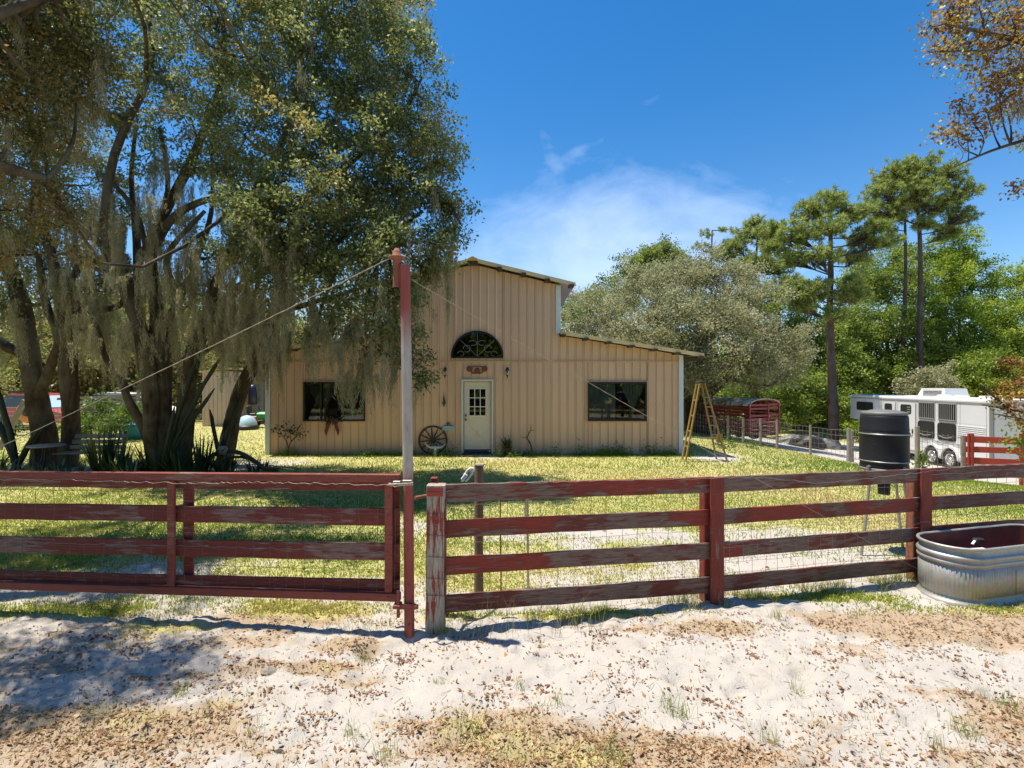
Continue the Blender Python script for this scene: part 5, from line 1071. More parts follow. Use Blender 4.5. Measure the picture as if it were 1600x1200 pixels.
def pine(label, px, Y, topy, hw, blobs, seed, lean=0, tuft=.30, per=44, dens_=46, extra=()):
    rg = np.random.default_rng(seed); x = (px-800)/800*Y; z0 = hz(x, Y); zt = 2-(topy-600)/800*Y; o = thing('pine_tree', label, 'pine tree', (x, Y, z0), group='tall pines behind the trailers'); r = hw*Y/800
    pts = [(x+lean*(i/7)**2+.1*math.sin(i*1.3+seed), Y, z0-.3+(zt-z0+.3)*i/7) for i in range(8)]; pp, rr = smooth_path(pts, [r*(1.15-.12*i) for i in range(8)], 4); m_ = MB(); knob_tube(m_, pp, rr, 10, seed); m_.build('trunk', M['pinebark'], o, True)
    PP = np.array(pp); lm__ = MB(); tips = []; sa = []; sb = []
    for bp in list(blobs)+list(extra):
        c = np.array(P(bp[0], bp[1], bp[2])); R = bp[3]; d = np.linalg.norm(PP-c-np.array([0, 0, -.35*np.linalg.norm(PP[0, :2]-c[:2])]), axis=1); d = np.where(PP[:, 2] > c[2]+.2, 99, d)
        k = int(np.argmin(d)); s = PP[k]; mid = s*.45+c*.55+np.array([0, 0, -.12*np.linalg.norm(c-s)])+rg.normal(size=3)*.15; q, w = smooth_path([s, mid, c], [max(.04, rr[k]*.3), .035, .015], 4); lm__.tube(q, w, 6, False)
        n_ = int(dens_*R**1.8*(bp[4] if len(bp) > 4 else 1))+3; u = unit(rg.normal(size=(n_, 3))); e = c+u*R*1.12*(rg.random(n_)**.6)[:, None]*np.array([1, 1, .55]); tips.append(e)
        st = np.array(q)[rg.integers(3, len(q), n_)]; sa.append(st); sb.append(e)
    lm__.build('limbs', M['pinebark'], o, True)
    V_, F_ = stick_geo(np.concatenate(sa), np.concatenate(sb), .028, .012, 3); np_mesh('twigs', V_, F_, M['pinebark'], o, True)['kind'] = 'stuff'
    T = np.concatenate(tips); n_ = len(T); C = np.repeat(T, per, 0); dr = unit(rg.normal(size=C.shape)+np.array([0, 0, .55])); L = tuft*rg.uniform(.7, 1.25, len(C))
    C = C+dr*(L*.5)[:, None]; V_, F_ = leaf_geo(C, L, .04, dr, rg.normal(size=C.shape)); tn = np.clip(np.repeat(rg.uniform(.25, .75, n_), per)+rg.normal(size=len(C))*.12, 0, 1)
    np_mesh('crown', V_, F_, M['needle'], o, True, attrs={'tint': np.repeat(tn, 4)})['kind'] = 'stuff'; return o
pine('straight near pine with flaking dark trunk standing left of the white trailer', 1301, 29, 300, 6.5,
     [(1300, 315, 29, 1.1), (1265, 330, 29, 1.0), (1335, 335, 29, 1.0), (1245, 365, 28.5, 1.2), (1350, 370, 29.5, 1.1), (1295, 355, 28, 1.1), (1235, 405, 28.5, 1.0), (1370, 380, 29, .8), (1280, 400, 28, 1.0), (1330, 405, 30, .9), (1240, 455, 28, 1.0), (1280, 450, 27.5, .9), (1330, 460, 28.5, 1.0), (1375, 350, 29, .7), (1210, 385, 29, .8), (1330, 440, 28, .8), (1200, 360, 30, .7), (1310, 490, 27.6, .7), (1255, 480, 28, .7)], 101, -.3, extra=[(1395, 375, 29, .5)])
pine('tallest pine with a flat spreading crown against the sky', 1440, 38, 262, 5,
     [(1440, 262, 38, 1.6), (1400, 270, 38, 1.5), (1480, 275, 38, 1.5), (1505, 300, 38, 1.2), (1375, 300, 38, 1.3), (1430, 300, 37, 1.8), (1470, 320, 38, 1.5), (1395, 335, 38, 1.3), (1500, 340, 38, 1.1), (1450, 350, 37.5, 1.0), (1360, 325, 38, .9), (1480, 365, 38, .9)], 102, -.4)
pine('thinner pine rising just beside the tallest one', 1411, 40, 275, 3.6, [(1415, 285, 40, 1.2), (1385, 285, 40, 1.0), (1430, 320, 40, 1.0), (1395, 320, 39.5, .9), (1370, 345, 40, .8), (1440, 290, 40, 1.0), (1385, 360, 40, .6)], 103, .3)
pine('lower leaning pine over the grey oak crown', 1180, 38, 365, 4, [(1170, 360, 38, 1.2), (1200, 375, 38, 1.2), (1150, 385, 38, 1.1), (1190, 405, 37, 1.2), (1160, 420, 37, 1.2), (1215, 420, 37.5, 1.1), (1130, 400, 38, .8), (1210, 355, 39, .8), (1235, 440, 37, 1.0), (1180, 345, 38, .6)], 104, .2)
pine('sparse bare-topped pine far beyond the grey oak', 1115, 42, 360, 3, [(1105, 365, 42, .7), (1130, 358, 42, .6), (1095, 385, 42, .6), (1120, 395, 42, .8), (1140, 380, 42, .6)], 105, -.2, dens_=12)
pine('distant round-topped pine seen above the house eave', 1030, 44, 395, 4, [(1010, 405, 44, 1.3), (1035, 395, 44, 1.3), (1000, 425, 44, 1.2), (1055, 415, 44, 1.2), (1025, 430, 43, 1.4), (1055, 400, 44, .9)], 106)
# far woods: nobody could count these
rg = np.random.default_rng(9); Cw = []; Tw = []; SA = []; SB = []
def woods(n, xr, yr, hr, seed, mm=46):
    rg = np.random.default_rng(seed)
    for i in range(n):
        x = rg.uniform(*xr); y = rg.uniform(*yr); h_ = rg.uniform(*hr); z0 = hz(x, y); SA.append((x, y, z0-.2)); SB.append((x+rg.normal()*.3, y, z0+h_*.8)); k = 11
        for j in range(k):
            c = np.array([x+rg.normal()*1.7, y+rg.normal()*1.5, z0+h_*rg.uniform(.12, .95)]); m_ = mm; Cw.append(c+rg.normal(size=(m_, 3))*np.array([.8, .8, .5])); Tw.append(np.full(m_, rg.uniform(.1, .9)))
woods(190, (-75, 110), (50, 66), (6.5, 10), 1); woods(40, (8, 60), (38, 48), (4.5, 7.5), 2, 110); woods(56, (-48, -16), (36, 46), (6, 9.5), 3, 110); woods(30, (40, 70), (34, 44), (6, 9), 5)
Cw = np.concatenate(Cw); Tw = np.clip(np.concatenate(Tw)+rg.normal(size=len(Cw))*.12, 0, 1); V_, F_ = leaf_geo(Cw, rg.uniform(.7, 1.3, len(Cw))*np.interp(Cw[:, 1], [28, 50], [.2, .45]), rg.uniform(.5, .8, len(Cw))*np.interp(Cw[:, 1], [28, 50], [.2, .45]))
o = np_mesh('background_woods', V_, F_, M['mid'], attrs={'tint': np.repeat(Tw, 4)}); tag(o, 'dense green woods closing off the far edge of the property', 'woods', kind='stuff')
V_, F_ = stick_geo(np.array(SA), np.array(SB), .17, .07, 6); np_mesh('trunks', V_, F_, M['bark'], o)['kind'] = 'stuff'
Cw = []; Tw = []; SA = []; SB = []
woods(34, (-30, -9), (28.5, 35), (4.5, 9), 4, 170); Cw = np.concatenate(Cw); Tw = np.clip(np.concatenate(Tw), 0, 1); V_, F_ = leaf_geo(Cw, rg.uniform(.14, .3, len(Cw)), rg.uniform(.1, .18, len(Cw)))
o = np_mesh('oak_thicket', V_, F_, M['oakleaf2'], attrs={'tint': np.repeat(Tw, 4)}); tag(o, 'dim brown-green oak thicket behind the sheds and timber stack', 'thicket', kind='stuff')
V_, F_ = stick_geo(np.array(SA), np.array(SB), .15, .06, 6); np_mesh('trunks', V_, F_, M['bark'], o)['kind'] = 'stuff'
Cw = []; Tw = []; SA = []; SB = []
woods(70, (-30, 34), (-26, -13), (6, 11), 6); woods(20, (-30, -16), (-10, 6), (6, 9), 7)
Cw = np.concatenate(Cw); Tw = np.clip(np.concatenate(Tw), 0, 1); V_, F_ = leaf_geo(Cw, rg.uniform(.4, .8, len(Cw)), rg.uniform(.3, .5, len(Cw)))
o = np_mesh('roadside_woods', V_, F_, M['bright'], attrs={'tint': np.repeat(Tw, 4)}); tag(o, 'green trees across the track, seen only as reflections in the door panes', 'woods', kind='stuff')
V_, F_ = stick_geo(np.array(SA), np.array(SB), .17, .07, 6); np_mesh('trunks', V_, F_, M['bark'], o)['kind'] = 'stuff'

# ================================================================ GRASS AND LITTER
def scatter(n, xr, yr, f, rg, pw=1.0):
    """density-weighted points, denser toward the camera (constant in picture area)"""
    iy = rg.random(n); y = 1/(1/yr[0]+(1/yr[1]-1/yr[0])*iy); x = rg.uniform(-1, 1, n)*np.clip(y*1.06+.3, 0, 99)
    x = np.where((x < xr[0]) | (x > xr[1]), rg.uniform(*xr, n), x) if xr else x
    k = rg.random(n) < f(x, y)**pw; return x[k], y[k]
rg = np.random.default_rng(15)
def blades(x, y, h, w, lean=.5, tint=None, parent=None, name='grass', z=None):
    n = len(x); z = ground_h(x, y, True) if z is None else z; h = np.broadcast_to(h, (n,))*rg.uniform(.55, 1.3, n); a = rg.uniform(0, 6.283, n); l = rg.uniform(.1, 1, n)*lean*h; la = rg.uniform(0, 6.283, n)
    b = np.stack([x, y, z-.004], 1); s = np.stack([np.cos(a), np.sin(a), 0*a], 1)*(np.broadcast_to(w, (n,))[:, None]/2); d = np.stack([np.cos(la)*l, np.sin(la)*l, h], 1)
    m_ = b+d*np.array([.35, .35, .6]); e = b+d; V_ = np.stack([b-s, b+s, m_+s*.75, m_-s*.75, m_-s*.75, m_+s*.75, e+s*.12, e-s*.12], 1).reshape(-1, 3); F_ = np.arange(8*n).reshape(2*n, 4)
    t_ = np.clip((tint if tint is not None else rg.random(n)), 0, 1); return V_, F_, np.repeat(t_, 8)
G = []
def gt(x, y, k=.45):
    g_ = fbm(x*.5, y*.7, 61, 4); far = ss((x-4.6)/2)*ss((y-9)/4)*(x < 12); sh = ss((-x-2.3)/1.5)*.15
    return np.clip(k-.05+(g_-.5)*1.7-.25*far-sh+.14*ss((4-np.abs(x-3))/2)*ss((y-9)/3)+rg.normal(size=len(x))*.17, 0, 1)
x, y = scatter(330000, (-13, 13), (4.6, 12), grassd, rg, 1.3); x, y = x[y < 14.3], y[y < 14.3]; G.append(blades(x, y, .012+.024*fbm(x*.9, y*1.2, 3, 4)**1.5+.0018*y, .0045+.0008*y, 1.2, gt(x, y, .55)))
x, y = scatter(110000, (-26, 26), (12, 34), grassd, rg, 1.2); k = ~((x > XL-.1) & (x < XR+.1) & (y > FY-.05)); x, y = x[k], y[k]; G.append(blades(x, y, .055, .014, .9, gt(x, y, .38)))
x, y = scatter(30000, (-4.6, 5.6), (2.6, 5.4), grassd, rg, 1.1); G.append(blades(x, y, .045, .003, 1.0, gt(x, y, .45)))
x, y = scatter(22000, (-4.6, 5.6), (2.5, 5.2), litter, rg, 1.6); G.append(blades(x, y, .03, .0022, 1.5, .75+.2*rg.random(len(x))))
# tufts
for (cx, cy, r, n, h, t0) in [(-.25, 3.05, .1, 60, .12, .25), (1.05, 3.18, .08, 50, .13, .3), (-1.1, 3.83, .06, 45, .07, .25), (.55, 2.83, .09, 60, .1, .1), (1.0, 3.3, .05, 30, .12, .4), (2.7, 3.05, .1, 60, .10, .5), (-2.2, 3.4, .06, 40, .1, .5), (.28, 3.28, .07, 30, .07, .4), (3.2, 3.3, .12, 60, .09, .2), (2.35, 4.55, .08, 50, .09, .2), (-.95, 3.05, .05, 30, .07, .3), (-.7, 2.85, .07, 40, .1, .5), (1.9, 3.45, .05, 25, .09, .5), (-1.55, 3.05, .05, 25, .08, .6), (.05, 3.5, .05, 25, .07, .5), (-.5, 3.55, .06, 25, .05, .6), (1.5, 2.95, .07, 40, .1, .6), (2.4, 2.9, .06, 30, .1, .6)]:
    xx = cx+rg.normal(size=n)*r*.5; yy_ = cy+rg.normal(size=n)*r*.5; G.append(blades(xx, yy_, h, .0032, .9, t0+rg.normal(size=n)*.12))
def strip_pts(n, a, b, w): u = rg.random(n); return a[0]+(b[0]-a[0])*u+rg.normal(size=n)*w*.3, a[1]+(b[1]-a[1])*u+rg.normal(size=n)*w
for a, b_, n, h in ((PA, PB, 2300, .09), (PB, PC, 2500, .09), (PC, PD, 1000, .10), ((-5, 4.72), (-1, 4.36), 1500, .05)):
    x, y = strip_pts(n, a, b_, .09); cl_ = fbm(x*3, y*3, 91, 3); k = cl_ > .5; x, y = x[k], y[k]; G.append(blades(x, y, h*(.2+1.2*cl_[k]), .004, .9, .3+.55*rg.random(len(x))))
x, y = strip_pts(70, (-.4, 4.2), (.75, 4.3), .06); G.append(blades(x, y, .30, .0032, .8, .85+.1*rg.random(len(x))))
x, y = strip_pts(3800, (XL, FY-.22), (XR, FY-.22), .07); cl_ = fbm(x*1.6, y, 93, 3); k = (cl_ > .45) & ~((x > -1.5) & (x < -.45)); x, y = x[k], y[k]; G.append(blades(x, y, .10+.35*np.clip(cl_[k]-.5, 0, 1), .012, .8, .15+.25*rg.random(len(x))))
x, y = strip_pts(500, (4.75, 5.0), (6.0, 5.3), .1); G.append(blades(x, y-.28, .07, .004, .9, .3+.4*rg.random(500)))
V_ = np.concatenate([g_[0] for g_ in G]); n5 = len(V_); F_ = np.arange(n5).reshape(-1, 4)
tag(np_mesh('grass', V_, F_, M['grassb'], attrs={'tint': np.concatenate([g_[2] for g_ in G])}), 'short sun-yellowed lawn and weeds growing out of pale sand', 'grass', kind='stuff')
# weeds by the wall
wd_ = []
for (wx, wy, h_, n) in ((-1.72, FY-.42, .28, 170), (-1.95, FY-.5, .14, 80), (.35, FY-.3, .16, 60), (1.9, FY-.25, .3, 110), (2.6, FY-.2, .22, 80), (3.05, FY-.2, .38, 140), (3.9, FY-.2, .4, 120), (1.2, FY-.25, .3, 60), (-4, FY-.5, .15, 60), (-.35, FY-.55, .28, 80), (.05, FY-.6, .2, 60), (4.4, FY-.2, .22, 80), (7.3, 17, .5, 200), (6.7, 16.4, .45, 200), (8.2, 17.5, .35, 150)):
    c = np.array([wx, wy, hz(wx, wy)])+np.abs(rg.normal(size=(n, 3)))*np.array([0, 0, h_*.5])+rg.normal(size=(n, 3))*np.array([.13, .07, .02]); wd_.append(leaf_geo(c, .07, .035))
V_, F_ = merge(wd_); tag(np_mesh('wall_weeds', V_, F_, M['fern'], attrs={'tint': np.repeat(rg.random(len(V_)//4), 4)}), 'straggly green weeds along the foot of the tan wall', 'weeds', kind='stuff')
# fallen leaves
def leaves_on(x, y, L, tint, zoff=.006, tilt=.55):
    n = len(x); z = ground_h(x, y)+zoff*rg.random(n)*1.5; A = rg.normal(size=(n, 3))*np.array([1, 1, tilt*.5]); Nn = rg.normal(size=(n, 3))*tilt+np.array([0, 0, 1.2]); L = L*np.exp(rg.normal(size=n)*.33-.05); return leaf_geo(np.stack([x, y, z], 1), L, L*rg.uniform(.35, .6, n), A, Nn)
xs, ys = scatter(46000, (-4.6, 5.6), (2.45, 5.2), litter, rg, 2.0); x2, y2 = scatter(9000, (-4.6, 5.6), (2.45, 5.2), lambda a, b_: np.clip(fbm(a*3, b_*5, 71, 3)*2.2-.75, .06, 1), rg)
cc = [(RNG.uniform(-3.6, 4.6), RNG.uniform(2.7, 4.6)) for _ in range(260)]; kk = [int(RNG.uniform(4, 42)) for _ in cc]; x3 = np.concatenate([cx+RNG.normal(size=k)*.012*math.sqrt(k) for (cx, cy), k in zip(cc, kk)]); y3 = np.concatenate([cy+RNG.normal(size=k)*.006*math.sqrt(k) for (cx, cy), k in zip(cc, kk)])
x4, y4 = scatter(5000, (-9, 6), (5, 13), lambda a, b_: .15+.6*ss((-a-1)/3), rg)
x = np.concatenate([xs, x2, x3]); y = np.concatenate([ys, y2, y3]); tn = np.clip(rg.normal(size=len(x))*.25+.5, 0, 1); tn[len(xs):] = np.clip(tn[len(xs):]-.3, 0, 1)
g1 = leaves_on(x, y, .024, None, .007, .7); g2 = leaves_on(x4, y4, .045, None, .02); V_, F_ = merge([g1, g2]); tn = np.concatenate([tn, rg.random(len(x4))])
tag(np_mesh('leaf_litter', V_, F_, M['litter'], attrs={'tint': np.repeat(tn, 4)}), 'curled tan oak leaves and bits strewn over the pale sand', 'leaf litter', kind='stuff')
n = 900; x, y = scatter(n*3, (-4.6, 5.6), (2.5, 5), lambda a, b_: .2+.5*litter(a, b_), rg); a = rg.uniform(0, 6.28, len(x)); L = rg.uniform(.02, .1, len(x)); z = ground_h(x, y)+.006
A = np.stack([x, y, z], 1); Bq = A+np.stack([np.cos(a)*L, np.sin(a)*L, rg.normal(size=len(x))*.006], 1); V_, F_ = stick_geo(A, Bq, .0016, .001, 3)
tag(np_mesh('fallen_twigs', V_, F_, M['darkwood']), 'thin dark broken twigs scattered on the sand', 'twigs', kind='stuff')
for i, (px, py, r, lab) in enumerate(((420, 1050, .05, 'flat tan stone half sunk in the sand left of the centre'), (325, 1118, .03, 'small dark brown clod at the lower left'), (435, 1168, .025, 'little dark clod near the bottom edge'), (448, 985, .05, 'short grey root end poking from the sand below the gate'))):
    Y = 800*2.07/(py-600); X = (px-800)/800*Y; m_ = MB(); rr = random.Random(i); pr = [(0, -r*.3), (r*.8, -r*.2), (r, .0), (r*.7, r*.35), (r*.3, r*.45), (0, r*.45)]; m_.lathe(pr, (0, 0, 0), 9, False); m_.v = [(v[0]*(1.3+rr.uniform(-.2, .2)), v[1]*(.8+rr.uniform(-.2, .2)), v[2]*(1+rr.uniform(-.2, .2))) for v in m_.v]
    o = m_.build('stone' if i == 0 else ('root' if i == 3 else 'clod'), M['greywood'] if i in (0, 3) else M['darkwood']); o.location = (X, Y, float(ground_h(np.array([X]), np.array([Y]))[0])); tag(o, lab, o.name.split('.')[0])
# ================================================================ HORSE TRAILER
HZ = -1.55; tr = thing('horse_trailer', 'long white gooseneck horse trailer with barred windows and two axles parked behind the fence', 'horse trailer', (18.17, 19.5, HZ), -math.atan(.112))
ZT_, ZB, TW, TL, NK = 2.95, .34, 2.35, 9.67, 7.3
def rbox(m_, x, y0, y1, z0, z1, r, th, n=4):
    """rounded rectangular plate in the side plane at x"""
    pts = []
    for cy, cz, a0 in ((y1-r, z1-r, 0), (y0+r, z1-r, 90), (y0+r, z0+r, 180), (y1-r, z0+r, 270)):
        for i in range(n+1): a = math.radians(a0+90*i/n); pts.append((x, cy+r*math.cos(a), cz+r*math.sin(a)))
    m_.prism(pts, (th, 0, 0))
body = MB(); side = [(0, ZB), (NK, ZB), (NK, 1.56), (TL, 1.62), (TL, ZT_-.12), (0, ZT_-.12)]
body.prism([(0, y, z) for y, z in side], (TW, 0, 0)); body.build('body', M['trailer'], tr)
rf = MB(); prof = [(-.015, ZT_-.13), (-.015, ZT_-.07), (.01, ZT_-.02), (.07, ZT_), (TW-.07, ZT_), (TW-.01, ZT_-.02), (TW+.015, ZT_-.07), (TW+.015, ZT_-.13)]
rf.prism([(x, -.03, z) for x, z in prof], (0, TL+.07, 0)); rf.build('roof', M['trailer'], tr)
MB().box((-.012, TL/2, ZT_-.155), (.024, TL+.02, .035)).build('roof_rail', M['trailgrey'], tr)
# rear: corner posts, doors
for x in (.06, TW-.06): MB().box((x, -.02, (ZB+ZT_)/2-.06), (.15, .05, ZT_-ZB-.1), bev=.02).build('corner_post', M['trailgrey'], tr)
MB().box((TW/2, -.02, ZT_-.14), (TW-.3, .05, .09)).build('header', M['trailgrey'], tr)
for x0 in (.15, TW/2+.02):
    dd = MB().box((x0+.51, -.022, 1.55), (1.01, .04, 2.35), bev=.01).build('rear_door', M['trailer'], tr)
    for z in (.6, 1.5, 2.4): MB().box((x0+(.1 if x0 < 1 else .92), -.05, z), (.22, .02, .045), bev=.006).build('hinge', M['trailgrey'], dd)
MB().box((TW/2, -.05, 1.6), (.05, .03, 2.3)).build('lock_bar', M['trailgrey'], tr)
for x in (.06, TW-.06): MB().lathe([(0, -.03), (.045, -.025), (.05, 0)], (x, -.045, 1.45), 12, True, (Vector((1, 0, 0)), Vector((0, 0, 1)), Vector((0, 1, 0)))).build('tail_light', M['redpaint'], tr)
# side windows
def win(y0, y1, z0, z1, bars=0, name='window', slide=False, r=.09):
    w = MB(); rbox(w, -.03, y0, y1, z0, z1, r, .03); w_ = w.build(name, M['darkframe' if not bars else 'trailgrey'], tr)
    g = MB(); rbox(g, -.036, y0+.05, y1-.05, z0+.05, z1-.05, r*.6, .008); g.build('pane', M['black'] if bars else M['darkframe'], w_)
    if not bars: g2 = MB(); rbox(g2, -.028, y0+.05, y1-.05, z0+.05, z1-.05, r*.6, .004); 
    if slide: MB().box((-.04, (y0+y1)/2, (z0+z1)/2), (.012, .03, z1-z0-.1)).build('mullion', M['darkframe'], w_)
    for i in range(bars):
        y = y0+.11+(y1-y0-.22)*i/(bars-1); MB().tube([(-.055, y, z0+.06), (-.055, y, z1-.06)], .016, 6).build('bar', M['steel'], w_)
    if bars: MB().tube([(-.055, y0+.05, z0+.07), (-.055, y1-.05, z0+.07)], .018, 6).build('rail', M['steel'], w_); MB().tube([(-.055, y0+.05, z1-.07), (-.055, y1-.05, z1-.07)], .018, 6).build('rail', M['steel'], w_)
    return w_
win(7.5, 9.0, 2.13, 2.58, slide=True)
for (y0, y1) in ((2.88, 3.94), (1.62, 2.68)): win(y0, y1, 1.96, 2.78, bars=8)
for (y0, y1) in ((2.92, 3.98), (1.66, 2.72)):
    w_ = win(y0, y1, 1.15, 1.88, r=.12); MB().tube([(-.06, y0+.15, 1.32), (-.07, (y0+y1)/2, 1.26), (-.06, y1-.15, 1.32)], .02, 6).build('grab_bar', M['steel'], w_)
for (y0, y1, z0, z1, wy0, wy1) in ((4.12, 5.44, .45, 2.72, 4.42, 5.2), (5.6, 6.62, .75, 2.72, 5.85, 6.45)):
    dd = MB(); rbox(dd, -.016, y0, y1, z0, z1, .1, .016); t0 = dd.build('side_door', M['trailgrey'], tr); dd = MB(); rbox(dd, -.026, y0+.04, y1-.04, z0+.04, z1-.04, .08, .011); dd.build('door_skin', M['trailer'], t0)
    g = MB(); rbox(g, -.036, wy0, wy1, 2.14, 2.58, .1, .01); g.build('door_window', M['black'], t0)
    if y0 < 5:
        for i in range(3): MB().box((-.042, wy0+.16, 2.24+.11*i), (.008, .22, .04)).build('louvre', M['trailgrey'], t0)
        MB().box((-.045, 4.32, 1.35), (.03, .07, .22), bev=.01).build('latch', M['black'], t0); MB().box((-.04, 4.45, 1.15), (.02, .22, .03)).build('grab_handle', M['trailgrey'], t0)
for i in range(7): MB().box((-.010, .85, 1.40+i*.075), (.02, 1.45, .028), bev=.008).build('trim_rib', M['trailer'], tr)
for i in range(9): MB().box((-.008, 2.75, .62+i*.06 if i < 9 else 0), (.016, 2.6, .02)).build('trim_rib', M['trailer'], tr) if i > 5 else None
for y in (.12, 1.45, 4.06, 5.52, 6.75, 8.2): MB().box((-.003, y, (ZB+ZT_)/2 if y < NK else 2.2), (.01, .012, ZT_-ZB-.3 if y < NK else 1.1)).build('panel_seam', M['trailgrey'], tr)
rv = MB()
for i in range(80):
    for z in (ZT_-.2, 1.95): rv.box((-.003, .1+i*.115, z), (.012, .018, .018))
rv.build('rivets', M['trailgrey'], tr)['kind'] = 'stuff'
MB().box((-.05, 5.0, .36), (.12, 1.9, .04)).build('step', M['trailgrey'], tr); MB().box((-.012, 3.62, .42), (.02, 6.9, .12)).build('rub_rail', M['trailgrey'], tr)
for y in (.3, 4.05, 6.9): MB().box((-.03, y, .47), (.015, .16, .05)).build('marker_light', M['redpaint'], tr)
# axles, fenders, wheels
for wy in (1.95, 3.02):
    fd = MB(); n = 12; seg = []
    for i in range(n):
        a, c = math.pi*i/n, math.pi*(i+1)/n
        fd.prism([(-.10, wy+q*math.cos(e), .40+q*math.sin(e)) for q, e in ((.47, a), (.56, a), (.56, c), (.47, c))], (.12, 0, 0))
    fd.build('fender', M['trailer'], tr); bk = MB(); bk.prism([(-.008, wy+.47*math.cos(math.pi*i/n), .40+.47*math.sin(math.pi*i/n)) for i in range(n+1)], (.006, 0, 0)); bk.build('wheel_well', M['black'], tr)
    for xw in (.02, TW-.02):
        axw = (Vector((0, 1, 0)), Vector((0, 0, 1)), Vector((-1 if xw < 1 else 1, 0, 0)))
        wt = MB().lathe([(.24, -.10), (.36, -.10), (.385, -.08), (.39, 0), (.385, .06), (.36, .085), (.27, .085), (.24, .07)], (xw, wy, .385), 28, True, axw).build('wheel', M['rubber'], tr)
        MB().lathe([(.245, .04), (.255, .088), (.24, .09), (.225, .05), (.2, .03), (.19, .03)], (xw, wy, .385), 28, True, axw).build('rim', M['alu'], wt)
        sp = MB()
        for i in range(8):
            a = math.pi*2*i/8; x_ = xw-.055 if xw < 1 else xw+.055
            sp.beam((x_, wy+.05*math.cos(a), .385+.05*math.sin(a)), (x_+.01, wy+.215*math.cos(a), .385+.215*math.sin(a)), .02, .075, (-math.sin(a)*0, -math.sin(a), math.cos(a)))
        sp.lathe([(0, .12), (.04, .115), (.06, .08), (.08, .05)], (xw, wy, .385), 14, True, axw); sp.build('spokes', M['alu'], wt); MB().lathe([(0, .025), (.235, .025)], (xw, wy, .385), 20, True, axw).build('brake_drum', M['rubber'], wt)
MB().prism([(-.09, 2.2, .78), (-.09, 2.78, .78), (-.09, 2.49, .50)], (.1, 0, 0)).build('fender_gusset', M['trailer'], tr)
ac = MB(); b0 = [(.7, 3.35, ZT_+.01), (1.7, 3.35, ZT_+.01), (1.7, 5.2, ZT_+.01), (.7, 5.2, ZT_+.01)]; t1_ = [(.76, 3.42, ZT_+.40), (1.64, 3.42, ZT_+.40), (1.64, 4.95, ZT_+.40), (.76, 4.95, ZT_+.40)]
ac.add(b0+t1_, [(0, 3, 2, 1), (4, 5, 6, 7), (0, 1, 5, 4), (1, 2, 6, 5), (2, 3, 7, 6), (3, 0, 4, 7)]); a_ = ac.build('air_conditioner', M['trailer'], tr)
for i in range(6): MB().box((.715, 4.2, ZT_+.07+i*.05), (.03, 1.2, .014)).build('vent_slot', M['trailgrey'], a_)
for y in (.55, 1.9, 2.9):
    v_ = MB(); v_.add([(.3, y, ZT_), (.75, y, ZT_), (.75, y+.45, ZT_), (.3, y+.45, ZT_), (.36, y+.06, ZT_+.13), (.69, y+.06, ZT_+.13), (.69, y+.39, ZT_+.13), (.36, y+.39, ZT_+.13)], [(4, 5, 6, 7), (0, 1, 5, 4), (1, 2, 6, 5), (2, 3, 7, 6), (3, 0, 4, 7)]); v_.build('roof_vent', M['trailer'], tr)
MB().tube([(TW/2, 8.9, 1.6), (TW/2, 8.9, .7)], .05, 8).build('gooseneck_coupler', M['black'], tr)
for x in (.35, TW-.35): MB().tube([(x, 8.1, 1.6), (x, 8.1, .25), (x, 8.1, .0)], .045, 8).build('landing_leg', M['trailgrey'], tr)

# ================================================================ RED STOCK TRAILER
cx_, cy_ = 9.70, 20.9; zg = hz(10, 21.5)
st = thing('stock_trailer', 'old red slatted livestock trailer with a rounded lichen-mottled roof behind the wire fence', 'livestock trailer', (cx_, cy_, zg), math.atan2(.9, 1.97))
SW, SL, SZ0, SZ1 = 1.72, 2.9, .34, 1.62
def rail_(a, b_, r=.028, name='slat'): return MB().beam(a, b_, .035, .085).build(name, M['redcorral'], st)
for i in range(9):
    z = SZ0+.08+i*.145; rail_((0, 0, z), (0, SL, z)); rail_((SW, 0, z), (SW, SL, z)); rail_((.05, SL, z), (SW-.05, SL, z))
    if i not in (6,): rail_((.05, 0, z), (SW*.62, 0, z)); rail_((SW*.62, 0, z+.02), (SW-.05, 0, z+.02))
for (x, y) in ((0, 0), (SW, 0), (0, SL), (SW, SL), (0, SL/3), (0, 2*SL/3), (SW*.62, 0), (SW, SL/2)): MB().box((x, y, (SZ0+SZ1)/2), (.075, .075, SZ1-SZ0), bev=.01).build('upright', M['redcorral'], st)
t = NT('mottled_tin'); n = t.noise(5, (1, 1, 1), 7, .7); bnd = t.noise(2.2, (.1, 2.6, .1), 2); M['mottled'] = t.fin(t.mix(t.ramp(t.math('ADD', t.math('MULTIPLY', n, .6), t.math('MULTIPLY', bnd, .5)), [(.48, 0.), (.60, 1.)]), (.17, .12, .075), (.62, .60, .55)), .7, 0, .2)
rfm = MB(); prof = [(-.02+SW/2-math.cos(a)*(SW/2+.02), SZ1-.05+.28*math.sin(a)**.7) for a in np.linspace(.001, math.pi-.001, 11)]
rfm.prism([(x, -.08, z) for x, z in prof]+[(x, -.08, z-.03) for x, z in reversed(prof)], (0, SL+.16, 0)); rfm.build('roof', M['mottled'], st)
bow = MB()
for y in (0, SL*.33, SL*.66, SL): bow.tube([(x, y, z-.05) for x, z in prof], .03, 6)
bow.build('roof_bows', M['redcorral'], st); MB().box((SW/2, SL/2, SZ0), (SW, SL, .08)).build('deck', M['darkwood'], st)
MB().box((0, SL/2, SZ0+.28), (.02, SL, .5)).build('lower_skirt', M['redcorral'], st)
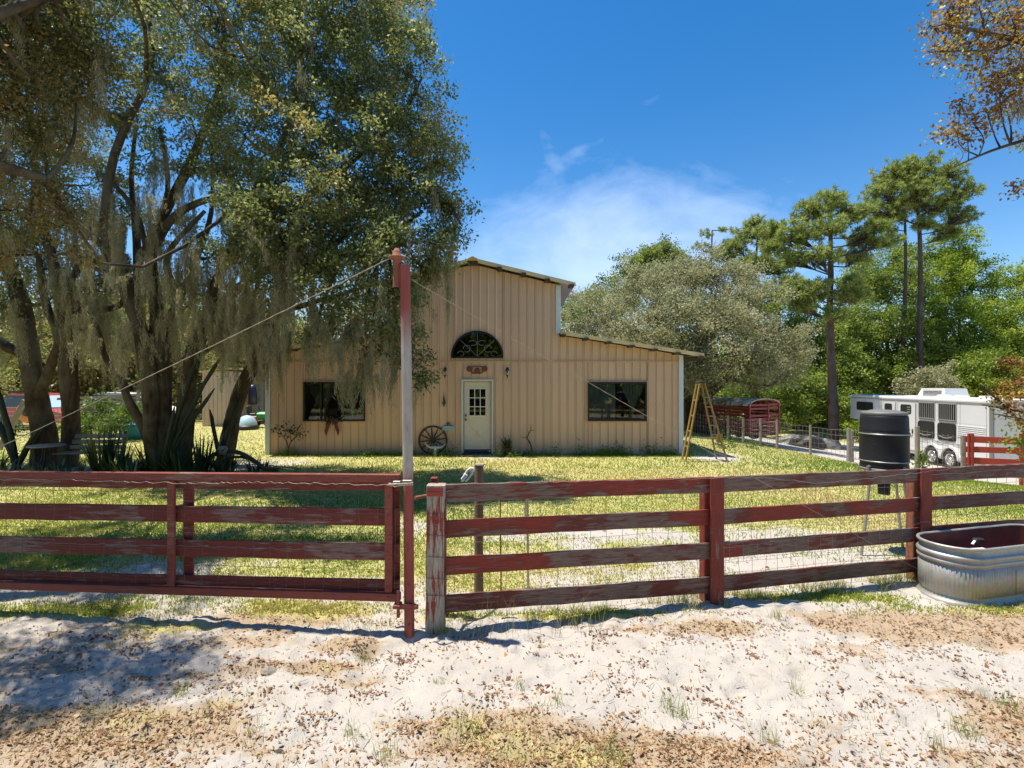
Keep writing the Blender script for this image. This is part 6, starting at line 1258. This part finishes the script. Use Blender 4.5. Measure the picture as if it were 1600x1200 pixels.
for x in (-.06, SW+.06):
    for y in (1.3, 2.1): MB().lathe([(0, .1), (.18, .1), (.2, .09), (.33, .1), (.36, .05), (.36, -.05), (.33, -.1), (0, -.1)], (x, y, .36), 20, True, (Vector((0, 1, 0)), Vector((0, 0, 1)), Vector((1, 0, 0)))).build('wheel', M['rubber'], st)
MB().beam((SW/2, SL, .4), (SW/2, SL+1.2, .4), .08, .08).build('tongue', M['redcorral'], st)

# ================================================================ PASTURE FENCE
pf = [(1116, 20.6, .95), (1137, 20.1, 1.0), (1161, 19.7, 1.0), (1188, 19.4, 1.05), (1214, 19.1, 1.1), (1266, 18.8, 1.1), (1326, 18.4, 1.2), (1433, 16.6, 1.55), (1505, 16.8, 1.5)]
pfo = thing('pasture_fence', 'thin wire fence on grey timber posts running behind the lawn to the white trailer', 'fence', (11.2, 20.6, hz(11.2, 20.6))); pp = []
for (px, Y, h_) in pf:
    x = (px-800)/800*Y; z = hz(x, Y); pp.append((x, Y, z, h_)); r_ = .075 if px > 1300 else .05
    MB().tube([(x, Y, z-.2), (x+.01, Y, z+h_*.5), (x, Y, z+h_)], [r_, r_*.95, r_*.9], 8).build('post', M['greywood'], pfo, True)
x = (1331-800)/800*18.6; MB().tube([(x, 18.6, hz(x, 18.6)-.2), (x, 18.6, hz(x, 18.6)+1.15)], .065, 8).build('post', M['greywood'], pfo, True)
x0_, y0_ = (1078-800)/800*21.5, 21.5; pp.insert(0, (x0_, y0_, hz(x0_, y0_), 1.0)); A_, B2 = [], []
for a, b_ in zip(pp, pp[1:]):
    for q in range(6):
        u = .12+.16*q
        for k in range(6):
            p0 = [a[i]+(b_[i]-a[i])*k/6 for i in range(2)]+[a[2]+a[3]*u+(b_[2]+b_[3]*u-a[2]-a[3]*u)*k/6+(.02*math.sin(k*2+q) if 0 < k else 0)]
            p1 = [a[i]+(b_[i]-a[i])*(k+1)/6 for i in range(2)]+[a[2]+a[3]*u+(b_[2]+b_[3]*u-a[2]-a[3]*u)*(k+1)/6+(.02*math.sin((k+1)*2+q) if k < 5 else 0)]; A_.append(p0); B2.append(p1)
    n_ = 9
    for k in range(1, n_): x_, y_ = a[0]+(b_[0]-a[0])*k/n_, a[1]+(b_[1]-a[1])*k/n_; z_ = a[2]+(b_[2]-a[2])*k/n_; A_.append([x_, y_, z_+.12]); B2.append([x_, y_, z_+.95*a[3]])
V_, F_ = stick_geo(np.array(A_), np.array(B2), .006, .006, 3); np_mesh('wire_mesh', V_, F_, M['galv'], pfo, True)['kind'] = 'stuff'
V_, F_ = leaf_geo(np.array([pp[-2][0]+.06, pp[-2][1]-.1, pp[-2][2]+.35])+rg.normal(size=(260, 3))*np.array([.14, .1, .22]), .09, .05); o = thing('climbing_vine', 'yellowing green vine growing up the foot of a grey pasture post by the barrel', 'vine', (pp[-2][0], pp[-2][1]-.1, pp[-2][2])); np_mesh('leaves', V_, F_, M['yellowgreen'], o, True, attrs={'tint': np.repeat(rg.random(260)*.7, 4)}); MB().tube([(pp[-2][0]+.05, pp[-2][1]-.1, pp[-2][2]), (pp[-2][0]+.1, pp[-2][1]-.1, pp[-2][2]+.3), (pp[-2][0]+.03, pp[-2][1]-.1, pp[-2][2]+.7)], .012, 5).build('stem', M['darkwood'], o, True)
# red plank fence by the trailer
rp = thing('plank_fence', 'short run of bright red three-board fence beside the white trailer wheels', 'fence', (14.3, 16.0, hz(14.3, 16)))
pa, pb = P(1508, 681, 16.3), P(1640, 684, 15.2)
for k, (zl, zr, h_) in enumerate(((681, 685, .20), (697, 700, .19), (714, 719, .20))):
    a = P(1508, zl, 16.3); b_ = P(1640, zr+1, 15.2); board((a.x, a.y), (b_.x, b_.y), a.z, b_.z, h_, M['red_fresh'], 'board', rp, 0, .03, 200+k, .006, 6)
for px in (1514, 1519.5, 1596): Y = 16.3-(px-1508)/132*1.1-.08; v = P(px, 680, Y); MB().box((v.x, v.y, (v.z+hz(v.x, v.y))/2), (.075 if px < 1590 else .12, .05, v.z-hz(v.x, v.y)+.1), bev=.006).build('post', M['red_fresh'], rp, True)
# junk behind
for i, (px, Y, w_, h_, mt, lab) in enumerate(((1243, 27, 1.0, .42, 'lid', 'low grey tarped heap beside the red livestock trailer'), (1262, 26.2, .9, .5, 'black', 'dark tarp-covered heap between two grey ones under the trees'), (1285, 27.5, 1.0, .38, 'lid', 'pale grey heap nearest the near pine trunk'))):
    x = (px-800)/800*Y; z = hz(x, Y); rr = random.Random(i+40); vs = []; fs = []; n = 14
    for j in range(5):
        for k in range(n): a = 2*math.pi*k/n; q = math.cos(j/4.2*math.pi/2)**.6*(1+rr.uniform(-.1, .1)); vs.append((w_*q*math.cos(a), .6*q*math.sin(a), z*0+h_*1.3*math.sin(j/4*math.pi/2)*(1+rr.uniform(-.12, .12))))
    for j in range(4):
        for k in range(n): a = j*n+k; b_ = j*n+(k+1) % n; fs.append((a, b_, b_+n, a+n))
    fs.append(tuple(range(4*n, 5*n))); o = MB().add(vs, fs).build('covered_heap', M[mt]); o.location = (x, Y, z-.02); tag(o, lab, 'heap')
# shrub at the right fence
o = thing('fence_shrub', 'yellow-green leafy shrub growing at the right edge behind the board fence', 'shrub', (8.0, 7.7, hz(8, 7.7)))
MB().tube([(0, 0, -.1), (.0, 0, .5), (-.15, 0, 1.0), (-.3, 0, 1.3)], [.03, .025, .02, .008], 6).build('stem', M['darkwood'], o)
C = np.concatenate([rg.normal(size=(300, 3))*np.array([.18, .15, .11])+np.array([-.18, 0, 1.32]), rg.normal(size=(200, 3))*np.array([.12, .12, .2])+np.array([0, 0, .6])]); V_, F_ = leaf_geo(C, .07, .04); np_mesh('leaves', V_, F_, M['yellowgreen'], o, attrs={'tint': np.repeat(rg.random(500), 4)})

# ================================================================ LEFT BACKGROUND
# slatted bench
o = thing('garden_bench', 'weathered slatted wooden bench under the live oaks', 'bench', (-9.9, 12.0, 0), .06)
L_ = 1.35
for i in range(3): MB().box((0, .20+.035*i, .50+.125*i), (L_, .022, .095), bev=.004).build('back_slat', M['greywood'], o)
for i in range(4): MB().box((-.0, -.22+.1*i, .40), (L_, .08, .025), bev=.004).build('seat_slat', M['greywood'], o)
for s in (-1, 1):
    lg = MB(); lg.beam((s*.6, .16, 0), (s*.6, .31, .86), .04, .05, (0, 1, 0)); lg.build('back_leg', M['darkwood'], o); MB().beam((s*.6, -.22, 0), (s*.6, -.22, .60), .04, .05, (0, 1, 0)).build('front_leg', M['darkwood'], o); MB().box((s*.6, 0, .60), (.06, .5, .03)).build('armrest', M['darkwood'], o)
o = thing('round_table', 'low round dark metal garden table in front of the left oak', 'table', (-10.55, 11.6, 0))
MB().lathe([(0, .62), (.34, .62), (.35, .60), (.34, .585), (0, .585)], (0, 0, 0), 24).build('table_top', M['greywood'], o)
for k in range(3): a = 2.1*k+.4; MB().tube([(.06*math.cos(a), .06*math.sin(a), .58), (.1*math.cos(a), .1*math.sin(a), .3), (.3*math.cos(a), .3*math.sin(a), 0)], .016, 6).build('leg', M['black'], o)
# dark broken stems and cactus columns
def cactus(label, base, tips, r, seed, name='columnar_cactus', cat='cactus'):
    o = thing(name, label, cat, base); rr = random.Random(seed)
    for i, (tx, ty, tz) in enumerate(tips):
        n = 7; pts = [(tx*(k/n)**1.3+rr.uniform(-.015, .015), ty*k/n, tz*k/n) for k in range(n+1)]; m_ = MB(); rad = [r*(1.05-.25*k/n)*(1 if k < n else .3) for k in range(n+1)]; b0 = 0; m_.tube(pts, rad, 12)
        for k in range(n+1):
            for j in range(12):
                if j % 2: v = Vector(m_.v[k*12+j]); p = Vector(pts[k]); m_.v[k*12+j] = tuple(p+(v-p)*.55)
        m_.build('column', M['cactus'], o)
cactus('cluster of tall leaning dark cactus columns right of the big oak trunk', (-7.75, 11.4, 0), [(.9, .1, 3.05), (1.3, .1, 2.75), (.55, 0, 2.1), (.75, 0, 2.6), (1.05, .15, 1.9), (.3, -.1, 1.5)], .05, 1)
cactus('pair of dark cactus stems rising past the leaning oak trunk', (-6.95, 12.2, 0), [(.75, 0, 2.35), (.55, .1, 2.05), (-.25, 0, 1.4), (.2, 0, .9)], .05, 2)
cactus('slanting dark cactus stems at the foot of the far left oak', (-11.6, 12.0, 0), [(-1.0, 0, 1.9), (-.85, 0, 2.9), (-.5, .1, 1.1), (.6, .1, 1.2)], .065, 3)
cactus('stubby broken dark cactus stumps by the gate at the far left', (-11.9, 11.3, 0), [(-.55, 0, .8), (-.25, 0, .75)], .08, 4)
# snake plants
k_ = 0
for (x, y, n, L0, L1, lab) in ((-9.2, 11.5, 46, .7, 1.15, 'dense clump of dark upright snake plant leaves beside the bench'), (-8.75, 11.3, 36, .5, .9, 'shorter clump of snake plants against the big oak trunk'), (-7.35, 11.3, 50, .35, .8, 'loose dark strappy plants at the foot of the cactus columns'), (-6.5, 11.6, 44, .3, .6, 'low strappy plants under the bent dark hoop'), (-7.0, 11.0, 40, .25, .5, 'small low strappy plants in front of the cactus'), (-8.1, 10.9, 40, .25, .5, 'low dark plants before the big oak trunk'), (-10.0, 11.1, 40, .2, .45, 'low ground plants below the bench seat')):
    o = thing('snake_plant', lab, 'plant', (x, y, hz(x, y))); spiky(o, n, L0, L1, .055, M['dark_leaf'], z=0, spread=.38 if k_ < 2 else .7, droop=.15, base=.16, tint=(.0, .9)); k_ += 1
for (x, y, n, L0, L1, lab) in ((-7.9, 11.35, 50, .4, 1.0, 'thick dark strappy clump hiding the foot of the big oak trunk'), (-8.45, 11.2, 40, .4, .8, 'dark upright clump left of the big oak trunk foot'), (-7.1, 11.7, 50, .5, 1.1, 'tall dark clump between the cactus columns and leaning oak'), (-10.9, 11.0, 50, .2, .5, 'low dark plants under the round table'), (-9.4, 10.9, 50, .25, .5, 'low leafy plants in front of the snake plants'), (-5.9, 11.9, 36, .15, .35, 'lowest strappy plants at the hoop end nearest the house'), (-11.6, 11.4, 50, .3, .7, 'dark clump at the foot of the slanting cactus stems')):
    o = thing('strap_plant', lab, 'plant', (x, y, hz(x, y))); spiky(o, n, L0, L1, .045, M['dark_leaf'], z=0, spread=.75, droop=.3, base=.2, tint=(.0, 1))
# bent hoop and ball
o = thing('bent_hoop', 'low dark arched wooden hoop lying among the plants near the house corner', 'hoop', (-6.35, 11.7, 0))
MB().tube([(-.75+1.75*i/12, 0, .05+.42*math.sin(math.pi*min(1, i/12*1.05+.12))) for i in range(13)], [.05]*13, 8).build('hoop', M['darkwood'], o); MB().tube([(-.6+1.4*i/10, .1, .02+.30*math.sin(math.pi*min(1, i/10+.05))) for i in range(10)], [.03]*10, 8).build('inner_hoop', M['darkwood'], o)
o = thing('white_skull', 'small whitish skull-like ball sitting on the dark hoop', 'skull', (-6.58, 11.65, .47)); MB().lathe([(0, -.09), (.06, -.07), (.10, 0), (.11, .05), (.08, .11), (0, .13)], (0, 0, 0), 12).build('cranium', M['greywood'], o)
for s in (-1, 1): MB().lathe([(0, 0), (.025, .0), (.02, .01)], (s*.045, -.1, .03), 8, True, (Vector((1, 0, 0)), Vector((0, 0, 1)), Vector((0, -1, 0)))).build('eye_socket', M['black'], o)
# sheds
o = thing('cream_shed', 'cream metal shed seen between the oak trunks', 'shed', (-14.4, 25.0, 0)); X0, X1 = (322-800)/800*24.5, (362-800)/800*24.5
MB().box(((X0+X1)/2-o.location.x, .7, 1.3), (X1-X0, 3, 2.6)).build('wall', M['shedcream'], o)
for i in range(6): x = X0+(X1-X0)*(i+.5)/6-o.location.x; MB().box((x, -.81, 1.3), (.03, .02, 2.58)).build('rib', M['trimtan'], o)
MB().prism([(X0-.1-o.location.x, -.95, 2.55), (X1+.15-o.location.x, -.95, 2.72), (X1+.15-o.location.x, -.95, 2.78), (X0-.1-o.location.x, -.95, 2.61)], (0, 3.4, 0)).build('roof', M['roofedge'], o)
o = thing('tin_lean_to', 'grey corrugated tin lean-to beside the cream shed', 'shed', (-12.3, 26, 0)); X0, X1 = (366-800)/800*26, (425-800)/800*26
for i in range(9):
    a = X0+(X1-X0)*i/9-o.location.x; w_ = (X1-X0)/9
    if i in (3,): continue
    MB().box((a+w_/2, .02*(i % 2), 1.1-.04*(i % 3)), (w_*.98, .03, 2.2-.08*(i % 3))).build('tin_sheet', M['shedgrey'] if i not in (7,) else M['rust'], o)
MB().box(((X0+X1)/2-o.location.x, 1.0, 2.28), (X1-X0+.4, 2.6, .06)).build('roof', M['shedgrey'], o); MB().box(((X0+X1)/2-o.location.x, 2.2, 1.1), (X1-X0, .05, 2.2)).build('back_wall', M['darkwood'], o)
o = thing('hanging_coat', 'dark blue cloth hanging at the open bay of the tin lean-to', 'cloth', ((393-800)/800*25.5, 25.6, 1.35)); MB().lathe([(0, .62), (.1, .6), (.17, .45), (.2, .1), (.22, -.35), (0, -.4)], (0, 0, 0), 10).build('cloth', M['navy'], o)
# riding mower
mx = (411-800)/800*23.5; o = thing('riding_mower', 'green riding mower with a red part parked by the tin lean-to', 'mower', (mx, 23.5, 0))
MB().box((.12, 0, .55), (.75, .5, .34), bev=.09).build('hood', M['green_mower'], o); MB().box((-.45, 0, .62), (.4, .42, .1), bev=.03).build('seat', M['black'], o); MB().box((-.63, 0, .82), (.09, .4, .36), bev=.03).build('seat_back', M['black'], o); MB().box((-.45, 0, .42), (.6, .55, .25), bev=.05).build('rear_body', M['redpaint'], o)
MB().tube([(-.1, 0, .7), (-.22, 0, .95)], .02, 6).build('steering_column', M['black'], o); MB().lathe([(.15, .0), (.17, .01), (.15, .02)], (-.23, 0, .96), 14).build('steering_wheel', M['black'], o)
for (x, r_) in ((-.5, .26), (.42, .18)):
    for y in (-.34, .34): w_ = MB().lathe([(0, .07), (r_*.6, .07), (r_, .05), (r_, -.05), (r_*.6, -.07), (0, -.07)], (x, y, r_), 16, True, (Vector((1, 0, 0)), Vector((0, 0, 1)), Vector((0, 1, 0)))).build('wheel', M['rubber'], o); MB().lathe([(0, .08), (r_*.4, .08), (r_*.45, .07)], (x, y, r_), 12, True, (Vector((1, 0, 0)), Vector((0, 0, 1)), Vector((0, -1 if y < 0 else 1, 0)))).build('hub', M['yellow'], w_)
o = thing('domed_cover', 'small blue and white domed cover on the grass before the lean-to', 'cover', ((386-800)/800*22.5, 22.5, 0)); MB().lathe([(.42, .18), (.40, .3), (.3, .5), (.15, .6), (0, .63)], (0, 0, 0), 16).build('dome', M['bluesign'], o); MB().lathe([(0, 0), (.46, .0), (.5, .1), (.44, .2), (0, .2)], (0, 0, 0), 16).build('base', M['black'], o)
# blue tub, brush pile, boat-like roof, vehicles
o = thing('blue_tub', 'bright blue plastic tub beside the big oak trunk', 'tub', ((222-800)/800*19, 19, 0)); MB().lathe([(0, .02), (.62, .0), (.68, .45), (.7, .52), (.66, .52), (.62, .1), (0, .08)], (0, 0, 0), 22).build('shell', M['blue'], o); MB().lathe([(.66, .50), (.72, .51), (.72, .54), (.66, .54)], (0, 0, 0), 22).build('rim', M['blue'], o)
o = thing('timber_pile', 'stack of grey weathered boards and posts behind the garden shrubs', 'timber stack', (-17.5, 23, 0)); rr = random.Random(8)
for i in range(26): z = .12+.14*(i//3)+rr.uniform(-.03, .03); yy_ = rr.uniform(-.6, .3); MB().beam((-2.0+rr.uniform(-.5, .4), yy_, z+rr.uniform(0, .15)), (1.5+rr.uniform(-.5, .6), yy_+rr.uniform(-.3, .3), z+rr.uniform(0, .15)), .12, rr.choice([.05, .09])).build('plank', M['greywood'], o)
for x in (-1.4, -.2, .6, 1.2): MB().tube([(x, -.75, 0), (x+.05, -.72, 1.5+.2*x)], .07, 7).build('post', M['greywood'], o)
MB().beam((-2.2, -.8, 1.35), (1.6, -.8, 1.55), .08, .1).build('rail', M['greywood'], o)
def car(label, x, y, rz, paint, s=1):
    o = thing('parked_car', label, 'car', (x, y, 0), rz); L_ = 4.4
    MB().prism([(-2.2, -.85, .35), (2.2, -.85, .35), (2.22, -.85, .75), (1.3, -.85, .95), (-2.1, -.85, 1.0), (-2.2, -.85, .8)], (0, 1.7, 0)).build('body', M[paint], o)
    MB().prism([(-1.7, -.75, .98), (1.25, -.75, .94), (.45, -.66, 1.5), (-1.2, -.66, 1.52)], (0, 1.45, 0)).build('cabin', M['darkglass'] if 0 else M['darkframe'], o)
    MB().prism([(-1.2, -.68, 1.5), (.45, -.68, 1.48), (.2, -.68, 1.58), (-.9, -.68, 1.6)], (0, 1.36, 0)).build('roof', M[paint], o); MB().prism([(.5, -.6, 1.47), (1.22, -.6, .99), (1.25, -.6, .99), (.53, -.6, 1.49)], (0, 1.2, 0)).build('windscreen', M['bluesign'], o)
    for a in (-1.35, 1.35):
        for b_ in (-.84, .84): MB().lathe([(0, .1), (.2, .1), (.33, .07), (.33, -.07), (.2, -.1), (0, -.1)], (a, b_, .33), 16, True, (Vector((1, 0, 0)), Vector((0, 0, 1)), Vector((0, 1, 0)))).build('wheel', M['rubber'], o)
    for b_ in (-.6, .6): MB().box((2.21, b_, .68), (.03, .3, .12)).build('headlight', M['white'], o)
    return o
car('red car with pale windscreen half hidden behind the far left oak', -21.0, 23, -.25, 'redpaint'); car('second white-roofed car just right of the far left oak', -18.3, 24.5, .2, 'white'); car('dark blue car at the far left edge of the view', -25.5, 24, .1, 'navy')
# wire panel fence with orange reel
o = thing('wire_panel_fence', 'low wire panel fence in front of the parked cars at the far left', 'fence', (-18.5, 19.5, 0)); A_, B2 = [], []
for i in range(5): x = -2.4+i*1.3; MB().tube([(x, 0, -.1), (x, 0, 1.25)], .04, 6).build('post', M['greywood'], o)
for k in range(7): A_.append((-2.4, 0, .15+.16*k)); B2.append((2.8, 0, .15+.16*k))
for k in range(35): A_.append((-2.4+k*.15, 0, .12)); B2.append((-2.4+k*.15, 0, 1.12))
V_, F_ = stick_geo(np.array(A_), np.array(B2), .007, .007, 3); np_mesh('wire_mesh', V_, F_, M['galv'], o)['kind'] = 'stuff'
o = thing('orange_reel', 'round orange hose reel hung on the wire panel fence', 'reel', ((42-800)/800*19.2, 19.2, .95)); ax3 = (Vector((1, 0, 0)), Vector((0, 0, 1)), Vector((0, -1, 0)))
MB().lathe([(.16, -.04), (.36, -.06), (.4, 0), (.36, .06), (.16, .04)], (0, 0, 0), 24, True, ax3).build('hose', M['orange'], o); MB().lathe([(0, .05), (.15, .05), (.16, -.05)], (0, 0, 0), 16, True, ax3).build('hub', M['black'], o)
o = tag(MB().beam((-.35, 0, 0), (.35, .1, 1.5), .15, .06, (0, 1, 0), .005).build('leaning_board', M['greywood']), 'pale board leaning at the far left edge', 'board'); o.location = ((16-800)/800*15.5, 15.5, 0)
# green garden shrubs behind the bench
for i, (px, Y, r_, h_, mt, lab) in enumerate(((140, 15.5, .75, 1.6, 'fern', 'tall bright green garden shrub left of the snake plants'), (185, 18, .85, 1.2, 'fern', 'low light green bush in front of the timber stack'), (212, 20, .7, 1.2, 'fern', 'light green bush above the blue tub'), (120, 17, .55, .9, 'yellowgreen', 'small yellow-green bush seen past the oak trunk'), (22, 20, .5, .6, 'fern', 'low green weeds clump below the wire panel fence'))):
    x = (px-800)/800*Y; c = (x, Y, h_*.55)
    o = make_tree('garden_shrub', lab, None, (x, Y, 0), [([(x, Y, -.1), (x+.05, Y, h_*.3), c], [.04, .03, .015])], [(x, Y, h_*.55, r_, 1), (x+.3, Y, h_*.85, r_*.6, 1), (x-.35, Y, h_*.35, r_*.6, 1)], (.09, .05), mt, clusters=55, per=26, crad=.16, seed=300+i, shell=.2, link_r=.015, twigr=.005); o['category'] = 'shrub'
